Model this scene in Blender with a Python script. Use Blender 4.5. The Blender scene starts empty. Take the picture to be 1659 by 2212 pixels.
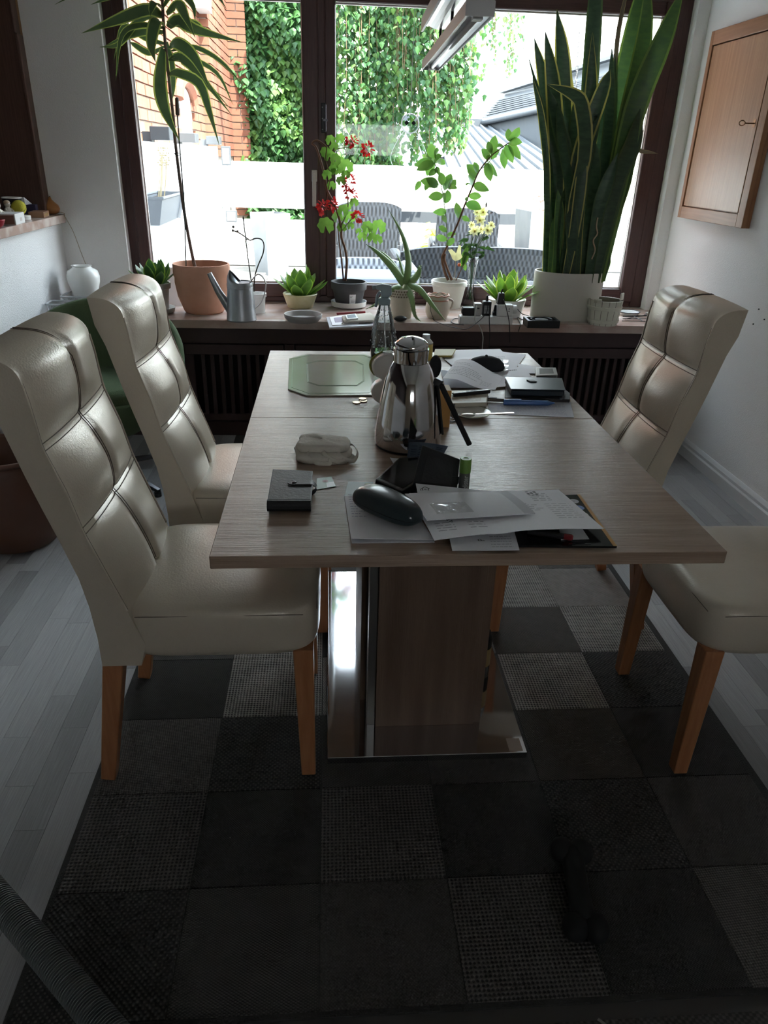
import bpy, random
from math import *
from mathutils import Vector, Matrix

random.seed(11)
scene = bpy.context.scene
COL = scene.collection

# ---------------------------------------------------------------- camera
EYE = Vector((0, 0, 1.39))
FPX, PITCH, YAW, ROLL = 1581.26, 0.45197, 0.08184, 0.03037
_f = Vector((sin(YAW) * cos(PITCH), cos(YAW) * cos(PITCH), -sin(PITCH)))
_r = Vector((cos(YAW), -sin(YAW), 0))
_u = _r.cross(_f)
RIGHT = _r * cos(ROLL) + _u * sin(ROLL)
UP = -_r * sin(ROLL) + _u * cos(ROLL)
FWD = _f
cam_d = bpy.data.cameras.new('camera')
cam_d.sensor_fit = 'VERTICAL'
cam_d.sensor_height = 24
cam_d.lens = FPX * 24 / 2212
cam_d.clip_start = 0.02
cam_d.clip_end = 200
cam = bpy.data.objects.new('camera', cam_d)
m = Matrix.Identity(4)
for i in range(3):
    m[i][0], m[i][1], m[i][2], m[i][3] = RIGHT[i], UP[i], -FWD[i], EYE[i]
cam.matrix_world = m
COL.objects.link(cam)
scene.camera = cam

# ---------------------------------------------------------------- sky, sun, exposure
world = bpy.data.worlds.new('sky')
scene.world = world
world.use_nodes = True
wn = world.node_tree
bg = wn.nodes['Background']
tc = wn.nodes.new('ShaderNodeTexCoord')
sep = wn.nodes.new('ShaderNodeSeparateXYZ')
ramp = wn.nodes.new('ShaderNodeValToRGB')
wn.links.new(tc.outputs['Generated'], sep.inputs[0])
wn.links.new(sep.outputs['Z'], ramp.inputs[0])
ramp.color_ramp.elements[0].position = 0.0
ramp.color_ramp.elements[0].color = (0.95, 0.985, 1.0, 1)
ramp.color_ramp.elements[1].position = 0.8
ramp.color_ramp.elements[1].color = (0.72, 0.85, 1.0, 1)
wn.links.new(ramp.outputs[0], bg.inputs[0])
bg.inputs[1].default_value = 3.2

sun_d = bpy.data.lights.new('sun', 'SUN')
sun_d.energy = 6.5
sun_d.angle = 0.01
sun_d.color = (1.0, 0.95, 0.86)
sun = bpy.data.objects.new('sun', sun_d)
sun.rotation_euler = Vector((-0.40, 0.48, -0.86)).to_track_quat('-Z', 'Y').to_euler()
COL.objects.link(sun)

scene.view_settings.view_transform = 'Standard'
scene.view_settings.look = 'None'
scene.view_settings.gamma = 1
scene.view_settings.use_curve_mapping = False
scene.view_settings.exposure = 2.3

# ---------------------------------------------------------------- finding places
def ray(x, y):
    return RIGHT * (x - 829.5) - UP * (y - 1106) + FWD * FPX
def aty(x, y, Y):
    d = ray(x, y); return EYE + d * (Y / d.y)
def atz(x, y, z):
    d = ray(x, y); return EYE + d * ((z - EYE.z) / d.z)
def atx(x, y, X):
    d = ray(x, y); return EYE + d * (X / d.x)
def ppm(p):
    return FPX / (Vector(p) - EYE).dot(FWD)

# ---------------------------------------------------------------- materials
MATS = {}
def nodes_of(name):
    m = bpy.data.materials.new(name)
    m.use_nodes = True
    nt = m.node_tree
    return m, nt, nt.nodes['Principled BSDF']
def lin(c):
    return tuple(((v / 255) / 12.92 if v <= 10 else (((v / 255) + .055) / 1.055) ** 2.4) for v in c) + (1,)
def M(name, c, rough=.5, metal=0, spec=.5, c2=None, ns=8, stretch=(1, 1, 1), contrast=(.35, .65), bump=0, bs=60,
      objvar=0, transl=0, coat=0, trans=0, ior=1.45, detail=4, bstretch=None):
    """principled material; colours are albedo in 0..1 linear; c2 mixes in by noise"""
    if name in MATS:
        return MATS[name]
    m, nt, p = nodes_of(name)
    N, L = nt.nodes, nt.links
    c = tuple(c) + (1,)
    p.inputs['Base Color'].default_value = c
    p.inputs['Roughness'].default_value = rough
    p.inputs['Metallic'].default_value = metal
    p.inputs['Specular IOR Level'].default_value = spec
    p.inputs['Coat Weight'].default_value = coat
    p.inputs['Coat Roughness'].default_value = .15
    p.inputs['Transmission Weight'].default_value = trans
    p.inputs['IOR'].default_value = ior
    out = None
    co = None
    if c2 is not None or bump:
        t = N.new('ShaderNodeTexCoord')
        mp = N.new('ShaderNodeMapping')
        mp.inputs['Scale'].default_value = stretch
        L.new(t.outputs['Object'], mp.inputs[0])
        co = t.outputs['Object']
        if objvar:
            oi = N.new('ShaderNodeObjectInfo')
            sc = N.new('ShaderNodeVectorMath'); sc.operation = 'SCALE'
            cb = N.new('ShaderNodeCombineXYZ')
            L.new(oi.outputs['Random'], cb.inputs[0]); L.new(oi.outputs['Random'], cb.inputs[1]); L.new(oi.outputs['Random'], cb.inputs[2])
            L.new(cb.outputs[0], sc.inputs[0]); sc.inputs['Scale'].default_value = 37
            L.new(sc.outputs[0], mp.inputs['Location'])
    if c2 is not None:
        n = N.new('ShaderNodeTexNoise'); n.inputs['Scale'].default_value = ns; n.inputs['Detail'].default_value = detail
        L.new(mp.outputs[0], n.inputs['Vector'])
        r = N.new('ShaderNodeValToRGB')
        r.color_ramp.elements[0].position, r.color_ramp.elements[1].position = contrast
        r.color_ramp.elements[0].color = c
        r.color_ramp.elements[1].color = tuple(c2) + (1,)
        L.new(n.outputs['Fac'], r.inputs[0])
        out = r.outputs[0]
    if objvar:
        oi = N.new('ShaderNodeObjectInfo')
        mr = N.new('ShaderNodeMapRange')
        mr.inputs['To Min'].default_value, mr.inputs['To Max'].default_value = 1 - objvar, 1 + objvar
        L.new(oi.outputs['Random'], mr.inputs[0])
        hs = N.new('ShaderNodeHueSaturation')
        L.new(mr.outputs[0], hs.inputs['Value'])
        hs.inputs['Color'].default_value = c
        if out: L.new(out, hs.inputs['Color'])
        out = hs.outputs[0]
    if out: L.new(out, p.inputs['Base Color'])
    if bump:
        n2 = N.new('ShaderNodeTexNoise'); n2.inputs['Scale'].default_value = bs; n2.inputs['Detail'].default_value = 3
        if bstretch:
            m2 = N.new('ShaderNodeMapping'); m2.inputs['Scale'].default_value = bstretch
            L.new(co, m2.inputs[0]); L.new(m2.outputs[0], n2.inputs['Vector'])
        else:
            L.new(co, n2.inputs['Vector'])
        b = N.new('ShaderNodeBump'); b.inputs['Strength'].default_value = bump; b.inputs['Distance'].default_value = .004
        L.new(n2.outputs['Fac'], b.inputs['Height']); L.new(b.outputs[0], p.inputs['Normal'])
    if transl:
        tr = N.new('ShaderNodeBsdfTranslucent')
        tr.inputs['Color'].default_value = (min(1, c[0] * 1.5), min(1, c[1] * 1.5), c[2] * .8, 1)
        if out:
            L.new(out, tr.inputs['Color'])
        mx = N.new('ShaderNodeMixShader'); mx.inputs[0].default_value = transl
        o = N['Material Output']
        L.new(p.outputs[0], mx.inputs[1]); L.new(tr.outputs[0], mx.inputs[2]); L.new(mx.outputs[0], o.inputs[0])
    MATS[name] = m
    return m

def glass_mat(name, tint=(1, 1, 1), refl=1.0, ior=1.5, haze=0):
    """thin clear sheet: straight-through transparency with a fresnel reflection"""
    if name in MATS: return MATS[name]
    m, nt, p = nodes_of(name)
    N, L = nt.nodes, nt.links
    tr = N.new('ShaderNodeBsdfTransparent'); tr.inputs[0].default_value = tuple(tint) + (1,)
    gl = N.new('ShaderNodeBsdfGlossy'); gl.inputs['Roughness'].default_value = .02 + haze
    fr = N.new('ShaderNodeFresnel'); fr.inputs['IOR'].default_value = ior
    mu = N.new('ShaderNodeMath'); mu.operation = 'MULTIPLY'; mu.inputs[1].default_value = refl
    mx = N.new('ShaderNodeMixShader')
    L.new(fr.outputs[0], mu.inputs[0]); L.new(mu.outputs[0], mx.inputs[0])
    L.new(tr.outputs[0], mx.inputs[1]); L.new(gl.outputs[0], mx.inputs[2])
    L.new(mx.outputs[0], N['Material Output'].inputs[0])
    MATS[name] = m
    return m

def weave_mat(name, c1, c2, k, ratio=1.0, ang=0, sharp=.35, rough=.85, bump=.6):
    """woven surface: a sine lattice lightens the crowns of the yarn and sinks the gaps"""
    if name in MATS: return MATS[name]
    m, nt, p = nodes_of(name)
    N, L = nt.nodes, nt.links
    t = N.new('ShaderNodeTexCoord')
    mp = N.new('ShaderNodeMapping'); mp.inputs['Rotation'].default_value = (0, 0, ang); mp.inputs['Scale'].default_value = (k, k * ratio, k)
    L.new(t.outputs['Object'], mp.inputs[0])
    sp = N.new('ShaderNodeSeparateXYZ'); L.new(mp.outputs[0], sp.inputs[0])
    def fn(op, a, b=None):
        q = N.new('ShaderNodeMath'); q.operation = op
        L.new(a, q.inputs[0])
        if b is not None:
            if isinstance(b, (int, float)): q.inputs[1].default_value = b
            else: L.new(b, q.inputs[1])
        return q.outputs[0]
    pr = fn('MULTIPLY', fn('SINE', sp.outputs[0]), fn('SINE', sp.outputs[1]))
    n = N.new('ShaderNodeTexNoise'); n.inputs['Scale'].default_value = 40; L.new(t.outputs['Object'], n.inputs['Vector'])
    h = fn('ADD', pr, fn('MULTIPLY', n.outputs['Fac'], .8))
    r = N.new('ShaderNodeValToRGB')
    r.color_ramp.elements[0].position, r.color_ramp.elements[1].position = sharp - .3, sharp + .45
    r.color_ramp.elements[0].color, r.color_ramp.elements[1].color = tuple(c1) + (1,), tuple(c2) + (1,)
    L.new(h, r.inputs[0]); L.new(r.outputs[0], p.inputs['Base Color'])
    p.inputs['Roughness'].default_value = rough
    b = N.new('ShaderNodeBump'); b.inputs['Strength'].default_value = bump; b.inputs['Distance'].default_value = .002
    L.new(h, b.inputs['Height']); L.new(b.outputs[0], p.inputs['Normal'])
    MATS[name] = m
    return m

# ---------------------------------------------------------------- mesh building
def V(*a): return Vector(a)
class B:
    def __init__(s): s.v, s.f, s.m, s.k = [], [], [], 0
    def add(s, vs, fs, k=None):
        o = len(s.v)
        s.v += [tuple(v) for v in vs]
        s.f += [tuple(i + o for i in f) for f in fs]
        s.m += [s.k if k is None else k] * len(fs)
        return s
    def box(s, x0, x1, y0, y1, z0, z1, k=None):
        return s.add([(x, y, z) for x in (x0, x1) for y in (y0, y1) for z in (z0, z1)],
                     [(0, 1, 3, 2), (4, 6, 7, 5), (0, 4, 5, 1), (2, 3, 7, 6), (0, 2, 6, 4), (1, 5, 7, 3)], k)
    def bar(s, p, q, w, h, up=(0, 0, 1), w2=None, h2=None, k=None):
        p, q = Vector(p), Vector(q); d = (q - p).normalized(); a = d.cross(Vector(up)).normalized(); b = a.cross(d)
        w2 = w if w2 is None else w2; h2 = h if h2 is None else h2
        vs = []
        for c, ww, hh in ((p, w, h), (q, w2, h2)):
            for i, j in ((-1, -1), (1, -1), (1, 1), (-1, 1)): vs.append(c + a * i * ww / 2 + b * j * hh / 2)
        return s.add(vs, [(3, 2, 1, 0), (4, 5, 6, 7), (0, 1, 5, 4), (1, 2, 6, 5), (2, 3, 7, 6), (3, 0, 4, 7)], k)
    def tube(s, pts, r, n=8, k=None, closed=False, flat=1.0):
        pts = [Vector(p) for p in pts]; N = len(pts)
        rs = r if isinstance(r, (list, tuple)) else [r] * N
        vs = []; a = None
        for i, p in enumerate(pts):
            if closed: d = pts[(i + 1) % N] - pts[i - 1]
            else: d = pts[min(i + 1, N - 1)] - pts[max(i - 1, 0)]
            d.normalize()
            if a is None: a = d.orthogonal().normalized()
            a = (a - d * a.dot(d)); a = a.normalized() if a.length > 1e-6 else d.orthogonal().normalized()
            b = d.cross(a)
            for j in range(n):
                t = 2 * pi * j / n
                vs.append(p + (a * cos(t) + b * sin(t) * flat) * rs[i])
        fs = []
        for i in range(N if closed else N - 1):
            for j in range(n):
                i2 = (i + 1) % N; j2 = (j + 1) % n
                fs.append((i * n + j, i * n + j2, i2 * n + j2, i2 * n + j))
        if not closed: fs += [tuple(range(n - 1, -1, -1)), tuple((N - 1) * n + j for j in range(n))]
        return s.add(vs, fs, k)
    def lathe(s, prof, n=32, c=(0, 0, 0), sx=1, sy=1, k=None, capb=True, capt=False):
        vs, fs = [], []
        for r, z in prof:
            for j in range(n):
                t = 2 * pi * j / n; vs.append((c[0] + r * cos(t) * sx, c[1] + r * sin(t) * sy, c[2] + z))
        for i in range(len(prof) - 1):
            for j in range(n):
                j2 = (j + 1) % n
                fs.append((i * n + j, i * n + j2, (i + 1) * n + j2, (i + 1) * n + j))
        if capb: fs.append(tuple(range(n - 1, -1, -1)))
        if capt: fs.append(tuple((len(prof) - 1) * n + j for j in range(n)))
        return s.add(vs, fs, k)
    def prism(s, poly, d0, d1=None, k=None):
        """poly of 3-D points swept by vector d0 (to d1)"""
        n = len(poly); a = [Vector(p) for p in poly]; b = [p + Vector(d0) for p in a]
        fs = [tuple(range(n - 1, -1, -1)), tuple(range(n, 2 * n))] + [(i, (i + 1) % n, n + (i + 1) % n, n + i) for i in range(n)]
        return s.add(a + b, fs, k)
    def grid(s, fn, nu, nv, k=None, thick=None):
        vs = [fn(i / nu, j / nv) for j in range(nv + 1) for i in range(nu + 1)]
        fs = [(j * (nu + 1) + i, j * (nu + 1) + i + 1, (j + 1) * (nu + 1) + i + 1, (j + 1) * (nu + 1) + i) for j in range(nv) for i in range(nu)]
        if thick is None: return s.add(vs, fs, k)
        t = Vector(thick); n = len(vs)
        w = nu + 1
        rim = [i for i in range(nu)] + [j * w + nu for j in range(nv)] + [nv * w + i for i in range(nu, 0, -1)] + [j * w for j in range(nv, 0, -1)]
        vs2 = [Vector(v) + t for v in vs]
        fs2 = [tuple(n + i for i in reversed(f)) for f in fs]
        for i in range(len(rim)):
            a, b = rim[i], rim[(i + 1) % len(rim)]
            fs2.append((b, a, n + a, n + b))
        return s.add(list(vs) + vs2, fs + fs2, k)
    def ball(s, c, r, nu=16, nv=10, sc=(1, 1, 1), k=None):
        prof = [(max(1e-4, r * sin(pi * i / nv)), -r * cos(pi * i / nv)) for i in range(nv + 1)]
        o = len(s.v)
        s.lathe(prof, nu, (0, 0, 0), k=k, capb=False)
        for i in range(o, len(s.v)):
            v = s.v[i]; s.v[i] = (c[0] + v[0] * sc[0], c[1] + v[1] * sc[1], c[2] + v[2] * sc[2])
        return s
    def shift(s, d, start=0):
        for i in range(start, len(s.v)):
            v = s.v[i]; s.v[i] = (v[0] + d[0], v[1] + d[1], v[2] + d[2])
        return s
    def xf(s, mat, start=0):
        for i in range(start, len(s.v)): s.v[i] = tuple(mat @ Vector(s.v[i]))
        return s

def mesh_of(name, b, mats, smooth=False):
    me = bpy.data.meshes.new(name)
    me.from_pydata(b.v, [], b.f)
    mats = mats if isinstance(mats, (list, tuple)) else [mats]
    for q in mats: me.materials.append(q)
    if len(mats) > 1: me.polygons.foreach_set('material_index', b.m)
    if smooth: me.polygons.foreach_set('use_smooth', [True] * len(me.polygons))
    me.update()
    return me
def obj(name, b, mats, parent=None, smooth=False, bevel=0, seg=2, sub=0, auto=0, loc=None, rotz=0, label=None):
    o = bpy.data.objects.new(name, mesh_of(name, b, mats, smooth or auto or sub))
    COL.objects.link(o)
    if parent is not None: o.parent = parent
    if loc is not None: o.location = loc
    if rotz: o.rotation_euler = (0, 0, rotz)
    if bevel:
        mo = o.modifiers.new('bevel', 'BEVEL'); mo.width = bevel; mo.segments = seg; mo.limit_method = 'ANGLE'; mo.angle_limit = radians(40)
    if sub:
        mo = o.modifiers.new('sub', 'SUBSURF'); mo.levels = sub; mo.render_levels = sub
    if auto:
        sharp_edges(o.data, auto)
    if label: o['label'] = label
    return o
def sharp_edges(me, deg):
    import bmesh
    bm = bmesh.new(); bm.from_mesh(me)
    bmesh.ops.recalc_face_normals(bm, faces=bm.faces)
    lim = radians(deg)
    for e in bm.edges:
        if len(e.link_faces) == 2 and e.calc_face_angle(0) > lim: e.smooth = False
    bm.to_mesh(me); bm.free()
def tag(o, label, cat, group=None):
    o['label'] = label; o['category'] = cat
    if group: o['group'] = group
    return o
def thing(name, label, cat, loc=(0, 0, 0), rotz=0, group=None):
    o = bpy.data.objects.new(name, None); COL.objects.link(o)
    o.location = loc; o.rotation_euler = (0, 0, rotz); o.empty_display_size = .05
    return tag(o, label, cat, group)
def struct(o): o['kind'] = 'structure'; return o
def setting(name):
    o = bpy.data.objects.new(name, None); COL.objects.link(o); o['kind'] = 'structure'; return o
def stuff(o): o['kind'] = 'stuff'; return o
def copy_tree(o, parent=None):
    c = o.copy(); COL.objects.link(c)
    if parent is not None: c.parent = parent
    for ch in list(o.children): copy_tree(ch, c)
    return c
def share(name, src, parent, loc=None, rot=None, scale=None):
    o = bpy.data.objects.new(name, src.data); COL.objects.link(o); o.parent = parent
    if loc is not None: o.location = loc
    if rot is not None: o.rotation_euler = rot
    if scale is not None: o.scale = scale
    return o
def spline(pts, n):
    """Catmull-Rom through the points"""
    P = [Vector(p) for p in pts]; P = [P[0] * 2 - P[1]] + P + [P[-1] * 2 - P[-2]]
    out = []
    segs = len(P) - 3
    for i in range(n + 1):
        t = i / n * segs; k = min(int(t), segs - 1); t -= k
        a, b, c, d = P[k:k + 4]
        out.append(0.5 * ((2 * b) + (c - a) * t + (2 * a - 5 * b + 4 * c - d) * t * t + (3 * b - a - 3 * c + d) * t ** 3))
    return out
def lance(t): return max(.02, (sin(pi * min(1, t * .9 + .1)) ** .8) * (1 - t ** 4 * .6))
def sword(t): return max(.03, min(1, .62 + t * .75) * (1 - max(0, (t - .55) / .45) ** 2.2))
def ovate(t): return max(.03, sin(pi * t ** .85) ** .75)
def leaf(b, pts, w, nrm=(0, -1, 0), shape=lance, n=8, fold=.25, edge=.18, curl=0.0):
    """leaf blade along pts: five points across, outer strips take material 1"""
    P = spline(pts, n); nrm = Vector(nrm)
    vs, fs, ks = [], [], []
    for i, p in enumerate(P):
        d = (P[min(i + 1, n)] - P[max(i - 1, 0)]).normalized()
        a = d.cross(nrm); a = a.normalized() if a.length > 1e-4 else d.orthogonal().normalized()
        q = a.cross(d).normalized()
        t = i / n; hw = w * .5 * shape(t)
        for s in (-1, -(1 - edge * 2), 0, 1 - edge * 2, 1):
            vs.append(p + a * hw * s + q * (abs(s) * hw * fold + curl * hw * s))
    for i in range(n):
        for j in range(4):
            fs.append((i * 5 + j, i * 5 + j + 1, i * 5 + 6 + j, i * 5 + 5 + j)); ks.append(1 if j in (0, 3) else 0)
    o = len(b.v); b.v += [tuple(v) for v in vs]; b.f += [tuple(k + o for k in f) for f in fs]; b.m += ks
    return b
def text_mesh(body, size):
    cu = bpy.data.curves.new('t', 'FONT'); cu.body = body; cu.size = size; cu.extrude = 0
    cu.align_x = 'CENTER'; cu.align_y = 'CENTER'
    o = bpy.data.objects.new('t', cu); COL.objects.link(o)
    dg = bpy.context.evaluated_depsgraph_get()
    me = bpy.data.meshes.new_from_object(o.evaluated_get(dg))
    b = B(); b.add([v.co[:] for v in me.vertices], [tuple(p.vertices) for p in me.polygons])
    bpy.data.objects.remove(o); bpy.data.curves.remove(cu); bpy.data.meshes.remove(me)
    return b
# ---------------------------------------------------------------- palette
WALL = M('wall_plaster', (.87, .86, .85), .9, bump=.35, bs=220)
WALLB = M('wall_rough_plaster', (.80, .80, .81), .95, bump=.9, bs=150)
CEIL = M('ceiling_paint', (.88, .87, .85), .9)
DIM = M('far_wall_paint', (.52, .42, .33), .95)
FRAME = M('dark_stained_wood', (.062, .026, .025), .38, c2=(.085, .040, .036), ns=6, stretch=(30, 30, 1.5))
FRAMEH = M('dark_stained_rail', (.062, .026, .025), .38, c2=(.085, .040, .036), ns=6, stretch=(1.5, 30, 30))
COVER = M('dark_brown_lacquer', (.050, .028, .028), .45, c2=(.060, .034, .034), ns=10)
BLACK = M('black_plastic', (.012, .012, .013), .4)
MATTE = M('matte_black', (.008, .008, .008), .8)
MARBLE = M('rose_marble', (.46, .32, .27), .2, c2=(.66, .56, .51), ns=5, detail=10, stretch=(1, 2.2, 2), contrast=(.42, .66))
WHITE = M('white_plastic', (.78, .78, .76), .35)
CERAM = M('white_ceramic', (.84, .84, .82), .18)
PAPER = M('white_paper', (.84, .84, .88), .7)
STEEL = M('polished_steel', (.62, .62, .64), .07, metal=1)
BRUSH = M('brushed_steel', (.50, .49, .48), .32, metal=1)
SKIRT = M('white_lacquer', (.66, .66, .66), .35)
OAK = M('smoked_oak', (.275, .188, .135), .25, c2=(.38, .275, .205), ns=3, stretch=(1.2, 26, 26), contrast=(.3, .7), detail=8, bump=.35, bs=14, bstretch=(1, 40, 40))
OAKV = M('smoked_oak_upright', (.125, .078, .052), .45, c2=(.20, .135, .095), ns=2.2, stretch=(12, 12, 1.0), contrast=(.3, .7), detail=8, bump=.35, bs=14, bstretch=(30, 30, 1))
BEECH = M('stained_beech', (.34, .135, .055), .4, c2=(.42, .19, .085), ns=4, stretch=(20, 20, 2))
LEATHER = M('champagne_leather', (.60, .525, .425), .30, c2=(.55, .475, .38), ns=5, metal=.1, bump=.16, bs=230)
SEAM = M('dark_thread', (.16, .125, .10), .7)
TERRA = M('terracotta', (.62, .31, .20), .85, c2=(.68, .36, .25), ns=9)
ZINC = M('zinc', (.30, .31, .33), .38, metal=.85, c2=(.38, .39, .41), ns=6)
SOIL = M('dark_soil', (.035, .025, .018), .95, bump=1, bs=80)
PANE = glass_mat('window_glass', (.96, .985, .98), .28)

# ---------------------------------------------------------------- room
LX, RX, WY, ZC, BY = -1.40, 1.89, 4.22, 2.55, -3.2
b = B().box(-2.6, RX + .2, BY, 4.5, -.2, -.004)
FLOOR = struct(obj('floor', b, M('floor_joint', (.10, .095, .09), .8)))
LAM = M('grey_laminate', (.25, .243, .24), .42, c2=(.35, .343, .34), ns=3, stretch=(14, 1.6, 1), contrast=(.3, .7), objvar=.26, detail=6)
pl = None
rng = random.Random(5)
def plank_strip(x0, x1, y0, y1):
    global pl
    w = .0685; x = x0
    while x < x1 - .01:
        y = y0 - rng.random() * .4
        while y < y1:
            L = rng.choice((.33, .41, .52, .61)); ya, yb = max(y, y0), min(y + L, y1)
            if yb - ya > .04:
                if pl is None:
                    q = obj('plank', B().box(0, 1, 0, 1, -.006, 0), LAM, FLOOR); pl = q
                else: q = share('plank', pl, FLOOR)
                q.location = (x, ya, 0); q.scale = (min(w, x1 - x) - .0007, yb - ya - .0008, 1)
            y += L
        x += w
plank_strip(LX, -.50, .55, 3.86)
plank_strip(1.00, RX, .55, 3.86)
FLOOR2 = None
b = B().box(-2.6, RX + .2, BY, 4.5, ZC, ZC + .2)
struct(obj('ceiling', b, CEIL))
b = B().box(LX - .25, LX, BY, WY + .3, 0, 1.03)
wl = struct(obj('wall_left', b, WALLB))
OPY = 4.218                                            # near side of the pass-through ends here
obj('lintel', B().box(LX - .25, LX - .05, BY, WY + .3, 2.12, ZC), WALL, wl)
struct(obj('wall_right', B().box(RX, RX + .2, BY, 4.5, 0, ZC), WALL))
b = B()
b.box(-2.6, .1, BY - .2, BY, 0, ZC).box(1.2, RX + .2, BY - .2, BY, 0, ZC).box(.1, 1.2, BY - .2, BY, 0, 1.4).box(.1, 1.2, BY - .2, BY, 1.8, ZC)
wb = struct(obj('wall_back', b, DIM))                     # unseen opening added behind the camera to bring in fill light
obj('sun_block_slab', B().box(-2.6, RX + .2, BY - 1.9, BY - .2, ZC - .1, ZC + .1), CEIL, wb)  # unseen slab added to keep direct sun out of that opening
struct(obj('ground', B().box(-30, 30, -30, 40, -.5, -.25), M('garden_ground', (.16, .17, .13), .95)))
b = B()
b.box(LX - .25, -1.075, WY, 4.55, 0, ZC).box(1.828, RX + .2, WY, 4.55, 0, ZC)
b.box(-1.075, 1.828, WY, 4.55, 2.165, ZC).box(-1.075, 1.828, 4.36, 4.55, 0, .59)
wf = struct(obj('wall_front', b, WALL))
# white reveal beads beside the frame
# baseboard, stepped profile
prof = [(0, 0), (-.021, 0), (-.021, .052), (-.015, .060), (-.015, .074), (-.008, .084), (-.003, .090), (0, .090)]
b = B().prism([(RX + x, BY, z) for x, z in prof], (0, 3.86 - BY, 0))
struct(obj('baseboard_right', b, SKIRT))
# pass-through: dark wooden surround, dark panel standing for the unlit room behind it
DARKW = M('brown_veneer', (.085, .042, .030), .42, c2=(.125, .065, .046), ns=5, stretch=(30, 30, 1.2))
DARKB = M('dark_room_tone', (.028, .017, .017), .6, c2=(.034, .020, .019), ns=9, stretch=(20, 20, 1))
t1 = setting('trim_1')
obj('jamb', B().box(LX - .30, LX - .055, OPY - .07, OPY, 1.0745, 2.12), DARKW, t1)
obj('architrave', B().box(LX - .056, LX - .036, OPY - .075, OPY - .008, 1.0745, 1.86), DARKW, t1, bevel=.006)
obj('architrave', B().box(LX - .056, LX - .046, OPY - .075, OPY - .008, 1.86, 2.16), DARKW, t1, bevel=.003)
obj('edge_bead', B().box(LX - .056, LX - .040, OPY - .007, OPY, 1.0745, 2.16), M('light_edge', (.36, .22, .12), .5), t1)
obj('header', B().box(LX - .30, LX - .036, BY, OPY - .08, 2.08, 2.119), DARKW, t1)
obj('dark_room_panel', B().box(LX - .36, LX - .31, BY, OPY, 1.076, 2.119), DARKB, t1)
# window sill, one marble slab; ledge of the pass-through
b = B().box(LX, RX, 3.765, 4.345, .588, .630)
struct(obj('trim_2', b, MARBLE, bevel=.003))
b = B().box(LX - .36, LX + .032, BY, 4.212, 1.034, 1.074)
struct(obj('trim_3', b, MARBLE, bevel=.003))

# ---------------------------------------------------------------- window
W1 = setting('window_1')
def frame_piece(name, x0, x1, y0, y1, z0, z1, mat, bev=.006): return obj(name, B().box(x0, x1, y0, y1, z0, z1), mat, W1, bevel=bev)
frame_piece('frame', -1.078, -1.018, 4.285, 4.36, .632, 2.165, FRAME)
frame_piece('frame', 1.758, 1.83, 4.285, 4.36, .632, 2.165, FRAME)
frame_piece('frame', -1.018, 1.758, 4.285, 4.36, 2.115, 2.165, FRAMEH)
frame_piece('frame', -1.018, 1.758, 4.285, 4.36, .632, .672, FRAMEH)
frame_piece('mullion', -.055, -.012, 4.275, 4.36, .672, 2.115, FRAME)
# left opening sash
frame_piece('sash', -1.026, -.965, 4.262, 4.33, .660, 2.125, FRAME, .008)
frame_piece('sash', -.128, -.046, 4.262, 4.33, .660, 2.125, FRAME, .008)
frame_piece('sash', -.965, -.128, 4.266, 4.33, .660, .735, FRAMEH, .008)
frame_piece('sash', -.965, -.128, 4.266, 4.33, 2.058, 2.125, FRAMEH, .008)
# right fixed light
frame_piece('sash', -.016, .040, 4.278, 4.34, .660, 2.125, FRAME, .008)
frame_piece('sash', 1.690, 1.765, 4.278, 4.34, .660, 2.125, FRAME, .008)
frame_piece('sash', .040, 1.690, 4.280, 4.34, .660, .735, FRAMEH, .008)
frame_piece('sash', .040, 1.690, 4.280, 4.34, 2.062, 2.125, FRAMEH, .008)
obj('pane', B().box(-.972, -.120, 4.316, 4.320, .728, 2.066), PANE, W1)
obj('pane', B().box(.032, 1.698, 4.322, 4.326, .728, 2.068), PANE, W1)
ALU = M('glazing_strip', (.55, .53, .50), .35, metal=.6)
for x0, x1 in ((-.968, -.124), (.036, 1.694)):
    obj('glazing_bead', B().box(x0, x1, 4.304, 4.315, .733, .742), ALU, W1)
    obj('glazing_bead', B().box(x0, x1, 4.304, 4.315, 2.052, 2.060), ALU, W1)
    obj('glazing_bead', B().box(x0, x0 + .007, 4.304, 4.315, .742, 2.052), ALU, W1)
    obj('glazing_bead', B().box(x1 - .007, x1, 4.304, 4.315, .742, 2.052), ALU, W1)
p = aty(679, 372, 4.262)
HBR = M('bronze_metal', (.34, .30, .26), .35, metal=.8)
h = obj('handle', B().box(p.x - .014, p.x + .014, 4.250, 4.262, p.z - .045, p.z + .012).bar((p.x, 4.252, p.z - .008), (p.x, 4.222, p.z - .008), .018, .018), HBR, W1, bevel=.003)
obj('lever', B().bar((p.x, 4.222, p.z + .004), (p.x - .002, 4.216, p.z - .165), .020, .012, up=(0, 1, 0)), HBR, h, bevel=.004)
p = aty(699, 256, 4.262)
lk = obj('lock_plate', B().box(p.x - .012, p.x + .012, 4.252, 4.263, p.z - .065, p.z + .07), BLACK, W1, bevel=.003)
obj('bolt', B().tube([(p.x + .008, 4.248, p.z - .058), (p.x + .008, 4.248, p.z + .062)], .006, 8).box(p.x - .002, p.x + .022, 4.240, 4.256, p.z - .012, p.z - .002), M('dark_steel', (.12, .12, .13), .35, metal=.9), lk)
for dz in (.05, .0, -.05): obj('screw', B().ball((p.x - .006, 4.252, p.z + dz), .003, 8, 5), BRUSH, lk)

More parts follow.
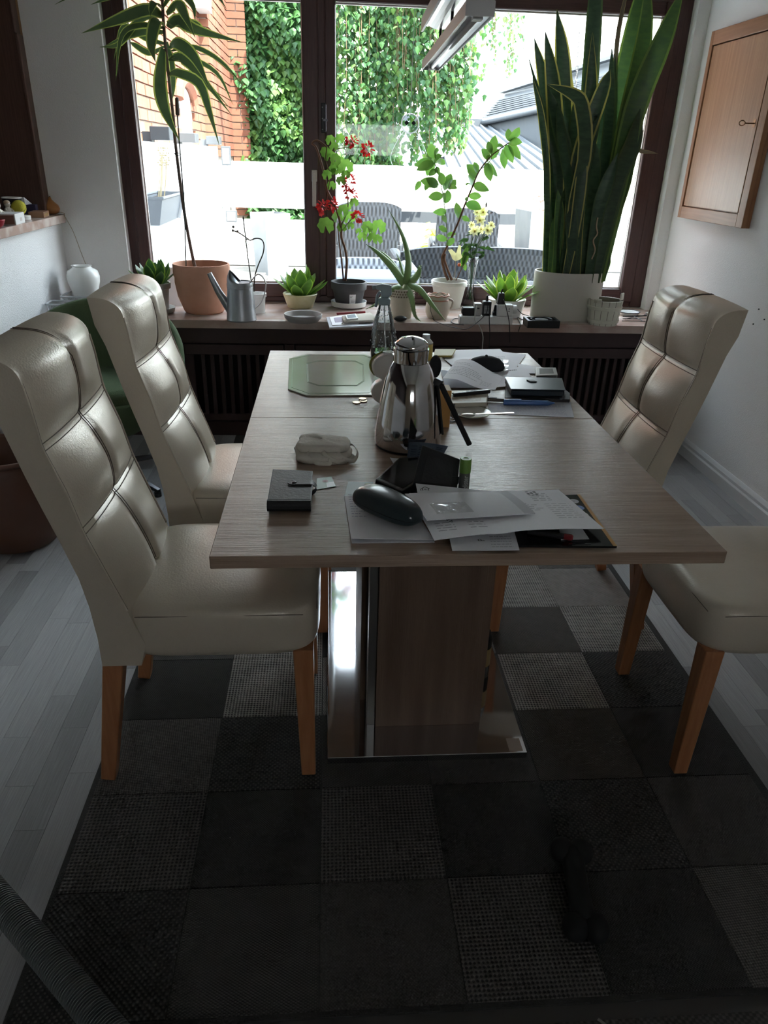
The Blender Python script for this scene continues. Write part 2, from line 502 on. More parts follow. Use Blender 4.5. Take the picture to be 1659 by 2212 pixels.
# ---------------------------------------------------------------- radiator cover under the sill
RC = thing('radiator_cover', 'long dark brown slatted radiator cover beneath the marble sill', 'radiator cover', (0, 3.82, 0))
def rc(name, x0, x1, y0, y1, z0, z1, mat=COVER, bev=.003): return obj(name, B().box(x0, x1, y0, y1, z0, z1), mat, RC, bevel=bev)
edges = [(-1.37, -.800), (-.752, -.232), (-.182, .790), (.842, 1.86)]
rc('top_rail', LX, RX, 0, .03, .500, .586)
rc('plinth', LX, RX, 0, .03, 0, .075)
sx = [LX] + [e for a in edges for e in a] + [RX]
for i in range(0, len(sx), 2): rc('stile', sx[i], sx[i + 1], 0, .03, .075, .500)
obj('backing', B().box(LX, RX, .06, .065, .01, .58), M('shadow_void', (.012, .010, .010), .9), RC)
slat0 = None
for x0, x1 in edges:
    rc('panel_rail', x0 + .006, x1 - .006, .006, .026, .440, .494)
    rc('panel_rail', x0 + .006, x1 - .006, .006, .026, .082, .120)
    rc('panel_stile', x0 + .006, x0 + .05, .006, .026, .120, .440)
    rc('panel_stile', x1 - .05, x1 - .006, .006, .026, .120, .440)
    n = round((x1 - x0 - .10) / .0445)
    for k in range(1, n):
        x = x0 + .05 + (x1 - x0 - .10) * k / n
        if slat0 is None: slat0 = obj('slat', B().box(-.0095, .0095, .008, .026, .115, .445), COVER, RC, bevel=.002); slat0.location = (x, 0, 0)
        else:
            s_ = share('slat', slat0, RC, (x, 0, 0))
            mo = s_.modifiers.new('bevel', 'BEVEL'); mo.width = .002; mo.segments = 1

# ---------------------------------------------------------------- rug of woven squares
RGX, RSX, RGY, RSY = -.025, .27, .792, .258
def g(v, k=.82): return (v * 1.10 * k, v * k, v * .90 * k)
wv = {}
wv['dark'] = weave_mat('rug_fine_dark', g(.030), g(.058), 1100, sharp=.5)
wv['dots'] = weave_mat('rug_dotted_dark', g(.028), g(.10), 520, 1.0, 0, sharp=1.0)
wv['mid'] = weave_mat('rug_plain_mid', g(.062), g(.088), 1000, sharp=.4)
wv['stripe'] = weave_mat('rug_striped_mid', g(.040), g(.110), 720, 1.6, 0, sharp=.65)
wv['diag'] = weave_mat('rug_diagonal', g(.06), g(.17), 820, 1, .7, sharp=.45)
wv['basket'] = weave_mat('rug_basket', g(.026), g(.125), 520, 1, .785, sharp=-.05, bump=1)
wv['light'] = weave_mat('rug_basket_light', g(.06), g(.36), 540, 1, .785, sharp=.0, bump=1)
wv['pale'] = weave_mat('rug_pale_fine', g(.13), g(.36), 900, 1.4, .5, sharp=.3)
wv['brown'] = weave_mat('rug_fine_brown', (.042, .034, .028), (.090, .074, .062), 1000, 1, .3, sharp=.4)
RUG = thing('patchwork_rug', 'dark grey patchwork rug of woven squares under the dining table', 'rug', (0, 0, 0))
x0, x1, y0, y1 = RGX - 2 * RSX, RGX + 4 * RSX, RGY, RGY + 9 * RSY
obj('backing', B().box(x0 - .012, x1 + .022, y0 - .008, y1 + .012, 0, .006), M('rug_edge', (.045, .043, .040), .95, bump=1, bs=300), RUG)
grid = ['dots stripe mid basket dark diag', 'basket dark basket dark dots mid', 'diag dots stripe mid brown dark', 'dark light pale mid light dots',
        'mid light dark pale brown light', 'dark mid light pale light pale', 'light dark mid pale light diag', 'mid light dark light mid basket', 'pale dark light mid dark light']
for j, row in enumerate(grid):
    for i, k in enumerate(row.split()):
        b = B().box(.0015, RSX - .0015, .0015, RSY - .0015, .004, .0095)
        o = obj('patch', b, wv[k], RUG); o.location = (RGX + (i - 2) * RSX, RGY + j * RSY, 0)
# second carpet at the very bottom of the picture
C2 = thing('runner_carpet', 'grey carpet with pale zigzag lines in front of the patchwork rug', 'rug', (0, 0, 0))
b = B().box(-.62, 1.6, -.9, .752, 0, .007)
obj('pile', b, weave_mat('carpet_grey', g(.05), g(.10), 500, 1, .2, sharp=.4), C2)
ZG = M('carpet_line', (.22, .21, .19), .95)
rng = random.Random(3)
x = -.55
while x < 1.5:
    s_ = rng.choice((-1, 1)); w = rng.uniform(.03, .06); yb = rng.uniform(.60, .70)
    obj('zigzag_line', B().bar((x, yb, .0072), (x + s_ * w, yb + .055, .0072), .005, .001), ZG, C2)
    x += rng.uniform(.05, .11)

# ---------------------------------------------------------------- dining table
TB = thing('dining_table', 'smoked oak pedestal dining table with extension leaf and steel base plate', 'table', (0, 0, 0))
TX0, TX1, TY0, TY1, TZ, TS = -.209, .722, 1.121, 2.608, .76, 1.868
obj('tabletop', B().box(TX0, TX1, TY0, TS - .0008, .735, TZ), OAK, TB, bevel=.0012, seg=1)
obj('extension_leaf', B().box(TX0, TX1, TS + .0008, TY1, .735, TZ), OAK, TB, bevel=.0012, seg=1)
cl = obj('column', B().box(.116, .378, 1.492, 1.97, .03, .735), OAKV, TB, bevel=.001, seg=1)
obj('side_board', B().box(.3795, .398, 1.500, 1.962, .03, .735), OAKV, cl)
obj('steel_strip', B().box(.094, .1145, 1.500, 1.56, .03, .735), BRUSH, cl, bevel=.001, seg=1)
obj('stand_in_strip', B().box(.080, .094, 1.60, 1.962, .03, .735), OAKV, cl)  # wood strip stands in for a wood-coloured reflection beside the column
obj('stand_in_strip', B().box(.0945, .1145, 1.60, 1.962, .03, .735), BLACK, cl)  # black fill paints the shade of the gap behind the steel strip
bp = obj('base_plate', B().box(-.01, .5, 1.385, 2.30, .0095, .030), STEEL, TB, bevel=.0012, seg=1)
p = atz(1116, 1617, .0305)
obj('tape_label', B().box(.455, .490, 1.390, 1.435, .0303, .0306), M('buff_tape', (.42, .33, .27), .8), bp)

# ---------------------------------------------------------------- leather chairs
def prof_front(z):
    P = [(.40, -.105), (.486, -.133), (.58, -.165), (.68, -.198), (.77, -.218), (.86, -.247), (.95, -.256), (1.02, -.268), (1.05, -.283)]
    for (a, xa), (c, xc) in zip(P, P[1:]):
        if z <= c: return xa + (xc - xa) * max(0, (z - a) / (c - a))
    return P[-1][1]
ROWS = ((.44, .68), (.68, .86), (.86, 1.10))
def bulge(y, z, hw=.205):
    for a, c in ROWS:
        if a <= z <= c:
            t = (z - a) / (c - a); gz = (max(0, 4 * t * (1 - t))) ** .55; break
    else: gz = 0
    s = min(1, abs(y) / hw)
    gy = min(1, (max(0, s) / .10)) ** .5 * (1 - s ** 3.5)
    return .030 * gz * (.55 * (1 - s ** 2.5) + .45 * gy)
HWB = .212
def back_mesh():
    b = B()
    zs = [.40 + .585 * i / 44 for i in range(45)]
    nu = 26
    ys = [HWB * sin(pi / 2 * (-1 + 2 * i / nu)) * .5 + HWB * (-1 + 2 * i / nu) * .5 for i in range(nu + 1)]
    rows = []
    for z in zs: rows.append([(prof_front(z) + bulge(y, z), y, z) for y in ys])
    xa = prof_front(.985)
    for k in range(1, 9):                       # roll over the top to the rear edge
        a = pi * .5 * k / 8
        rows.append([(xa - (xa + .348) * (1 - cos(a) ** .75) + bulge(y, .985) * max(0, cos(a)) ** .7, y, .985 + sin(a) * (.050 + .006 * (1 - (abs(y) / HWB) ** 2.5))) for y in ys])
    for x, z in ((-.338, .965), (-.317, .912), (-.288, .80), (-.268, .73), (-.247, .66), (-.222, .57), (-.211, .50), (-.205, .42), (-.205, .345)):
        rows.append([(x, y, z) for y in ys])
    rows.append([(-.12, y, .345) for y in ys])
    n = nu + 1
    vs = [v for r in rows for v in r]
    fs = [(j * n + i, j * n + i + 1, (j + 1) * n + i + 1, (j + 1) * n + i) for j in range(len(rows) - 1) for i in range(nu)]
    m = len(rows)
    fs.append(tuple(j * n for j in range(m))); fs.append(tuple(j * n + nu for j in reversed(range(m))))
    fs.append(tuple((m - 1) * n + i for i in range(n)) + tuple(n - 1 - i for i in range(n)))
    return b.add(vs, fs)
def seat_mesh():
    b = B()
    x0, x1, hw = -.17, .275, .218
    def sup(t, n=5.5):
        c, s = cos(t), sin(t)
        return (abs(c) ** (2 / n) * (1 if c >= 0 else -1), abs(s) ** (2 / n) * (1 if s >= 0 else -1))
    cx, ax = (x0 + x1) / 2, (x1 - x0) / 2
    prof = [(.94, .368), (.985, .372), (1, .385), (1.0, .42), (.998, .455), (.985, .474), (.955, .486), (.85, .4925), (.6, .497), (.3, .499), (.02, .4995)]
    N = 56; vs = []
    for r, z in prof:
        for j in range(N):
            u, v = sup(2 * pi * j / N); vs.append((cx + ax * u * r, hw * v * r, z))
    fs = [(i * N + j, i * N + (j + 1) % N, (i + 1) * N + (j + 1) % N, (i + 1) * N + j) for i in range(len(prof) - 1) for j in range(N)]
    fs.append(tuple(range(N - 1, -1, -1))); fs.append(tuple((len(prof) - 1) * N + j for j in range(N)))
    return b.add(vs, fs)
def leg_mesh(xt, yt, xb, yb):
    return B().bar((xb, yb, .001), (xt, yt, .375), .034, .034, up=(0, 1, 0), w2=.046, h2=.046)
def make_chair(label):
    t = thing('leather_chair', label, 'chair', (0, 0, 0), 0, 'champagne leather dining chairs')
    bk = obj('backrest', back_mesh(), LEATHER, t, auto=50)
    st = obj('seat', seat_mesh(), LEATHER, t, auto=60)
    def fx(y, z, e=.0012): return (prof_front(z) + bulge(y, z) + e, y, z)
    for dy in (-.005, .005):
        obj('seam', B().tube([fx(dy, (.50 + .485 * i / 40)) for i in range(41)] + [(prof_front(.985) - (prof_front(.985) + .348) * (1 - cos(q) ** .75) + bulge(0, .985) * max(0, cos(q)) ** .7, dy, .9855 + sin(q) * .0565) for q in [pi * .5 * k / 8 for k in range(1, 9)]], .0011, 5), SEAM, bk)
    for zc in (.68, .86):
        for dz in (-.007, .007):
            obj('seam', B().tube([fx(HWB * (-.98 + 1.96 * i / 24), zc + dz) for i in range(25)], .0011, 5), SEAM, bk)
    for s in (-1, 1):
        obj('piping', B().tube([(prof_front((.49 + .495 * i / 30)) + .001, s * HWB, (.49 + .495 * i / 30)) for i in range(31)], .0022, 6), LEATHER, bk, smooth=True)
        obj('seam', B().tube([(prof_front((.49 + .495 * i / 30)) + bulge(s * HWB * .97, (.49 + .495 * i / 30)) + .0005, s * (HWB - .006), (.49 + .495 * i / 30)) for i in range(31)], .0009, 5), SEAM, bk)
        obj('seam', B().tube([(-.12 + .36 * i / 20, s * .2135, .474 + .0 * i) for i in range(21)], .001, 5), SEAM, st)
        obj('leg', leg_mesh(.238, s * .188, .244, s * .196), BEECH, t, bevel=.002, seg=1)
        obj('leg', leg_mesh(-.180, s * .182, -.240, s * .192), BEECH, t, bevel=.002, seg=1)
    obj('seam', B().tube([(.2695, -.19 + .38 * i / 20, .474) for i in range(21)], .001, 5), SEAM, st)
    return t
ch1 = make_chair('leather chair with its whole seat in view, nearest at the table\'s left side')
ch2 = copy_tree(ch1); ch2['label'] = 'leather chair directly in front of the green shell armchair'
ch3 = copy_tree(ch1); ch3['label'] = 'leather chair tucked in below the wall cabinet, backrest beside the white bucket'
ch4 = copy_tree(ch1); ch4['label'] = 'leather chair of which only the seat shows, backrest outside the picture'
ch1.location = (-.300, 1.560, .0115)
ch2.location = (-.262, 2.165, .0115); ch2.rotation_euler[2] = radians(-1.5)
ch3.location = (.775, 2.143, .0115); ch3.rotation_euler[2] = pi - radians(1.0)
ch4.location = (1.12, 1.525, .0115); ch4.rotation_euler[2] = pi
# ================================================================ outside
DZ = .20
# the house goes on above the window: it shades the near part of the terrace
obj('upper_storey', B().box(-2.6, RX + 2.2, WY + .05, 4.55, ZC, 3.9), WALL, wf)
DECKM = M('weathered_deck', (.055, .052, .049), .8, c2=(.09, .087, .082), ns=4, stretch=(1.5, 20, 1), objvar=.2)
deck = setting('floor_terrace')
obj('base', B().box(-6, 9, 4.56, 18, -.2, DZ - .03), M('terrace_base', (.10, .10, .10), .9), deck)
p0 = None
for k in range(31):
    y = 4.60 + k * .145
    if p0 is None: p0 = obj('plank', B().box(-1.2, 4.2, 0, .138, DZ - .03, DZ), DECKM, deck); p0.location = (0, y, 0)
    else: share('plank', p0, deck, (0, y, 0))
RENDER = M('white_render', (.80, .82, .84), .9)
wt = struct(obj('wall_terrace', B().box(-1.5, -1.2, 4.56, 9.0, 0, 1.437), RENDER))
# board fence across the end of the terrace
FB = M('white_fence_board', (.84, .84, .83), .7)
fn_ = thing('board_fence', 'white fence of two wide boards closing the far end of the terrace', 'fence', (0, 9, DZ))
obj('board', B().box(-1.2, 4.6, 0, .05, .63, 1.10), FB, fn_, bevel=.005, seg=1)
obj('board', B().box(-1.2, 4.6, 0, .05, .01, .51), FB, fn_, bevel=.005, seg=1)
for x in (-1.16, .75, 2.6, 4.55): obj('post', B().box(x - .04, x + .04, .05, .13, 0, 1.06), FB, fn_)

# ---- brick house to the left
BR = M('red_brick', (.20, .070, .040), .85, c2=(.25, .10, .058), ns=3, objvar=.22, bump=.4, bs=60)
MORT = M('lime_mortar', (.34, .29, .25), .95)
BH = thing('brick_house', 'tall red brick house with pale joints left beyond the terrace wall', 'building', (0, 0, 0))
XA = -1.33
yA = atx(437, 200, XA).y
XB = aty(456, 200, yA).x
yB = atx(497, 200, XB).y
XC = aty(536, 200, yB).x
obj('masonry', B().box(-3.2, XA - .012, 4.7, yA + .2, .2, 4.6).box(-3.2, XB - .012, yA + .012, yB + .2, .2, 4.6).box(-3.2, XC - .012, yB + .012, yB + .25, .2, 4.6), MORT, BH)
wy0 = atx(388, 260, XA).y; wy1 = atx(414, 260, XA).y
bricks = []
bl, bh, jt = .24, .068, .012
def face_bricks(kind, fixed, a0, a1, z0=.62, z1=4.4):
    n = int((z1 - z0) / (bh + jt))
    for c in range(n):
        z = z0 + c * (bh + jt); a = a0 - (.126 if c % 2 else 0)
        while a < a1 - .01:
            s, e = max(a, a0), min(a + bl, a1); a += bl + jt
            if e - s < .03: continue
            if kind == 'x':
                if z < 1.30: continue
                mid = (s + e) / 2
                if wy0 - .02 < mid < wy1 + .02 and 1.4 < z < 1.92: continue
                bricks.append(((fixed, (s + e) / 2, z + bh / 2), 0, e - s))
            else: bricks.append((((s + e) / 2, fixed, z + bh / 2), 1, e - s))
face_bricks('x', XA, 5.2, yA)
face_bricks('y', yA, XA, XB)
face_bricks('x', XB, yA, yB)
face_bricks('y', yB, XB, XC)
bricks.sort(key=lambda t: (Vector(t[0]) - EYE).length)
b0 = None
rest = B()
rng = random.Random(9)
for k, (c, o_, L_) in enumerate(bricks):
    pr = rng.uniform(-.004, .004)
    if k < 290:
        if b0 is None: b0 = obj('brick', B().box(-.5, .5, -.02, .012, -bh / 2, bh / 2), BR, BH); o = b0
        else: o = share('brick', b0, BH)
        o.rotation_euler = (0, 0, (pi / 2 if o_ == 0 else 0)); o.scale = (L_, 1, 1)
        o.location = (c[0] + (pr if o_ == 0 else 0), c[1] + (pr if o_ else 0), c[2])
        if o_ == 0: o.rotation_euler = (0, 0, -pi / 2)
    else:
        if o_ == 0: rest.box(c[0] - .02, c[0] + .012 + pr, c[1] - L_ / 2, c[1] + L_ / 2, c[2] - bh / 2, c[2] + bh / 2)
        else: rest.box(c[0] - L_ / 2, c[0] + L_ / 2, c[1] - .012 + pr, c[1] + .02, c[2] - bh / 2, c[2] + bh / 2)
stuff(obj('brick', rest, BR, BH))
# little arched window with white frame and a brick reveal; upper white window box
za, zb = 1.40, 1.80
b = B()
arch = [(XA - .10, wy0, za), (XA - .10, wy1, za), (XA - .10, wy1, zb)] + [(XA - .10, (wy0 + wy1) / 2 + (wy1 - wy0) / 2 * cos(pi * t / 8), zb + .12 * sin(pi * t / 8)) for t in range(1, 8)] + [(XA - .10, wy0, zb)]
obj('arched_window', B().prism(arch, (.10, 0, 0)), M('white_window_paint', (.75, .77, .80), .6), BH)
obj('lintel', B().tube([(XA + .02, (wy0 + wy1) / 2 + (wy1 - wy0) * .62 * cos(pi * t / 8), zb + .17 * sin(pi * t / 8)) for t in range(9)], .05, 6), BR, BH)
p, q = aty(430, 15, yA), aty(457, 15, yA)
obj('window_box', B().box(p.x, q.x, yA - .35, yA - .01, aty(440, 30, yA).z, 3.4), M('white_window_paint', (.75, .77, .80), .6), BH)
# lamps on the terrace wall
LG = M('grey_lamp_metal', (.06, .064, .07), .5)
for i, (x, y0_, y1_, nm) in enumerate(((341, 270, 306, 'nearest the window'), (400, 283, 308, 'second along the wall'), (455, 290, 313, 'third along the wall'))):
    p = atx(x, y1_, -1.17); q = atx(x, y0_, -1.17)
    t = thing('wall_lamp', f'small grey wedge-shaped lamp on the white terrace wall, {nm}', 'lamp', (-1.2, p.y, 1.437), 0, 'wedge lamps on the terrace wall')
    h_ = q.z - p.z
    obj('shade', B().prism([(.0, -.09, .012), (.13, -.09, .012), (.13, .09, .012), (0, .09, .012)], (0, 0, h_ * .8)), LG, t, bevel=.004, seg=1)
    obj('bracket', B().box(-.06, 0, -.05, .05, 0, h_ * .6), LG, t)
p = aty(490, 338, 8.98)
t = thing('fence_lamp', 'small grey box lamp where the brick pier meets the fence top', 'lamp', (p.x, 8.95, p.z))
obj('housing', B().box(-.05, .05, -.05, .0, -.09, .10), LG, t, bevel=.004, seg=1); obj('diffuser', B().box(-.035, .035, -.054, -.05, -.07, .08), M('lamp_diffuser', (.4, .42, .45), .3), t)
p = aty(500, 467, 8.98)
t = thing('low_fence_lamp', 'grey square lamp in the gap between the two fence boards', 'lamp', (p.x, 9.0, p.z))
obj('housing', B().box(-.06, .06, -.04, .04, -.06, .06), LG, t, bevel=.004, seg=1); obj('diffuser', B().box(-.045, .045, -.045, -.04, -.045, .045), M('lamp_diffuser', (.4, .42, .45), .3), t)
# hanging flower box on the terrace wall
p, q = atx(318, 428, -1.10), atx(371, 432, -1.10)
t = thing('balcony_box', 'grey plastic flower box hanging on the white terrace wall', 'planter', (-1.2, (p.y + q.y) / 2, p.z - .16))
hl = max(.25, (q.y - p.y) / 2)
GB = M('grey_plastic', (.12, .13, .145), .5)
b = B()
b.add([(.02, -hl + .04, 0), (.15, -hl + .04, 0), (.15, hl - .04, 0), (.02, hl - .04, 0), (.0, -hl, .16), (.19, -hl, .16), (.19, hl, .16), (.0, hl, .16)], [(3, 2, 1, 0), (0, 1, 5, 4), (1, 2, 6, 5), (2, 3, 7, 6), (3, 0, 4, 7)])
bx = obj('trough', b, GB, t)
mo = bx.modifiers.new('s', 'SOLIDIFY'); mo.thickness = .006
obj('rim', B().tube([(.0, -hl, .16), (.19, -hl, .16), (.19, hl, .16), (0, hl, .16)], .010, 6, closed=True), GB, t)
obj('soil', B().box(.012, .175, -hl + .015, hl - .015, .10, .14), SOIL, t)
obj('bracket', B().bar((.16, hl - .10, 0), (.205, hl - .10, .17), .02, .012, up=(0, 1, 0)), M('pale_bracket', (.6, .6, .62), .5), t)
DRY = M('dry_stem', (.40, .33, .20), .8)
b = B()
for k in range(7):
    x_, y_ = .09 + rng.uniform(-.04, .04), rng.uniform(-.2, .05)
    b.tube(spline([(x_, y_, .13), (x_ + .02, y_ + .02, .26), (x_ + .03, y_ + .05, .34 + rng.random() * .12)], 6), .003, 5)
    for j in range(8): b.ball((x_ + .03 + rng.uniform(-.02, .02), y_ + .05 + rng.uniform(-.02, .02), .34 + j * .014), .006, 6, 4)
obj('dried_stalks', b, DRY, t)

# ---- ivy, vines
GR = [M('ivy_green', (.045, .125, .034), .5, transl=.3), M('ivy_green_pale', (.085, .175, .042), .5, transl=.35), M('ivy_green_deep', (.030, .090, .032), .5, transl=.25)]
def ivy_leaf(b, p, s, yaw, tilt, k):
    M_ = Matrix.Translation(p) @ Matrix.Rotation(yaw, 4, 'Z') @ Matrix.Rotation(tilt, 4, 'X')
    q = [(0, 0, .15), (-.42, .06, -.05), (-.26, .05, -.45), (0, 0, -.85), (.26, .05, -.45), (.42, .06, -.05), (0, -.03, -.3)]
    b.add([M_ @ Vector((x * s, y * s, z * s)) for x, y, z in q], [(6, 0, 1), (6, 1, 2), (6, 2, 3), (6, 3, 4), (6, 4, 5), (6, 5, 0)], k)
rng = random.Random(21)
b = B()
x0, x1 = aty(505, 200, 10.9).x, aty(735, 200, 10.9).x
for k in range(6200):
    x, z = rng.uniform(x0, x1), rng.uniform(.3, 4.0)
    dpt = .16 * sin(x * 7 + z * 2.2) * sin(z * 3.1 - x * 2) + rng.uniform(-.14, .14)
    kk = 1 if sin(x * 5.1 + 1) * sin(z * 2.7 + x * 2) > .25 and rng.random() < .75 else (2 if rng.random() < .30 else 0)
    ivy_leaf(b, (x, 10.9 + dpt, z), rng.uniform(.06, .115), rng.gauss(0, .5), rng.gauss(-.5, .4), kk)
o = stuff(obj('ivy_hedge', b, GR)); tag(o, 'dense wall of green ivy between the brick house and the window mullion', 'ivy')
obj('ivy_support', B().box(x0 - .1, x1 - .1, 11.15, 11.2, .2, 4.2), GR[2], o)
def vines(label, strands, Y, top=2, size=(.05, .09), per=26, spread=.09):
    """strands: (x_px, y_end_px); leaves sit along each hanging shoot"""
    b = B(); st = B()
    for xp, ye in strands:
        a, e = aty(xp, top, Y), aty(xp + rng.uniform(-8, 8), ye, Y)
        a.z = max(a.z, 3.4); a.y += rng.uniform(-.25, .25); e.y = a.y
        n = int((a.z - e.z) * per)
        st.tube([a, (a + e) / 2 + V(rng.uniform(-.04, .04), 0, 0), e], .004, 4)
        for j in range(n):
            t = j / n; w = spread * (1 - .7 * max(0, t - .6) / .4)
            p = a.lerp(e, t) + V(rng.gauss(0, w), rng.gauss(0, w), 0)
            u = rng.random()
            ivy_leaf(b, p, rng.uniform(*size), rng.gauss(0, .6), rng.gauss(-.35, .4), 1 if u > .72 else (2 if u < .30 else 0))
    o = stuff(obj('vine', b, GR)); tag(o, label, 'vine')
    obj('stem', st, M('vine_stem', (.16, .11, .06), .8), o)
    return o
S = [(rng.uniform(722, 858), rng.uniform(345, 375)) for _ in range(52)]
vines('broad curtain of bright green vine just right of the window mullion', S, 10.4, per=44)
S = [(rng.uniform(850, 905), rng.choice((190, 215, 240))) for _ in range(22)] + [(rng.uniform(893, 942), rng.uniform(300, 372)) for _ in range(13)]
vines('narrow hanging strand of vine behind the round suncatcher', S, 10.1, per=30)
S = [(rng.uniform(930, 1018), rng.uniform(180, 345)) for _ in range(40)] + [(rng.uniform(925, 1000), rng.uniform(250, 352)) for _ in range(12)]
vines('wide tail of vine hanging below the end of the ceiling lamp', S, 9.8, per=28)
S = [(rng.uniform(1048, 1078), rng.uniform(60, 180)) for _ in range(5)]
vines('thin trailing vine against the white sky beside the ceiling lamp', S, 8.6, per=26, spread=.035, size=(.035, .06))
S = [(rng.uniform(1086, 1120), rng.uniform(40, 190)) for _ in range(9)]
vines('feathery vine tip against the white sky beside the tall snake plant', S, 8.4, per=28, spread=.045, size=(.035, .06))
# beam the vines hang from, above the picture
pg = thing('pergola', 'timber pergola beam carrying the hanging vines above the fence', 'pergola', (0, 0, 0))
obj('beam', B().box(-.3, 1.9, 9.9, 10.05, 3.9, 4.06), DECKM, pg); obj('beam', B().box(-.3, 2.6, 8.4, 8.5, 3.9, 4.06), DECKM, pg)
obj('rafter', B().box(1.6, 1.72, 8.4, 10.05, 4.06, 4.2), DECKM, pg); obj('post', B().box(-.3, -.18, 9.9, 10.05, .2, 3.9), DECKM, pg)

# ---- neighbouring buildings to the right
GW = M('slate_grey_render', (.05, .056, .064), .8)
RT = M('grey_roof_tile', (.065, .069, .078), .7, c2=(.085, .09, .10), ns=20)
ZNC = M('grey_sheet_metal', (.075, .083, .094), .55)
nb = thing('slate_house', 'dark grey neighbouring house with a tiled roof and gutter', 'building', (0, 0, 0))
e0, e1 = aty(1043, 262, 14.5), aty(1440, 172, 9.9)
r0, r1 = aty(1082, 214, 15.9), aty(1445, 132, 11.6)
dn = V(0, 0, -1)
obj('wall', B().add([e0 + dn * .04, e1 + dn * .04, V(e1.x, e1.y, .2), V(e0.x, e0.y, .2), r0 + V(.8, 1.5, -.3), r1 + V(.8, 1.5, -.3), V(r1.x + .8, r1.y + 1.5, .2), V(r0.x + .8, r0.y + 1.5, .2)],
    [(0, 1, 2, 3), (4, 7, 6, 5), (0, 4, 5, 1), (0, 3, 7, 4), (1, 5, 6, 2)]), GW, nb)
rf = obj('roof', B().prism([e0, e1, r1, r0], (0, 0, -.05)), RT, nb)
n = 9
for k in range(n):
    t0 = k / n
    a, c = e0.lerp(r0, t0), e1.lerp(r1, t0)
    obj('tile_course', B().bar(a + V(0, 0, .012), c + V(0, 0, .012), .12, .02), RT, rf)
gd = (e1 - e0).normalized()
obj('gutter', B().tube([e0 + V(-.05, -.06, -.02) - gd * .1, e1 + V(-.05, -.06, -.02)], .055, 8), ZNC, nb, smooth=True)
obj('flat_gable', B().prism([r0, r1, r1 + V(.05, .1, .24), r0 + V(.05, .1, .10)], (.03, .06, 0)), ZNC, nb)
obj('ridge_cap', B().bar(r0 + V(0, 0, .12), r1 + V(0, 0, .26), .12, .05), ZNC, nb)
ms = thing('metal_roof_shed', 'low outbuilding with grey standing seam metal roof behind the fence', 'building', (0, 0, 0))
a, c, d_, e_ = aty(815, 262, 14.6), aty(1090, 276, 14.2), aty(1230, 372, 10.2), aty(770, 366, 10.4)
obj('roof', B().prism([a, c, d_, e_], (0, 0, -.06)), ZNC, ms)
obj('parapet', B().prism([a + V(0, .05, -.1), c + V(0, .05, -.1), c + V(0, .05, .12), a + V(0, .05, .12)], (0, .2, 0)), GW, ms)
obj('wall', B().add([e_ + V(0, .2, -.05), d_ + V(0, .2, -.05), V(d_.x, d_.y + .2, .2), V(e_.x, e_.y + .2, .2)], [(0, 1, 2, 3)]), GW, ms)
for k in range(17):
    t0 = k / 16
    obj('standing_seam', B().bar(a.lerp(c, t0) + V(0, 0, .015), e_.lerp(d_, t0) + V(0, 0, .015), .03, .035), ZNC, ms)
obj('skylight', B().prism([aty(905, 318, 12.2) + V(0, 0, .06), aty(945, 318, 12.2) + V(0, 0, .06), aty(965, 350, 11.2) + V(0, 0, .06), aty(915, 350, 11.2) + V(0, 0, .06)], (0, 0, .05)), M('skylight_glass', (.25, .28, .3), .2), ms)
# white brick wall at the right
WB = M('white_painted_brick', (.74, .75, .77), .85, objvar=.07)
wbx0, wbx1, wby = aty(1372, 300, 9.3).x, aty(1372, 300, 9.3).x + 1.3, 9.3
ww = thing('white_brick_wall', 'white painted brick wall beyond the fence right of the snake plant', 'wall', (0, 0, 0))
obj('masonry', B().box(wbx0, wbx1, wby + .008, wby + .3, .2, aty(1400, 175, wby).z), M('pale_joint', (.58, .59, .62), .9), ww)
w0 = None
zt = aty(1400, 175, wby).z
nrow = int((zt - .6) / .085)
for r_ in range(nrow):
    x = wbx0 - (.11 if r_ % 2 else 0); z = .6 + r_ * .085
    while x < wbx0 + .66:
        s, e = max(x, wbx0), x + .205; x += .22
        if e - s < .04: continue
        if w0 is None: w0 = obj('brick', B().box(0, 1, -.004, .03, 0, .072), WB, ww); o = w0
        else: o = share('brick', w0, ww)
        o.location = (s, wby, z); o.scale = (e - s, 1, 1)

# ---- terrace furniture
RAT = weave_mat('grey_rattan', (.007, .008, .010), (.032, .037, .046), 170, 1.6, 0, sharp=.2, rough=.6, bump=1)
RATL = weave_mat('light_rattan', (.06, .065, .075), (.26, .28, .31), 150, 1, 0, sharp=.3, rough=.6, bump=1)
CUSH = M('blue_grey_cushion', (.16, .19, .24), .9)
def rbox(x0, x1, y0, y1, z0, z1): return B().box(x0, x1, y0, y1, z0, z1)
def rattan_seat(name, label, x, y, w, d, hb, rz, mat=RAT, cat='armchair'):
    t = thing(name, label, cat, (x, y, DZ), rz, 'grey rattan garden seats')
    obj('seat_frame', rbox(-w / 2, w / 2, -d / 2, d / 2, .06, .30), mat, t, bevel=.03)
    b = B()
    b.grid(lambda u, v: (-w / 2 + w * u, -d / 2 + .02 - .06 * v, .30 + (hb - .30) * v + .05 * (1 - (2 * u - 1) ** 4) * v), 12, 6, thick=(0, .07, 0))
    obj('backrest', b, mat, t, smooth=False)
    for s_ in (-1, 1): obj('arm', rbox(s_ * w / 2 - .05, s_ * w / 2 + .05, -d / 2, d / 2, .06, .46), mat, t, bevel=.03)
    for sx_ in (-1, 1):
        for sy_ in (-1, 1): obj('foot', rbox(sx_ * (w / 2 - .04) - .03, sx_ * (w / 2 - .04) + .03, sy_ * (d / 2 - .05) - .03, sy_ * (d / 2 - .05) + .03, 0, .07), BLACK, t)
    obj('cushion', rbox(-w / 2 + .06, w / 2 - .06, -d / 2 + .08, d / 2 - .02, .30, .40), CUSH, t, bevel=.03)
    return t
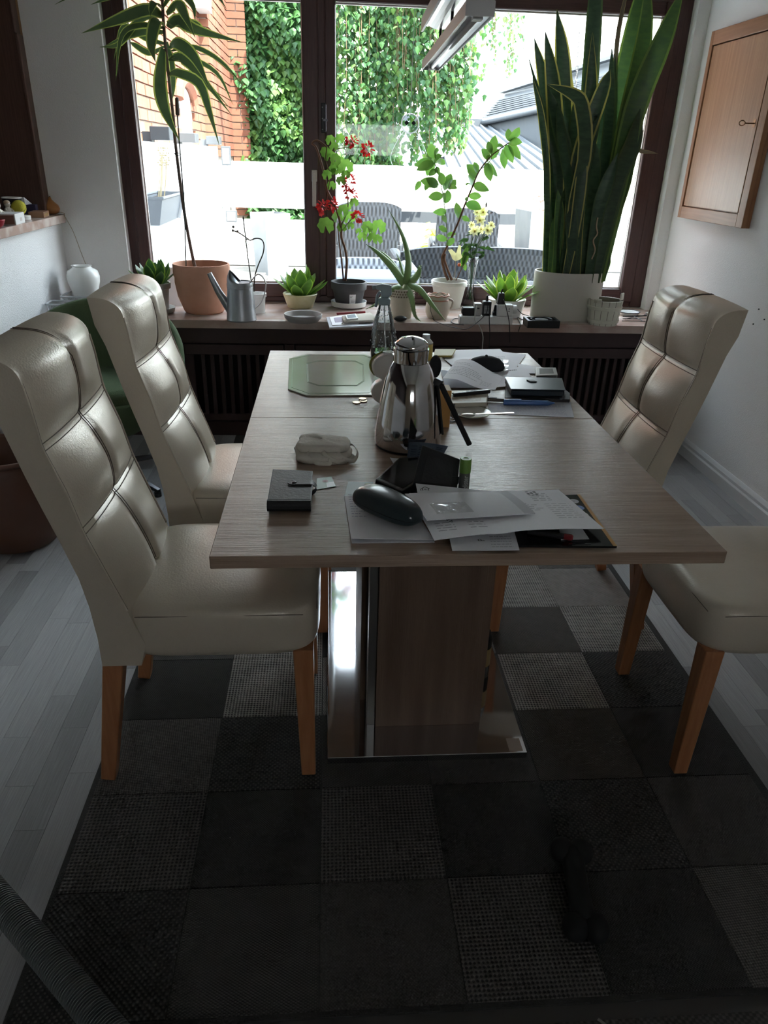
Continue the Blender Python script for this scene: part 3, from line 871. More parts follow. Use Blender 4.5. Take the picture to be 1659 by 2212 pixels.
rattan_seat('rattan_sofa', 'long dark rattan sofa seen from behind, its back to the window', 1.26, 6.55, 1.36, .66, .50, 0, cat='sofa')
rattan_seat('rattan_armchair', 'high-backed rattan armchair behind the red geranium', .32, 7.6, .62, .62, .76, .15)
rattan_seat('rattan_armchair', 'rattan armchair behind the white cut flowers in the glass vase', 1.36, 7.75, .60, .60, .72, -.1)
rattan_seat('rattan_armchair', 'pale open-weave rattan armchair low behind the geranium pot', .28, 5.75, .66, .60, .42, pi, mat=RATL)
def planter(name, label, x, y, w, h, rz, mat, flo=None):
    t = thing(name, label, 'planter', (x, y, DZ), rz)
    a = w / 2; c = a * .82
    b = B().add([(-c, -c, 0), (c, -c, 0), (c, c, 0), (-c, c, 0), (-a, -a, h), (a, -a, h), (a, a, h), (-a, a, h)], [(3, 2, 1, 0), (0, 1, 5, 4), (1, 2, 6, 5), (2, 3, 7, 6), (3, 0, 4, 7)])
    o = obj('box', b, mat, t); mo = o.modifiers.new('s', 'SOLIDIFY'); mo.thickness = .02
    obj('soil', B().box(-a + .015, a - .015, -a + .015, a - .015, h - .06, h - .03), SOIL, t)
    return t
STONE = M('pale_stone_planter', (.13, .143, .157), .6, c2=(.155, .168, .18), ns=6, detail=10)
planter('stone_planter', 'tall pale stone planter standing by the fence, left window pane', aty(586, 560, 8.4).x, 8.45, .31, .62, .62, STONE)
pt = planter('stone_planter', 'tall pale planter with a dried plant beside the rattan sofa', 2.12, 7.6, .46, .76, .1, STONE)
b = B()
for k in range(26):
    a_ = rng.uniform(0, 2 * pi); r_ = rng.uniform(.02, .16)
    b.tube([(r_ * .4 * cos(a_), r_ * .4 * sin(a_), .72), (r_ * cos(a_), r_ * sin(a_), .80 + rng.random() * .10)], .003, 4)
    b.ball((r_ * cos(a_), r_ * sin(a_), .81 + rng.random() * .08), .012, 6, 4)
obj('dried_plant', b, M('dried_pinkish', (.40, .25, .20), .9), pt)
def outdoor_pot(label, px, py, Y, r, h, mat):
    p = aty(px, py, Y)
    t = thing('white_garden_pot', label, 'pot', (p.x, Y, DZ))
    obj('pot', B().lathe([(r * .75, 0), (r, h), (r * 1.06, h), (r * 1.06, h + .03), (r * .92, h + .03), (r * .9, h - .02), (.001, h - .03)], 28), mat, t, auto=40)
    return t
GP = M('pale_grey_plastic', (.13, .135, .14), .5)
outdoor_pot('small pale pot on the terrace below the rattan sofa', 938, 600, 5.6, .075, .20, GP)
outdoor_pot('large pale pot on the terrace beside the big snake plant', 1165, 600, 5.7, .24, .30, GP)
# hosta behind the sofa
p = aty(955, 520, 8.2)
t = thing('hosta', 'lime green leafy plant in a pot behind the rattan sofa', 'plant', (p.x, 8.42, DZ))
obj('pot', B().lathe([(.11, 0), (.14, .28), (.12, .28), (.001, .25)], 20), GP, t)
LIME = M('lime_leaf', (.30, .46, .05), .5, transl=.35)
for k in range(26):
    a_ = k * 2.4; r_ = .14 + .10 * rng.random(); h_ = .30 + .24 * rng.random()
    b = leaf(B(), [(0, 0, .26), (r_ * .6 * cos(a_), r_ * .6 * sin(a_), h_), (r_ * 1.3 * cos(a_), r_ * 1.3 * sin(a_), h_ - .03)], .10, (cos(a_) * .3, sin(a_) * .3, 1), ovate, 5)
    obj('leaf', b, [LIME, LIME], t, smooth=True)
# step, bricks and glass at the left of the terrace
t = thing('wooden_platform', 'low grey wooden platform at the foot of the white terrace wall', 'platform', (-1.18, 7.1, DZ))
for k in range(6): obj('plank', B().box(.0, .62 - .02 * k, k * .17, k * .17 + .162, .0, .055), DECKM, t, bevel=.003, seg=1)
p = aty(484, 560, 7.9)
t = thing('paving_brick', 'pinkish paving brick lying on the wooden platform', 'brick', (p.x - .1, 7.75, DZ + .055))
obj('body', B().box(-.10, .10, -.06, .06, 0, .06), M('pink_brick', (.24, .13, .10), .8), t, bevel=.006)
t = thing('glass_jar', 'pale glass block standing beside the paving brick on the platform', 'jar', (aty(440, 560, 7.5).x + .02, 7.45, DZ + .055))
obj('body', B().box(-.07, .07, -.05, .05, 0, .08), M('greenish_glass', (.30, .31, .26), .3), t, bevel=.01)
# suncatcher on a thread, chain on a hook
p = aty(886, 267, 4.42)
t = thing('suncatcher', 'round clear suncatcher with two dark diamonds hanging on a thread', 'suncatcher', tuple(p))
CLR = M('clear_rim', (.75, .78, .80), .2)
obj('ring', B().tube([(.046 * cos(2 * pi * k / 36), 0, .046 * sin(2 * pi * k / 36)) for k in range(36)], .0035, 8, closed=True), CLR, t, smooth=True)
obj('disc', B().lathe([(.001, -.001), (.044, -.001), (.044, .001), (.001, .001)], 30, capb=False).xf(Matrix.Rotation(pi / 2, 4, 'X')), glass_mat('clear_disc', (.92, .95, .97), 1), t)
for s_ in (-1, 1): obj('diamond', B().box(-.009, .009, -.003, .003, -.009, .009).xf(Matrix.Translation((s_ * .019, 0, .003)) @ Matrix.Rotation(pi / 4, 4, 'Y')), MATTE, t)
obj('thread', B().tube([(0, 0, .046), (.002, 0, 2.165 - p.z)], .0012, 5), M('thread', (.3, .3, .3), .8), t)
for s_ in (-1, 1): obj('cord', B().tube(spline([(s_ * .03, 0, -.034), (s_ * .07, 0, -.09), (s_ * .10, .0, -.16), (s_ * .085, 0, -.21), (s_ * .05, 0, -.245)], 14), .0012, 5), CLR, t)
p = aty(1255, 30, 4.5)
e = aty(1245, 180, 4.5)
t = thing('hanging_chain', 'thin metal chain hanging outside the right window pane', 'chain', (p.x, 4.5, 0))
for k in range(44):
    z = 2.35 - k * .022
    if z < e.z - .3: break
    x_ = (2.06 - z) * (e.x - p.x) / (p.z - e.z)
    a_ = 0 if k % 2 else pi / 2
    obj('link', B().tube([(x_ + .006 * cos(j * pi / 4) * cos(a_), .006 * cos(j * pi / 4) * sin(a_), z + .014 * sin(j * pi / 4)) for j in range(8)], .0016, 4, closed=True), BRUSH, t)
# ================================================================ things on the window sill
SZ = .630
def sill_at(px, ybot, wbot):
    """centre of a round base whose front edge shows at (px, ybot) and whose width shows as wbot pixels"""
    f = atz(px, ybot, SZ); s = ppm(f); r = wbot / 2 / s
    return Vector((f.x, f.y + r, SZ)), r, ppm((f.x, f.y + r, SZ))
def height_at(px, y, Y): return aty(px, y, Y).z
LEAFD = M('leaf_dark', (.030, .085, .022), .35, c2=(.05, .12, .03), ns=30, transl=.18)
LEAFE = M('leaf_dark_edge', (.16, .23, .05), .4, transl=.3)
LEAFM = M('leaf_mid', (.085, .19, .030), .35, c2=(.12, .25, .04), ns=25, transl=.32)
LEAFME = M('leaf_mid_edge', (.20, .33, .06), .4, transl=.35)
LEAFB = M('leaf_bright', (.17, .33, .03), .35, c2=(.10, .22, .03), ns=18, transl=.38)
LEAFBE = M('leaf_bright_edge', (.34, .44, .10), .4, transl=.4)
BARK = M('grey_brown_bark', (.14, .095, .075), .85, c2=(.20, .15, .12), ns=20, bump=.6, bs=80)
BARKR = M('red_brown_stem', (.15, .07, .04), .75)

def rosette(t, n, r0, h, zb, mats, rng, w=.055, spread=1.0, base_r=.02):
    """bird's-nest snake plant: short pointed cupped leaves in a funnel; every leaf a part"""
    for k in range(n):
        a = k * 2.399 + rng.uniform(-.3, .3); u = k / (n - 1)
        hh = h * (1.0 - .50 * u) * rng.uniform(.85, 1.05); rr = r0 * (.30 + 1.0 * u) * spread * rng.uniform(.85, 1.1)
        ca, sa = cos(a), sin(a); b0 = base_r * (.4 + u)
        pts = [(b0 * ca, b0 * sa, zb), ((b0 + rr * .35) * ca, (b0 + rr * .35) * sa, zb + hh * .45), ((b0 + rr * .75) * ca, (b0 + rr * .75) * sa, zb + hh * .82), ((b0 + rr) * ca, (b0 + rr) * sa, zb + hh)]
        o = obj('leaf', leaf(B(), pts, w * rng.uniform(.85, 1.1), (-ca, -sa, .35), lance, 7, fold=-.30, edge=.10), mats, t, smooth=True)

# 1 dark hahnii in a pale pot with saucer
rng = random.Random(31)
c, r, s = sill_at(336, 680, 52)
t = thing('snake_plant', 'small dark green rosette snake plant in a pale pot on a saucer, left sill end', 'plant', tuple(c))
PALE = M('pale_glazed_pot', (.52, .51, .48), .5)
zt = height_at(336, 610, c.y) - SZ
obj('pot', B().lathe([(.058, .014), (.066, zt * .8), (.076, zt * .82), (.078, zt), (.070, zt), (.066, zt - .03), (.001, zt - .03)], 32), PALE, t, auto=40)
obj('saucer', B().lathe([(.06, 0), (.085, .006), (.09, .028), (.084, .028), (.07, .012), (.001, .012)], 32), PALE, t, auto=40)
obj('soil', B().lathe([(.066, zt - .02), (.001, zt - .016)], 20, capb=False), SOIL, t)
rosette(t, 15, .085, .155, zt - .02, [LEAFD, LEAFE], rng, .062)
# 2 terracotta pot with the dracaena
c, r, s = sill_at(436, 681, 84)
t = thing('dracaena', 'tall striped dracaena on a bare stem in a big terracotta pot', 'plant', tuple(c))
zt = height_at(436, 577, c.y - .14) - SZ; R_ = 59 / s
obj('pot', B().lathe([(.66 * R_, 0), (.72 * R_, .01), (.90 * R_, zt * .34), (.97 * R_, zt * .62), (.96 * R_, zt * .73), (1.0 * R_, zt * .77), (1.0 * R_, zt - .006), (.985 * R_, zt), (.93 * R_, zt), (.91 * R_, zt - .05), (.001, zt - .06)], 44), TERRA, t, auto=50)
obj('soil', B().lathe([(.92 * R_, zt - .045), (.001, zt - .04)], 30, capb=False), SOIL, t)
def px3(lst, Y, org):
    out = []
    for q in lst:
        p = aty(q[0], q[1], Y + (q[2] if len(q) > 2 else 0)); out.append(p - org)
    return out
DRY_ = c.y
stem = px3([(422, 580), (414, 545), (400, 470), (388, 385), (378, 300), (374, 250), (366, 180), (354, 60), (350, -20), (348, -60)], DRY_, c)
obj('stem', B().tube(spline(stem, 40), [.0085 - .002 * k / 40 for k in range(41)], 8), BARK, t, smooth=True)
stk = px3([(402, 580), (398, 440), (389, 330), (383, 245)], DRY_ - .02, c)
so = obj('stake', B().tube(stk, .0035, 6), M('dark_green_stake', (.03, .045, .035), .5), t)
tp = px3([(384, 250), (382, 210)], DRY_ - .02, c)
obj('bulb', B().tube(spline([tp[0], tp[0].lerp(tp[1], .15), tp[0].lerp(tp[1], .8), tp[1]], 8), [.004, .009, .010, .010, .010, .009, .009, .008, .003], 8), M('brown_bulb', (.10, .065, .05), .6), so)
tw = px3([(376, 332), (384, 330), (391, 333), (384, 336)], DRY_ - .01, c)
obj('wire_tie', B().tube(spline(tw + [tw[0]], 16), .0018, 5), BLACK, so)
DRL = [M('dracaena_green', (.060, .110, .045), .4, c2=(.085, .135, .055), ns=14, transl=.18), M('dracaena_edge', (.30, .36, .12), .45, transl=.3)]
DL = [  # base, middle..., tip (pixels, depth offset), width px
 ([(352, 105), (346, 180, -.05), (357, 240, -.08), (388, 305, -.09)], 27), ([(360, 90), (372, 140, .04), (374, 190, .06), (368, 230, .05)], 12),
 ([(356, 60), (338, 45, -.10), (327, 95, -.14), (336, 135, -.15)], 24), ([(352, 35), (318, 22, -.04), (250, 45, -.08), (176, 72, -.08)], 25),
 ([(350, 30), (300, 45, .05), (258, 95, .08), (215, 102, .05)], 15), ([(352, 60), (300, 55, -.05), (262, 80, -.1), (250, 175, -.1)], 12),
 ([(354, 70), (310, 70, .06), (278, 78, .1), (225, 100, .08)], 17), ([(356, 95), (320, 85, .1), (288, 65, .12), (262, 62, .12), (246, 130, .12)], 14),
 ([(357, 100), (325, 115, .1), (292, 98, .12), (280, 90, .12)], 13), ([(350, 20), (335, 5, -.1), (327, 20, -.12), (325, 35, -.12)], 14),
 ([(364, 60), (385, 45, .05), (425, 65, .06), (525, 92, .04)], 27), ([(360, 30), (385, 10, -.05), (400, 35, -.1), (422, 82, -.12)], 20),
 ([(362, 50), (395, 55, .1), (425, 55, .12), (450, 80, .12)], 22), ([(366, 100), (385, 95, -.06), (420, 125, -.1), (455, 195, -.12)], 26),
 ([(368, 130), (390, 125, .05), (425, 155, .06), (500, 248, .06)], 22), ([(366, 160), (385, 158, -.05), (430, 180, -.08), (452, 240, -.1), (474, 315, -.1)], 20),
 ([(370, 110), (420, 102, .1), (480, 135, .12), (533, 195, .12)], 10), ([(372, 128), (410, 125, .12), (470, 160, .14), (504, 228, .14)], 10),
 ([(364, 130), (395, 132, .08), (430, 160, .1), (498, 235, .1)], 12), ([(352, 15), (380, -20, -.05), (415, 10, -.06), (422, 45, -.06)], 14),
 ([(350, -5), (300, -30, -.05), (250, -10, -.05), (196, 10, -.05)], 16), ([(350, -20), (300, -60, .05), (200, -30, .05), (118, 10, .05)], 14),
 ([(350, -10), (410, -40, .05), (460, -20, .05), (490, 20, .05)], 14), ([(350, -40), (340, -90, 0), (300, -140, 0), (260, -130, 0)], 20),
 ([(350, -40), (370, -95, 0), (410, -130, 0), (450, -120, 0)], 20)]
for pts, w in DL:
    P = px3(pts, DRY_, c); wd = w / s
    d = P[-1] - P[0]
    obj('leaf', leaf(B(), P, wd, (0, -1, .35), lance, 14, fold=.16, edge=.12), DRL, t, smooth=True)
# 3 paper bag behind, zinc watering can, orchid pot
p = atz(378, 660, SZ)
t = thing('paper_bag', 'plain white paper bag standing between the pale pot and the terracotta pot', 'bag', (p.x, p.y + .02, SZ))
obj('body', B().add([(-.045, -.03, 0), (.045, -.03, 0), (.045, .03, 0), (-.045, .03, 0), (-.055, -.01, .20), (.05, -.014, .19), (.05, .012, .19), (-.055, .01, .20)], [(0, 1, 5, 4), (1, 2, 6, 5), (2, 3, 7, 6), (3, 0, 4, 7), (3, 2, 1, 0)]), PAPER, t)
c, r, s = sill_at(519, 697, 64)
t = thing('watering_can', 'zinc grey metal watering can with long spout and wire handle', 'watering can', tuple(c))
zt = height_at(519, 612, c.y - .05) - SZ
R_ = r
obj('body', B().lathe([(R_ * 1.0, 0), (R_ * 1.02, .004), (R_ * 1.0, .008), (R_ * .86, zt - .03), (R_ * .88, zt - .028), (R_ * .86, zt - .018), (R_ * .88, zt - .012), (R_ * .85, zt - .004), (R_ * .85, zt)], 40), ZINC, t, auto=30)
hd = B()
hd.grid(lambda u, v: (R_ * .85 * cos(pi * (-.5 + u)) * 1.0 * -1 * (1 - .12 * v) if False else -R_ * .85 * sin(pi * u) * (1 - .25 * v * v) + .0, -R_ * .85 * cos(pi * u) * (1 - .45 * v * v), zt + .055 * v * sin(pi * u)), 20, 6)
obj('hood', hd, ZINC, t, smooth=True)
obj('top_plate', B().lathe([(R_ * .83, zt - .004), (.001, zt - .004)], 30, capb=False), M('zinc_dark', (.12, .12, .13), .5, metal=.6), t)
tip = aty(452, 590, c.y) - c; bs = aty(491, 668, c.y) - c
obj('spout', B().tube([bs + V(.02, 0, -.01), bs.lerp(tip, .5), tip], [.024, .017, .012], 14), ZINC, t, auto=50)
a0, a1 = aty(545, 612, c.y) - c, aty(550, 672, c.y) - c
for dy in (-.006, .006):
    pts = spline([a0 + V(-.015, dy, .0), aty(558, 592, c.y) - c + V(0, dy, 0), aty(574, 612, c.y) - c + V(0, dy, 0), aty(566, 650, c.y) - c + V(0, dy, 0), a1 + V(-.012, dy, 0)], 24)
    obj('wire_handle', B().tube(pts, .0028, 6), BRUSH, t, smooth=True)
c, r, s = sill_at(556, 678, 30)
t = thing('dried_orchid', 'withered orchid stem tied to a thin stake in a small white pot', 'plant', tuple(c))
zt = height_at(556, 635, c.y - .03) - SZ
obj('pot', B().lathe([(r, 0), (r * 1.18, zt * .8), (r * 1.32, zt * .82), (r * 1.34, zt), (r * 1.2, zt), (r * 1.1, zt - .02), (.001, zt - .02)], 28), CERAM, t, auto=40)
DS = M('dark_dry_stem', (.035, .03, .022), .8)
so = obj('stake', B().tube(px3([(546, 632), (536, 560), (525, 468)], c.y, c), .0032, 6), M('dark_green_stake', (.03, .045, .035), .5), t)
obj('tip', B().tube(px3([(526, 474), (525, 466)], c.y, c), [.006, .001], 6), BLACK, so)
obj('stem', B().tube(spline(px3([(549, 630), (550, 600), (557, 575), (568, 548), (570, 528), (564, 517), (552, 515), (540, 519), (530, 512), (518, 504), (504, 498)], c.y + .01, c), 44), .0032, 6), DS, t, smooth=True)
obj('tie', B().tube(spline(px3([(533, 516), (528, 528), (534, 530), (540, 524), (532, 520), (538, 514)], c.y - .01, c), 20), .0016, 5), DS, t)
for q in ((504, 490), (503, 498), (513, 500)): obj('bud', B().ball(px3([q], c.y + .01, c)[0], .007, 8, 6), M('grey_bud', (.28, .26, .22), .8), t)
# 4 yellow pot hahnii, dish
c, r, s = sill_at(648, 668, 54)
t = thing('snake_plant', 'bright rosette snake plant in a pale yellow pot behind the grey dish', 'plant', tuple(c))
zt = height_at(648, 638, c.y - .08) - SZ; rt = 37 / s
YEL = M('pale_yellow_glaze', (.62, .58, .32), .3, c2=(.68, .64, .42), ns=30)
obj('pot', B().lathe([(r, 0), (r * 1.03, .004), (rt * .97, zt - .01), (rt, zt - .004), (rt * .97, zt), (rt * .90, zt - .01), (.001, zt - .02)], 36), YEL, t, auto=40)
obj('soil', B().lathe([(rt * .9, zt - .015), (.001, zt - .012)], 20, capb=False), SOIL, t)
rng = random.Random(8)
rosette(t, 17, .115, .165, zt - .02, [LEAFM, LEAFME], rng, .075)
c, r, s = sill_at(654, 700, 66)
t = thing('grey_dish', 'empty shallow grey saucer dish at the sill edge', 'dish', tuple(c))
R_ = 41 / s
obj('dish', B().lathe([(r, 0), (R_ * .97, .018), (R_, .034), (R_ * .99, .037), (R_ * .94, .035), (R_ * .86, .012), (.001, .010)], 44), M('grey_earthenware', (.40, .38, .36), .5), t, auto=40)
# 5 geranium
c, r, s = sill_at(754, 668, 56)
t = thing('geranium', 'red flowering geranium in a dark grey plastic pot with a price label', 'plant', tuple(c))
zt = height_at(754, 613, c.y - .09) - SZ; rt = 38.5 / s
PG = M('dark_grey_plastic', (.060, .060, .066), .5)
obj('pot', B().lathe([(r, .014), (rt * .90, zt * .70), (rt * .98, zt * .71), (rt, zt - .004), (rt * .99, zt), (rt * .92, zt), (rt * .88, zt - .035), (.001, zt - .035)], 40), PG, t, auto=40)
obj('saucer', B().lathe([(rt * .75, 0), (rt * .96, .008), (rt * 1.0, .034), (rt * .95, .034), (rt * .85, .013), (.001, .012)], 40), CERAM, t, auto=40)
obj('soil', B().lathe([(rt * .9, zt - .03), (.001, zt - .024)], 24, capb=False), SOIL, t)
lb = obj('price_label', B().grid(lambda u, v: ((r + (rt * .9 - r) * (.32 + .42 * v) + .001) * sin(.02 + .42 * u), -(r + (rt * .9 - r) * (.32 + .42 * v) + .001) * cos(.02 + .42 * u), zt * (.22 + .36 * v)), 6, 3), PAPER, t)
INK = M('grey_print', (.12, .12, .13), .8)
b = B()
for zz, u0, u1 in ((.52, .08, .5), (.46, .08, .4), (.36, .2, .9), (.31, .25, .9), (.27, .3, .85)):
    b.grid(lambda u, v: ((r + (rt * .9 - r) * (.32 + .42 * (zz - .22) / .36) + .0018) * sin(.02 + .42 * (u0 + (u1 - u0) * u)), -(r + (rt * .9 - r) * (.32 + .42 * (zz - .22) / .36) + .0018) * cos(.02 + .42 * (u0 + (u1 - u0) * u)), zt * (zz + .014 * v)), 5, 1)
obj('print', b, INK, lb)
gy = c.y
def stem_part(pts, rad, mat=BARKR, n=24): return obj('stem', B().tube(spline(px3(pts, gy, c), n), [rad * (1 - .4 * k / n) for k in range(n + 1)], 7), mat, t, smooth=True)
stem_part([(746, 606), (749, 570), (746, 540), (738, 515), (737, 495), (732, 470), (722, 440), (706, 410), (701, 380), (692, 345), (683, 318), (674, 310), (684, 303), (697, 310), (706, 318)], .0075, n=40)
stem_part([(742, 606), (738, 565), (733, 525), (730, 495)], .005)
stem_part([(736, 490), (745, 470), (752, 440), (745, 400), (735, 360), (728, 335), (724, 318)], .0045, M('green_stem', (.14, .20, .06), .6))
stem_part([(738, 500), (765, 470), (790, 485), (805, 505)], .003, M('green_stem', (.14, .20, .06), .6))
stem_part([(725, 322), (755, 318), (785, 318)], .0025, M('green_stem', (.14, .20, .06), .6))
stem_part([(706, 318), (704, 345), (712, 385), (706, 430)], .003)
GL = [M('geranium_leaf', (.13, .29, .04), .5, c2=(.19, .36, .06), ns=30, transl=.40)]
def round_leaf(p, rad, nx):
    b = B(); nrm = Vector(nx).normalized(); a = nrm.cross(V(0, 0, 1)).normalized(); q = a.cross(nrm)
    N = 28; vs = [p]
    for ring, k in ((.55, .10), (1, .0)):
        for j in range(N):
            th = .35 + (2 * pi - .7) * j / (N - 1) - pi / 2 - pi + .0
            rr = rad * ring * (1 + (.09 * cos(th * 7) if ring == 1 else 0))
            vs.append(p + a * rr * cos(th) - q * rr * sin(th) * .95 + nrm * (rad * .18 * (ring ** 2)))
    fs = [(0, 1 + j, 2 + j) for j in range(N - 1)] + [(1 + j, 1 + N + j, 2 + N + j, 2 + j) for j in range(N - 1)]
    return b.add(vs, fs)
rng = random.Random(77)
for x, y, w in ((714, 303, 17), (735, 300, 17), (703, 328, 18), (712, 338, 22), (724, 345, 20), (727, 365, 26), (748, 360, 26), (736, 352, 20), (707, 378, 18), (716, 402, 17), (736, 392, 18), (722, 372, 14),
                (765, 437, 16), (752, 447, 12), (703, 488, 30), (740, 455, 22), (728, 470, 22), (754, 470, 22), (738, 492, 18), (757, 488, 14), (765, 465, 14), (775, 500, 12),
                (817, 490, 28), (793, 490, 22), (805, 515, 20), (815, 518, 20), (783, 512, 18), (795, 500, 16), (722, 318, 16), (747, 378, 16)):
    p = aty(x, y, gy + rng.uniform(-.06, .06)) - c
    obj('leaf', round_leaf(p, w / 2 / s * 1.15, (rng.uniform(-.5, .5), -1, rng.uniform(-.2, .7))), GL, t, smooth=True)
RED = M('geranium_red', (.62, .022, .020), .55, c2=(.40, .012, .012), ns=40, transl=.25)
def flower_head(x, y, w, h, n):
    p = aty(x, y, gy - .03) - c; b = B()
    for k in range(n):
        d = V(rng.gauss(0, 1), rng.gauss(0, 1), rng.gauss(0, 1)).normalized()
        q = p + V(d.x * w / 2 / s, d.y * w / 2.6 / s, d.z * h / 2 / s) * rng.uniform(.55, 1)
        leaf(b, [q - d * .004, q + d * .007, q + d * .015 + V(0, 0, -.002)], .016, d.orthogonal() + V(0, -.3, .4), ovate, 3, .15)
    obj('blossom', b, [RED, RED], t, smooth=True)
flower_head(759, 305, 20, 18, 34); flower_head(795, 322, 22, 24, 34); flower_head(754, 395, 24, 40, 52); flower_head(758, 420, 22, 22, 24)
flower_head(699, 448, 22, 28, 40); flower_head(718, 440, 18, 26, 30); flower_head(772, 467, 22, 20, 36)
# 6 magazines, cloth, phone and red glasses case in front of the geranium saucer
def flat_on_sill(pts, z): return [Vector((atz(x, y, SZ + z).x, atz(x, y, SZ + z).y, SZ + z)) for x, y in pts]
def slab(name, label, cat, pts, z, th, mat, group=None, bevel=0):
    P = flat_on_sill(pts, z); o = Vector((sum(p.x for p in P) / len(P), sum(p.y for p in P) / len(P), SZ + z))
    t = thing(name, label, cat, tuple(o), 0, group)
    return t, [p - o for p in P]
t, P = slab('magazine', 'white magazine at the bottom of the papers on the sill', 'magazine', [(712, 711), (705, 688), (806, 684), (812, 706)], 0, .006, PAPER)
obj('pages', B().prism(P, (0, 0, .007)), PAPER, t); obj('cover', B().prism([p + V(0, 0, .0071) for p in P], (0, 0, .0008)), M('magazine_cover', (.62, .63, .68), .3), t)
t, P = slab('brochure', 'folded white brochure lying over the magazine on the sill', 'brochure', [(718, 704), (712, 686), (760, 680), (775, 700)], .0082, .002, PAPER)
obj('sheet', B().prism(P, (0, 0, .003)), PAPER, t)
obj('picture', B().prism([p * .55 + V(-.01, .008, .0031) for p in P], (0, 0, .0004)), M('brochure_print', (.35, .30, .40), .5), t)
t, P = slab('cotton_pouch', 'beige cotton pouch with a tied cord on the magazines', 'pouch', [(742, 700), (738, 688), (800, 680), (812, 690), (806, 697)], .0115, .015, PAPER)
b = B(); b.prism(P, (0, 0, .014)); obj('fabric', b, M('beige_cotton', (.52, .47, .40), .9, bump=.5, bs=60), t, bevel=.006, seg=3)
obj('cord', B().tube(spline([P[0] + V(0, 0, .016), P[0] + V(.03, .008, .018), P[0] + V(.02, -.012, .018), P[0] + V(-.01, -.014, .004)], 16), .002, 5), M('beige_cotton', (.52, .47, .40), .9), t)
t, P = slab('display_device', 'small white device with a grey screen on the cotton pouch', 'device', [(749, 692), (745, 683), (769, 680), (774, 690)], .0262, .006, WHITE)
bd = obj('case', B().prism(P, (0, 0, .007)), WHITE, t, bevel=.002)
obj('screen', B().prism([p * .72 + V(0, 0, .0071) for p in P], (0, 0, .0005)), M('lcd_grey', (.38, .43, .48), .2), bd)
t, P = slab('red_pen', 'dark red pen lying at the foot of the geranium saucer', 'pen', [(728, 683), (788, 679)], 0, .01, RED)
d = (P[1] - P[0])
P[0] += V(0, -.012, 0); P[1] += V(0, -.012, 0)
obj('barrel', B().tube([P[0] + V(0, 0, .0145), P[1] + V(0, 0, .0145)], .006, 10), M('dark_red_plastic', (.22, .02, .025), .35), t, smooth=False)
obj('cap', B().tube([P[1].lerp(P[0], .25) + V(0, 0, .0145), P[1] + V(0, 0, .0145)], .0068, 10), M('dark_red_plastic', (.22, .02, .025), .35), t)
# 7 aloe
c, r, s = sill_at(868, 690, 44)
t = thing('aloe', 'aloe with long toothed leaves in a beige lace pattern pot', 'plant', tuple(c))
zt = height_at(868, 627, c.y - .07) - SZ; rt = 28 / s
LACE = M('beige_lace_pot', (.58, .52, .42), .6)
pt = obj('pot', B().lathe([(r, 0), (rt * .94, zt * .7), (rt * .97, zt * .72), (rt * .97, zt - .004), (rt * .92, zt), (rt * .86, zt - .02), (.001, zt - .02)], 36), LACE, t, auto=40)
b = B()
for row in range(3):
    for k in range(30):
        a = 2 * pi * (k + .5 * (row % 2)) / 30; z = zt * (.76 + .085 * row)
        b.ball((rt * .972 * cos(a), rt * .972 * sin(a), z), .0042, 6, 4)
obj('lace_dot', stuff(obj('lace_holes', b, M('lace_shadow', (.22, .18, .13), .8), pt)) and B().lathe([(rt * .985, zt * .715), (rt * .995, zt * .725), (rt * .985, zt * .735)], 36, capb=False), LACE, pt)
obj('soil', B().lathe([(rt * .86, zt - .018), (.001, zt - .012)], 20, capb=False), SOIL, t)
AL = [M('aloe_green', (.26, .38, .17), .4, c2=(.32, .44, .20), ns=20, transl=.3), M('aloe_edge', (.26, .36, .16), .45, transl=.2)]
ALV = [([(878, 612), (882, 560, .0), (868, 505, 0), (839, 452, 0)], 22), ([(872, 612), (845, 575, -.03), (815, 545, -.04), (790, 527, -.05)], 20), ([(876, 612), (850, 570, .05), (832, 550, .07), (818, 540, .08)], 13),
       ([(884, 612), (900, 596, .02), (906, 582, .03), (902, 575, .03)], 17), ([(876, 614), (868, 580, .04), (862, 560, .05), (855, 545, .05)], 10),
       ([(874, 618), (888, 640, -.09), (896, 680, -.13), (908, 717, -.16)], 15), ([(880, 616), (905, 625, -.08), (935, 660, -.12), (962, 702, -.14)], 17), ([(864, 618), (838, 630, -.06), (815, 655, -.07), (790, 668, -.08)], 14),
       ([(884, 608), (904, 590, .06), (908, 575, .07), (905, 640, .05)], 8)]
for pts, w in ALV:
    P = px3(pts, c.y, c); bq = B(); n_ = 16
    for p in P: p.z = max(p.z, .012)
    Q = spline(P, n_); ww = w / s / 2
    bq.tube(Q, [max(.0012, ww * (1 - (k / n_) ** 1.6) * (1 if k else .9)) for k in range(n_ + 1)], 8, flat=.45)
    lf = obj('leaf', bq, AL[0], t, smooth=True)
    tb = B()
    for k in range(1, n_ - 1):
        for s_ in (-1, 1):
            d = (Q[k + 1] - Q[k - 1]).normalized(); a = d.cross(V(0, -1, .1)).normalized()
            e = Q[k] + a * s_ * ww * (1 - (k / n_) ** 1.6) * .96
            tb.bar(e, e + a * s_ * .0035 + d * .002, .002, .002, w2=.0005, h2=.0005)
    obj('teeth', stuff(obj('thorn', tb, AL[1], lf)) and B().bar(Q[-2], Q[-1], .001, .001), AL[1], lf)
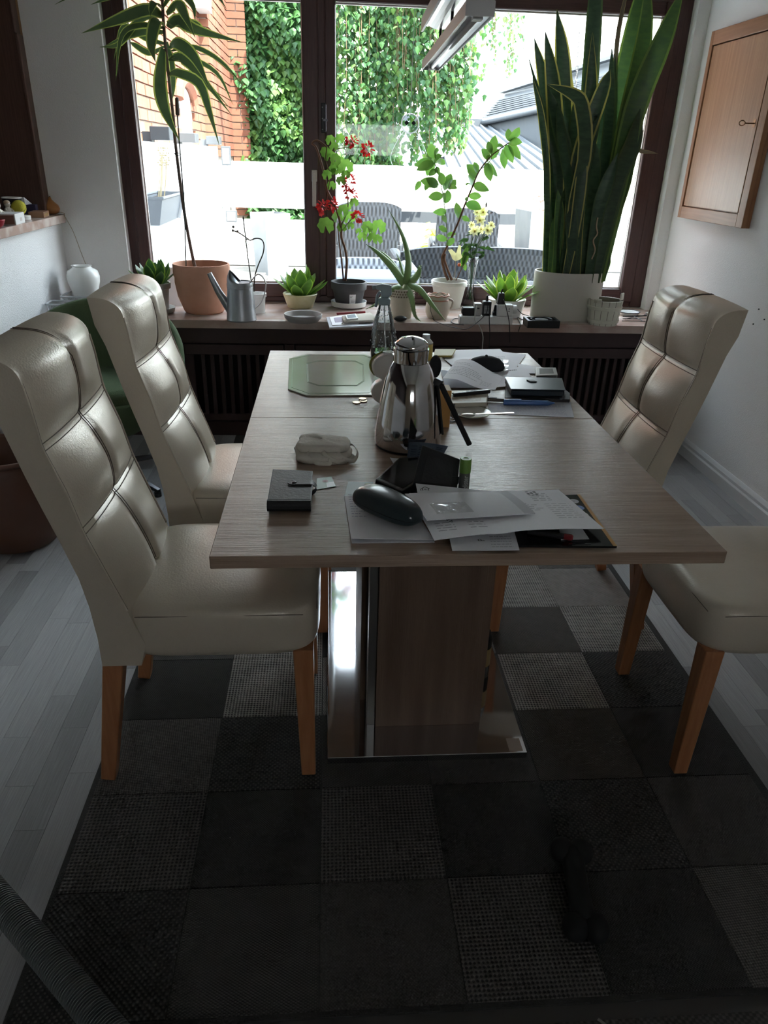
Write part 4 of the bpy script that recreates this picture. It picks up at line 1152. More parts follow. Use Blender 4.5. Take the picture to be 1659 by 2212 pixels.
# 8 mouse, jug
c, r, s = sill_at(866, 697, 28)
t = thing('black_case', 'small black rounded case in front of the aloe pot', 'case', tuple(c))
obj('body', B().ball((0, 0, .014), .034, 18, 10, (1, .6, .42)), BLACK, t, smooth=True)
obj('seam_band', B().tube([(.0341 * cos(2 * pi * k / 24), .6 * .0341 * sin(2 * pi * k / 24), .014) for k in range(24)], .0007, 4, closed=True), MATTE, t)
c, r, s = sill_at(947, 690, 46)
t = thing('beige_jug', 'small round beige pottery jug with a reddish rim', 'jug', tuple(c))
zt = height_at(945, 640, c.y - .04) - SZ; R_ = 26 / s
BG = M('beige_stoneware', (.56, .50, .42), .5, c2=(.50, .42, .34), ns=6)
RIMC = M('reddish_glaze', (.45, .20, .13), .4)
obj('body', B().lathe([(r * .92, 0), (R_ * .99, zt * .25), (R_, zt * .45), (R_ * .94, zt * .66), (R_ * .84, zt * .78), (R_ * .86, zt * .93), (R_ * .90, zt), (R_ * .82, zt), (R_ * .76, zt * .8), (.001, zt * .75)], 36), BG, t, auto=50)
obj('rim', B().tube([(R_ * .88 * cos(2 * pi * k / 36), R_ * .88 * sin(2 * pi * k / 36), zt + .003 * sin(k * 1.4)) for k in range(36)], .004, 6, closed=True), RIMC, t, smooth=True)
obj('band', B().tube([(R_ * .855 * cos(2 * pi * k / 36), R_ * .855 * sin(2 * pi * k / 36), zt * .80) for k in range(36)], .003, 6, closed=True), RIMC, t, smooth=True)
obj('handle', B().tube(spline([(R_ * .85, 0, zt * .85), (R_ * 1.2, -.01, zt * .75), (R_ * 1.15, -.01, zt * .5), (R_ * .98, 0, zt * .4)], 12), .006, 8), BG, t, smooth=True)
# 9 white pot with the leafy shrub and the butterfly stick
c, r, s = sill_at(971, 668, 54)
t = thing('ficus', 'thin two-branched green shrub in a white pot with a paper butterfly', 'plant', tuple(c))
zt = height_at(970, 611, c.y - .09) - SZ; rt = 38.5 / s
obj('pot', B().lathe([(r, 0), (r * 1.02, .005), (rt * .93, zt - .025), (rt * .99, zt - .022), (rt, zt - .003), (rt * .98, zt), (rt * .93, zt), (rt * .88, zt - .03), (.001, zt - .03)], 40), M('cream_white_plastic', (.70, .69, .64), .4), t, auto=40)
obj('soil', B().lathe([(rt * .9, zt - .026), (.001, zt - .02)], 24, capb=False), SOIL, t)
def fstem(pts, rad, r2, mat, n=24): return obj('stem', B().tube(spline(px3(pts, c.y, c), n), [rad + (r2 - rad) * k / n for k in range(n + 1)], 7), mat, t, smooth=True)
fstem([(968, 605), (960, 585), (955, 560), (958, 548), (972, 520), (990, 480), (1005, 440), (1020, 405), (1035, 370), (1058, 340), (1085, 318), (1100, 308)], .0085, .0022, BARKR, 40)
fstem([(976, 605), (966, 580), (960, 560), (962, 548)], .008, .006, BARKR)
fstem([(966, 535), (965, 500), (962, 460), (957, 425), (952, 395), (945, 370), (938, 350)], .003, .002, M('green_stem', (.14, .20, .06), .6))
fstem([(985, 606), (995, 585), (1003, 570)], .003, .002, BARKR)
fstem([(957, 425), (968, 410), (975, 395)], .002, .0015, M('green_stem', (.14, .20, .06), .6)); fstem([(1040, 365), (1060, 345), (1062, 320)], .002, .0015, M('green_stem', (.14, .20, .06), .6))
FL = [M('ficus_leaf', (.080, .20, .035), .35, c2=(.14, .28, .05), ns=12, objvar=.3, transl=.36), M('ficus_leaf_edge', (.13, .26, .05), .4, transl=.4)]
rng = random.Random(4)
FLV = [((936, 342), (933, 310)), ((941, 345), (944, 318)), ((932, 345), (923, 330)), ((938, 350), (955, 335)), ((935, 348), (895, 358)), ((938, 352), (900, 368)), ((940, 352), (922, 380)), ((943, 360), (950, 378)), ((942, 348), (962, 355)), ((930, 355), (950, 332)),
       ((944, 368), (926, 380)), ((948, 400), (908, 390)), ((945, 405), (920, 385)), ((910, 392), (897, 412)), ((930, 395), (918, 412)), ((955, 400), (950, 372)), ((968, 408), (975, 375)), ((970, 410), (985, 388)), ((972, 405), (988, 407)), ((960, 412), (957, 388)), ((962, 438), (958, 415)), ((962, 440), (966, 410)),
       ((958, 425), (925, 426)), ((964, 460), (935, 458)), ((965, 480), (955, 465)), ((966, 500), (948, 490)), ((966, 520), (942, 510)), ((967, 512), (985, 505)), ((964, 530), (982, 515)),
       ((993, 475), (985, 437)), ((998, 470), (1015, 478)), ((1005, 440), (1040, 452)), ((1008, 435), (1012, 428)), ((1012, 425), (1040, 425)), ((1020, 405), (1015, 372)), ((1018, 402), (1005, 398)), ((1022, 400), (1057, 412)), ((1026, 385), (1008, 355)), ((1030, 375), (1024, 350)),
       ((1048, 352), (1060, 392)), ((1050, 350), (1075, 382)), ((1052, 350), (1058, 335)), ((1058, 345), (1040, 322)), ((1060, 335), (1070, 292)), ((1063, 330), (1055, 305)), ((1080, 325), (1060, 345)), ((1085, 322), (1090, 365)), ((1088, 318), (1072, 315)), ((1092, 312), (1108, 352)), ((1098, 310), (1125, 345)), ((1100, 308), (1128, 308)), ((1100, 306), (1122, 275)), ((1100, 306), (1098, 278))]
for (ax, ay), (bx_, by_) in FLV:
    dy = rng.uniform(-.05, .05)
    P = px3([(ax, ay, 0), ((ax + bx_) / 2 + rng.uniform(-3, 3), (ay + by_) / 2 - 2, dy), (bx_, by_, dy * 1.3)], c.y, c)
    L_ = hypot(bx_ - ax, by_ - ay)
    obj('leaf', leaf(B(), P, min(.052, max(.022, L_ * .56 / s)), (rng.uniform(-.5, .5), -1, rng.uniform(-.3, .6)), ovate, 7, fold=.15, edge=.06), FL, t, smooth=True)
ORC = [M('ficus_leaf', (.08, .2, .035)), M('ficus_leaf_edge', (.13, .26, .05))]
for q in ((1003, 540), (1012, 548), (1000, 552), (1010, 530), (995, 575), (1006, 585)):
    P = px3([(1000, 575, .02), ((1000 + q[0]) / 2, (575 + q[1]) / 2 - 4, .02), (q[0], q[1], .02)], c.y, c)
    obj('leaf', leaf(B(), P, .03, (.2, -1, .3), ovate, 6), ORC, t, smooth=True)
p = px3([(985, 552)], c.y - .05, c)[0]
BFM = M('cream_paper', (.62, .58, .48), .8, transl=.3)
bf = obj('butterfly', B().add([p + V(x, y, z) for x, y, z in ((0, 0, .012), (-.028, -.012, .034), (-.048, -.016, .030), (-.030, -.008, .004), (0, 0, 0), (.010, -.006, .055), (.022, -.012, .052), (.026, -.008, .010), (-.004, -.01, -.028), (-.020, -.01, -.018), (.020, -.01, -.020), (.034, -.012, -.006))],
    [(0, 1, 2, 3), (0, 3, 4), (0, 5, 6, 7), (0, 7, 4), (4, 3, 9, 8), (4, 8, 10), (4, 10, 11, 7)]), BFM, t)
obj('stick', B().tube([p, px3([(982, 604)], c.y - .04, c)[0]], .0016, 5), M('pale_wood_stick', (.5, .4, .28), .7), bf)
p = px3([(992, 572)], c.y - .05, c)[0]
obj('orange_bloom', B().ball(p, .010, 8, 6), M('orange_bloom', (.75, .16, .05), .6), t, smooth=True)
# 10 glass vase with cut flowers
c, r, s = sill_at(1016, 664, 30)
t = thing('glass_vase', 'slim clear glass vase holding creamy white cut flowers', 'vase', tuple(c))
zt = height_at(1022, 556, c.y) - SZ
GV = glass_mat('vase_glass', (.94, .96, .96), .9, 1.5)
obj('body', B().lathe([(r, 0), (r * 1.0, .01), (r * .8, zt * .14), (r * .52, zt * .28), (r * .45, zt * .5), (r * .62, zt * .8), (r * .86, zt), (r * .80, zt), (r * .55, zt * .8), (r * .38, zt * .5), (r * .4, zt * .3), (.001, zt * .12)], 32), GV, t, smooth=True)
LS = M('lily_leaf', (.035, .085, .030), .45, transl=.2)
for k in range(7):
    a = k * .9
    obj('stem', B().tube(spline([(.006 * cos(a), .006 * sin(a), zt * .15), (.005 * cos(a + 2), .005 * sin(a + 2), zt * .7), (.02 * cos(a), .012 * sin(a), zt * 1.15), (.035 * cos(a) + .03, .02 * sin(a), zt * 1.5)], 14), .0022, 6), LS, t)
rng = random.Random(6)
for k in range(22):
    x, y = rng.uniform(1000, 1052), rng.uniform(498, 565); d_ = rng.uniform(-.04, .04)
    P = px3([(x, y, d_), (x + rng.uniform(-14, 14), y - rng.uniform(-3, 10), d_), (x + rng.uniform(-24, 24), y + rng.uniform(-14, 8), d_ * 1.5)], c.y, c)
    obj('leaf', leaf(B(), P, .020, (rng.uniform(-.6, .6), -1, .3), lance, 5), [LS, LS], t, smooth=True)
CREAM = M('cream_petal', (.84, .80, .62), .6, transl=.35); YC = M('ochre_centre', (.50, .33, .12), .7)
for (x, y, w) in ((1035, 478, 26), (1052, 498, 24), (1026, 500, 24), (1044, 458, 22), (1030, 460, 18), (1060, 488, 18), (1018, 485, 16), (1038, 495, 20)):
    p = px3([(x, y, rng.uniform(-.05, .03))], c.y, c)[0]; b = B(); ax = V(rng.uniform(-.6, .6), -1, rng.uniform(-.2, .8)).normalized(); a = ax.orthogonal().normalized(); q = ax.cross(a)
    R2 = w / s / 2
    for k in range(9):
        th = 2 * pi * k / 9 + rng.uniform(-.2, .2); d = a * cos(th) + q * sin(th)
        leaf(b, [p, p + d * R2 * .55 + ax * R2 * .45, p + d * R2 * 1.05 + ax * R2 * .35], R2 * .55, ax, ovate, 4, .1)
    fo = obj('blossom', b, [CREAM, CREAM], t, smooth=True)
    obj('centre', B().ball(p + ax * R2 * .25, R2 * .16, 8, 6), YC, fo)
for (x, y, x2, y2) in ((1050, 448, 1051, 436), (1058, 460, 1066, 458)):
    P = px3([(1046, 468), (x, y), (x2, y2)], c.y, c)
    obj('bud', B().tube(spline([P[1], P[1].lerp(P[2], .5), P[2]], 6), [.003, .005, .006, .006, .005, .003, .001], 7), M('mauve_bud', (.30, .26, .32), .6), t, smooth=True)
# 11 bright hahnii in a white pot
c, r, s = sill_at(1098, 688, 70)
t = thing('snake_plant', 'bright lime rosette snake plant in a white pot beside the big cream planter', 'plant', tuple(c))
zt = height_at(1098, 651, c.y - .10) - SZ; rt = 42 / s
obj('pot', B().lathe([(r, 0), (r * 1.01, .004), (rt * .96, zt - .02), (rt, zt - .004), (rt * .98, zt), (rt * .9, zt - .01), (.001, zt - .02)], 36), CERAM, t, auto=40)
obj('soil', B().lathe([(rt * .9, zt - .015), (.001, zt - .012)], 20, capb=False), SOIL, t)
rng = random.Random(18)
rosette(t, 20, .125, .175, zt - .02, [LEAFB, LEAFBE], rng, .072, base_r=.03)
# 12 big cream planter with the snake plant
f = atz(1232, 697, SZ); s = ppm(f); a_ = 76 / s; b_ = .125
c = Vector((f.x, f.y + b_, SZ)); zt = height_at(1232, 592, c.y - b_) - SZ
s2 = ppm(c + V(0, 0, zt))
t = thing('tall_snake_plant', 'very tall yellow-edged snake plant in a large oval cream planter', 'plant', tuple(c))
CR = M('cream_planter', (.60, .575, .51), .5)
obj('planter', B().lathe([(.985, 0), (.985, .006), (1, .007), (1, zt - .004), (.99, zt), (.955, zt), (.95, zt - .05), (.001, zt - .05)], 56, sx=a_, sy=b_), CR, t, auto=40)
obj('soil', B().lathe([(.95, zt - .04), (.001, zt - .03)], 30, capb=False, sx=a_, sy=b_), SOIL, t)
obj('label_sticker', B().grid(lambda u, v: (a_ * 1.004 * cos(-.42 + .1 * u), b_ * 1.004 * sin(-.42 + .1 * u), zt * (.66 + .22 * v)), 3, 2), M('grey_sticker', (.42, .44, .46), .5), t)
SN = [M('snake_green', (.026, .062, .030), .38, c2=(.050, .100, .048), ns=22, stretch=(1, 1, 3), objvar=.18, transl=.10), M('snake_edge', (.42, .38, .13), .42, transl=.2)]
SNG = [M('snake_fresh', (.075, .150, .040), .38, c2=(.055, .12, .04), ns=22, stretch=(1, 1, 3), objvar=.12, transl=.22), M('snake_fresh_edge', (.14, .23, .06), .42, transl=.2)]
SNB = [M('snake_brown', (.14, .11, .07), .6, objvar=.1, transl=.1), M('snake_brown_edge', (.40, .33, .15), .5)]
SL = [  # base x, list of pixel points upward, width px, set
 (1178, [(1178, 580, -.02), (1182, 400, -.03), (1170, 260, -.04), (1150, 165, -.05)], 16, 0), (1190, [(1190, 580), (1195, 420), (1188, 300), (1140, 118)], 17, 0), (1185, [(1185, 580, -.04), (1182, 480, -.05), (1180, 400, -.05), (1178, 300, -.05)], 14, 0),
 (1196, [(1196, 580, .03), (1192, 400, .05), (1178, 200, .05), (1154, 82, .05)], 30, 0), (1206, [(1206, 580, .0), (1204, 400, 0), (1196, 200, -.02), (1178, 68, -.02)], 34, 0), (1212, [(1212, 580, .05), (1218, 380, .06), (1216, 150, .06), (1203, 20, .06)], 36, 0),
 (1200, [(1200, 585, -.06), (1205, 520, -.08), (1208, 460, -.08), (1205, 410, -.08)], 22, 1), (1188, [(1188, 585, -.06), (1190, 545, -.07), (1193, 500, -.07), (1196, 470, -.07)], 14, 1),
 (1224, [(1224, 585, .03), (1230, 400, .04), (1242, 270, .04), (1248, 195, .04)], 32, 0), (1232, [(1232, 585, -.03), (1232, 400, -.06), (1205, 270, -.08), (1184, 190, -.08)], 32, 0), (1236, [(1236, 585, .05), (1255, 400, .05), (1270, 220, .05), (1285, 0, .05), (1288, -25, .05)], 36, 0),
 (1240, [(1240, 585, -.08), (1235, 470, -.10), (1262, 330, -.13), (1256, 235, -.15), (1238, 205, -.16), (1182, 182, -.16)], 34, 0), (1226, [(1226, 585, -.08), (1232, 480, -.09), (1252, 340, -.10), (1300, 200, -.12), (1318, 150, -.12)], 34, 0),
 (1248, [(1248, 585, -.08), (1252, 440, -.09), (1262, 330, -.1), (1258, 290, -.1)], 26, 0), (1256, [(1256, 585, .0), (1262, 420, .0), (1275, 250, .0), (1280, 70, .0)], 34, 0), (1262, [(1262, 585, -.06), (1275, 450, -.07), (1284, 360, -.07), (1280, 290, -.07)], 30, 0),
 (1266, [(1266, 585, .04), (1285, 420, .04), (1310, 260, .05), (1330, 120, .05)], 30, 0), (1270, [(1270, 585, -.02), (1295, 420, -.02), (1315, 250, -.02), (1322, 100, -.02)], 28, 0), (1276, [(1276, 585, .05), (1312, 400, .06), (1338, 230, .07), (1370, 60, .07), (1395, -70, .07)], 44, 1),
 (1282, [(1282, 585, -.03), (1318, 420, -.05), (1352, 260, -.05), (1390, 80, -.05), (1400, -60, -.05)], 42, 1), (1290, [(1290, 585, -.06), (1325, 440, -.08), (1370, 240, -.10), (1430, 90, -.12), (1478, -30, -.12)], 46, 1), (1296, [(1296, 585, -.02), (1330, 430, -.03), (1360, 300, -.03), (1398, 142, -.03)], 46, 0),
 (1286, [(1286, 585, -.09), (1330, 400, -.1), (1365, 310, -.11), (1383, 235, -.11)], 42, 0), (1300, [(1300, 585, -.05), (1318, 500, -.06), (1350, 400, -.07), (1370, 340, -.08)], 24, 1), (1306, [(1306, 585, 0), (1308, 480, 0), (1302, 430, 0), (1320, 330, 0)], 14, 0),
 (1310, [(1310, 590, -.03), (1312, 575, -.03), (1313, 560, -.03), (1314, 548, -.03)], 14, 1), (1264, [(1264, 585, .08), (1322, 330, .08), (1330, 120, .08), (1345, 20, .08), (1360, -30, .08)], 10, 2), (1244, [(1244, 585, -.10), (1262, 400, -.12), (1290, 250, -.12), (1255, 310, -.12)], 16, 0),
 (1216, [(1216, 585, -.09), (1230, 440, -.1), (1212, 300, -.1), (1204, 222, -.1)], 26, 0), (1252, [(1252, 585, .09), (1240, 330, .09), (1228, 210, .1), (1220, 100, .1)], 30, 0), (1300, [(1296, 560, .06), (1330, 440, .06), (1366, 335, .04), (1392, 328, .03), (1422, 332, .02)], 9, 2), (1222, [(1222, 585, -.1), (1240, 500, -.11), (1256, 380, -.12), (1258, 330, -.12)], 26, 0),
 (1274, [(1274, 585, -.1), (1290, 470, -.11), (1310, 400, -.12), (1335, 330, -.12)], 30, 0), (1238, [(1238, 585, -.1), (1236, 520, -.11), (1234, 470, -.11), (1236, 420, -.11)], 28, 0), (1208, [(1210, 585, -.07), (1212, 520, -.08), (1220, 440, -.08), (1222, 400, -.08)], 24, 0)]
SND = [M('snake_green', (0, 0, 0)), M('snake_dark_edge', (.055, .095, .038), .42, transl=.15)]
rng = random.Random(12)
for i_, (bx_, pts, w, k) in enumerate(SL):
    P = px3([(q[0], q[1], q[2] if len(q) > 2 else 0) for q in pts], c.y, c)
    P[0] = V(max(-.93 * a_, min(.93 * a_, P[0].x)), max(-.85 * b_, min(.85 * b_, P[0].y)), zt - .045)
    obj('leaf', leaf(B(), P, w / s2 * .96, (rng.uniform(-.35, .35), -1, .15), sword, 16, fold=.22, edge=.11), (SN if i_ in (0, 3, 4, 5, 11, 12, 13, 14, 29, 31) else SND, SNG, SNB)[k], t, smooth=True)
b = B(); R3 = px3([(1278, 560, -.125), (1284, 520, -.13), (1290, 490, -.13), (1291, 470, -.13)], c.y, c)
obj('dry_twist', B().tube(spline([R3[0], R3[0].lerp(R3[1], .5) + V(.01, 0, 0), R3[1] + V(-.006, 0, 0), R3[1].lerp(R3[2], .5) + V(.008, 0, 0), R3[2] + V(-.004, 0, 0), R3[3]], 30), .0035, 6), M('dry_fibre', (.40, .30, .20), .8), t)
# 13 little wooden-look bucket, saucer, trellis
c, r, s = sill_at(1311, 706, 62)
t = thing('ceramic_bucket', 'small white ceramic bucket shaped like a staved tub with lug handles', 'bucket', tuple(c))
zt = height_at(1316, 652, c.y - .07) - SZ; rt = 36.5 / s
CB = M('cream_glaze', (.70, .69, .58), .3)
ST = 15
bk = obj('body', B().lathe([(r * .97, 0), (r * .985, .004), (rt * .97, zt), (rt * .88, zt), (r * .88, .012), (.001, .012)], 45), M('glaze_joint', (.20, .18, .13), .6), t)
st0 = None
for k in range(ST):
    a0 = 2 * pi * (k + .04) / ST; a1 = 2 * pi * (k + .96) / ST
    b = B(); b.grid(lambda u, v: ((r + (rt - r) * v) * cos(a0 + (a1 - a0) * u), (r + (rt - r) * v) * sin(a0 + (a1 - a0) * u), .001 + zt * v), 3, 1)
    obj('stave', b, CB, t)
for zf in (.10, .62):
    for dz in (0, .13):
        rr = r + (rt - r) * (zf + dz * .5)
    obj('hoop', B().lathe([(r + (rt - r) * zf, zt * zf), (r + (rt - r) * zf + .004, zt * zf + .002), (r + (rt - r) * (zf + .15) + .004, zt * (zf + .15) - .002), (r + (rt - r) * (zf + .15), zt * (zf + .15))], 45, capb=False), CB, t)
for s_, hz in ((-1, .010), (1, .034)):
    o = obj('lug', B().box(s_ * rt * .55 - .02, s_ * rt * .55 + .02, -rt * .80, -rt * .70, zt - .01, zt + hz).xf(Matrix.Rotation(.9 if s_ > 0 else -.2, 4, 'Z')), CB, t, bevel=.004)
c, r, s = sill_at(1364, 684, 40)
t = thing('black_rimmed_saucer', 'white enamel saucer with a black rim behind the black trellis', 'saucer', tuple(c))
obj('dish', B().lathe([(.045, 0), (.062, .018), (.058, .018), (.042, .005), (.001, .005)], 36), CERAM, t, auto=40)
obj('rim', B().tube([(.0605 * cos(2 * pi * k / 36), .0605 * sin(2 * pi * k / 36), .019) for k in range(36)], .0025, 6, closed=True), BLACK, t)
t = thing('trellis', 'black wire lattice trellis lying flat on the sill beside the bucket', 'trellis', tuple(atz(1385, 688, SZ)))
o_ = Vector(t.location)
RODS = [((1345, 685), (1425, 683)), ((1345, 690), (1430, 690)), ((1343, 695), (1430, 696)), ((1368, 686), (1389, 697)), ((1392, 682), (1420, 696)), ((1350, 692), (1420, 678)), ((1402, 680), (1440, 692))]
for k, (a, b2) in enumerate(RODS):
    dz = .004 if k < 3 else .0075
    p, q = atz(a[0], a[1], SZ), atz(b2[0], b2[1], SZ)
    obj('rod', B().tube([p - o_ + V(0, 0, dz), q - o_ + V(0, 0, dz)], .0022, 6), BLACK, t)
# 14 power strip, adapters, cables, fan
f = atz(1050, 702, SZ)
t = thing('power_strip', 'white power strip lying along the sill edge full of plugs', 'power strip', (f.x, f.y + .028, SZ))
hw = 58 / ppm(f)
body = obj('body', B().box(-hw, hw, -.026, .026, 0, .042), WHITE, t, bevel=.006)
for k in range(5):
    x = -hw + .045 + k * (2 * hw - .09) / 4
    obj('socket', B().lathe([(.019, .0421), (.019, .0428), (.016, .0428), (.016, .040), (.001, .040)], 20, (x, 0, 0)), M('socket_grey', (.6, .6, .58), .5), body)
ps = Vector((f.x, f.y + .028, SZ))
def plug(name, label, cat, k, w, d, h, mat, extra=None):
    x = -hw + .045 + k * (2 * hw - .09) / 4
    t = thing(name, label, cat, (ps.x + x, ps.y, SZ + .0432))
    bd = obj('body', B().box(-w / 2, w / 2, -d / 2, d / 2, 0, h), mat, t, bevel=.005)
    return t, bd
t, bd = plug('power_adapter', 'black wide power adapter plugged in at the left end of the strip', 'adapter', 0, .062, .04, .040, BLACK)
obj('grip', B().box(-.034, -.031, -.012, .012, .01, .03), MATTE, t)
t, bd = plug('power_adapter', 'light grey slim adapter plugged in beside the wide black one', 'adapter', 1, .038, .045, .062, M('light_grey_plastic', (.48, .48, .47), .45)); obj('outlet', B().box(-.006, .006, -.024, -.0226, .035, .042), BLACK, bd)
t, bd = plug('power_adapter', 'black adapter with a printed white label, third along the strip', 'adapter', 2, .044, .04, .072, BLACK)
lb = obj('label', B().box(-.015, .015, -.0206, -.0201, .012, .052), M('label_grey', (.40, .40, .40), .6), bd)
b = B()
for zz in (.02, .026, .032, .04, .045): b.box(-.012, .010, -.0210, -.0207, zz, zz + .002)
obj('print', b, INK, lb)
obj('plug_neck', B().tube([(0, 0, .0722), (0, 0, .09), (0, 0, .10)], [.007, .006, .003], 10), BLACK, t)
t, bd = plug('plug', 'small black two-pin plug standing in the middle of the strip', 'plug', 3, .026, .026, .02, BLACK)
obj('neck', B().tube([(0, 0, .0195), (0, 0, .035), (0, 0, .052)], [.010, .008, .005], 10), BLACK, t)
t, bd = plug('travel_adapter', 'white double adapter block carrying two more plugs on the strip', 'adapter', 4, .082, .05, .058, WHITE)
obj('side_socket', B().tube([(.0405, 0, .032), (.062, 0, .032)], .022, 20), WHITE, bd, auto=40)
for z in (.026, .038): obj('pin_hole', B().ball((.02, -.0252, z), .003, 8, 5), BLACK, bd)
pa = Vector(t.location)
t = thing('power_adapter', 'dark adapter perched on top of the white double adapter', 'adapter', (pa.x - .022, pa.y, pa.z + .0585))
obj('body', B().add([(-.02, -.018, 0), (.02, -.018, 0), (.02, .018, 0), (-.02, .018, 0), (-.014, -.014, .055), (.014, -.014, .055), (.014, .014, .055), (-.014, .014, .055)], [(3, 2, 1, 0), (0, 1, 5, 4), (1, 2, 6, 5), (2, 3, 7, 6), (3, 0, 4, 7), (4, 5, 6, 7)]), BLACK, t, bevel=.003)
obj('neck', B().tube([(0, 0, .0552), (.002, 0, .066), (.006, 0, .072)], [.005, .004, .003], 8), BLACK, t)
def cable(label, pts, mat, rad=.0022):
    P = [Vector(p) for p in pts]; o = P[0].copy()
    ob = obj('cable', B().tube(spline([p - o for p in P], len(P) * 10), rad, 6), mat, smooth=True); ob.location = o
    return tag(ob, label, 'cable')
WC = M('white_cable', (.66, .66, .62), .5); BC = M('black_cable', (.02, .02, .02), .5)
def sp(x, y, dz=.0025): return atz(x, y, SZ + dz)
def cv(x, y, Y): return aty(x, y, Y)
cable('white cable hanging over the sill edge toward the table from the strip', [cv(1030, 660, ps.y - .03), cv(1026, 690, ps.y - .04), cv(1035, 703, 3.757), cv(1043, 725, 3.754), cv(1042, 752, 3.75), cv(1040, 800, 3.76)], WC, .0028)
cable('black cable dropping straight down over the sill edge', [cv(1058, 655, ps.y - .02), cv(1057, 690, ps.y - .035), cv(1058, 716, 3.757), cv(1057, 760, 3.756), cv(1057, 830, 3.775)], BC)
cable('dark cable from the perched adapter bending down past the strip', [cv(1085, 642, ps.y - .005), cv(1092, 660, ps.y - .04), cv(1099, 690, ps.y - .045), cv(1101, 714, 3.757), cv(1101, 740, 3.756)], BC)
cable('thin dark cable trailing left of the strip around the jug', [cv(1055, 652, ps.y - .02), cv(1048, 680, ps.y - .035), sp(1012, 709), sp(985, 708), sp(955, 700), sp(936, 690), sp(934, 676)], BC, .0018)
cable('thin dark loop of cable hung on the beige jug', [sp(938, 692), cv(930, 668, 3.85), cv(936, 645, 3.88), cv(950, 632, 3.90), cv(962, 640, 3.88)], BC, .0014)
cable('dark coiled cable behind the fan box', [cv(1118, 668, ps.y), cv(1128, 678, ps.y - .01), sp(1142, 683, .01), sp(1130, 690), sp(1118, 686), sp(1124, 700), cv(1120, 716, 3.757)], BC, .002)
cable('dark wire curling between the jug and the strip', [sp(1000, 690), sp(982, 688), sp(975, 695), sp(985, 700), sp(1002, 702)], BC, .002)
f = atz(1173, 708, SZ)
t = thing('cooling_fan', 'square black cooling fan lying flat at the sill edge', 'fan', (f.x, f.y + .045, SZ), -.02)
q = 35 / ppm(f)
fb = B()
for x0, x1, y0, y1 in ((-q, q, -.055, -.043), (-q, q, .043, .055), (-q, -q + .012, -.043, .043), (q - .012, q, -.043, .043)): fb.box(x0, x1, y0, y1, 0, .036)
fb.box(-q, q, -.055, .055, 0, .004)
obj('housing', fb, BLACK, t)
obj('hub', B().lathe([(.034, .010), (.034, .034), (.001, .035)], 28), M('fan_hub', (.16, .16, .165), .4), t, auto=40)
for k in range(7):
    a = 2 * pi * k / 7
    obj('blade', B().bar((.034 * cos(a), .030 * sin(a), .018), ((q - .014) * cos(a + .35), .042 * sin(a + .35), .024), .018, .002, up=(.3, 0, 1)), M('fan_blade', (.05, .05, .055), .35), t)
obj('corner_ring', B().lathe([(.048, .036), (.050, .0375), (.046, .0375), (.044, .036)], 30, capb=False, sx=1.15, sy=.9), BLACK, t)
# 15 white vase, clear trays in the left corner
p = atz(180, 640, SZ)
t = thing('white_vase', 'white bulbous vase standing in the clear tray in the corner', 'vase', (aty(180, 600, 4.02).x, 4.02, SZ + .012))
z1 = aty(180, 573, 4.02).z - SZ - .012; s = ppm(aty(180, 600, 4.02)); R_ = 34 / s
obj('body', B().lathe([(R_ * .62, 0), (R_ * .66, .01), (R_ * .78, z1 * .35), (R_ * .97, z1 * .60), (R_, z1 * .74), (R_ * .90, z1 * .87), (R_ * .60, z1 * .94), (R_ * .54, z1 * .97), (R_ * .62, z1), (R_ * .50, z1), (R_ * .45, z1 * .93), (.001, z1 * .5)], 44), CERAM, t, auto=60)
CP = glass_mat('clear_plastic', (.86, .88, .90), 2.2, 1.5, .12)
def tray(label, x, y, w, d, h, rz):
    t = thing('plastic_tray', label, 'tray', (x, y, SZ), rz)
    b = B(); k = .86
    b.add([(-w * k, -d * k, .002), (w * k, -d * k, .002), (w * k, d * k, .002), (-w * k, d * k, .002), (-w, -d, h), (w, -d, h), (w, d, h), (-w, d, h)], [(0, 1, 2, 3), (0, 4, 5, 1), (1, 5, 6, 2), (2, 6, 7, 3), (3, 7, 4, 0)])
    obj('shell', b, CP, t, bevel=.012)
    obj('rim', B().tube([(-w, -d, h), (w, -d, h), (w, d, h), (-w, d, h)], .005, 6, closed=True), M('frosted_plastic', (.60, .62, .65), .4), t)
    for k2 in range(17):
        x_ = -w * .9 + 1.8 * w * k2 / 16
        obj('rib', B().bar((x_ * .95, -d * .9 - .002, h * .35), (x_, -d - .001, h * .95), .0022, .0018, up=(0, 1, 0)), M('frosted_plastic', (.60, .62, .65), .4), t)
    return t
tray('clear ribbed plastic tray holding the white vase', -1.19, 3.995, .155, .115, .082, 0)
tray('clear plastic tray at the left wall, partly behind the other tray', -1.322, 3.830, .066, .050, .062, .05)
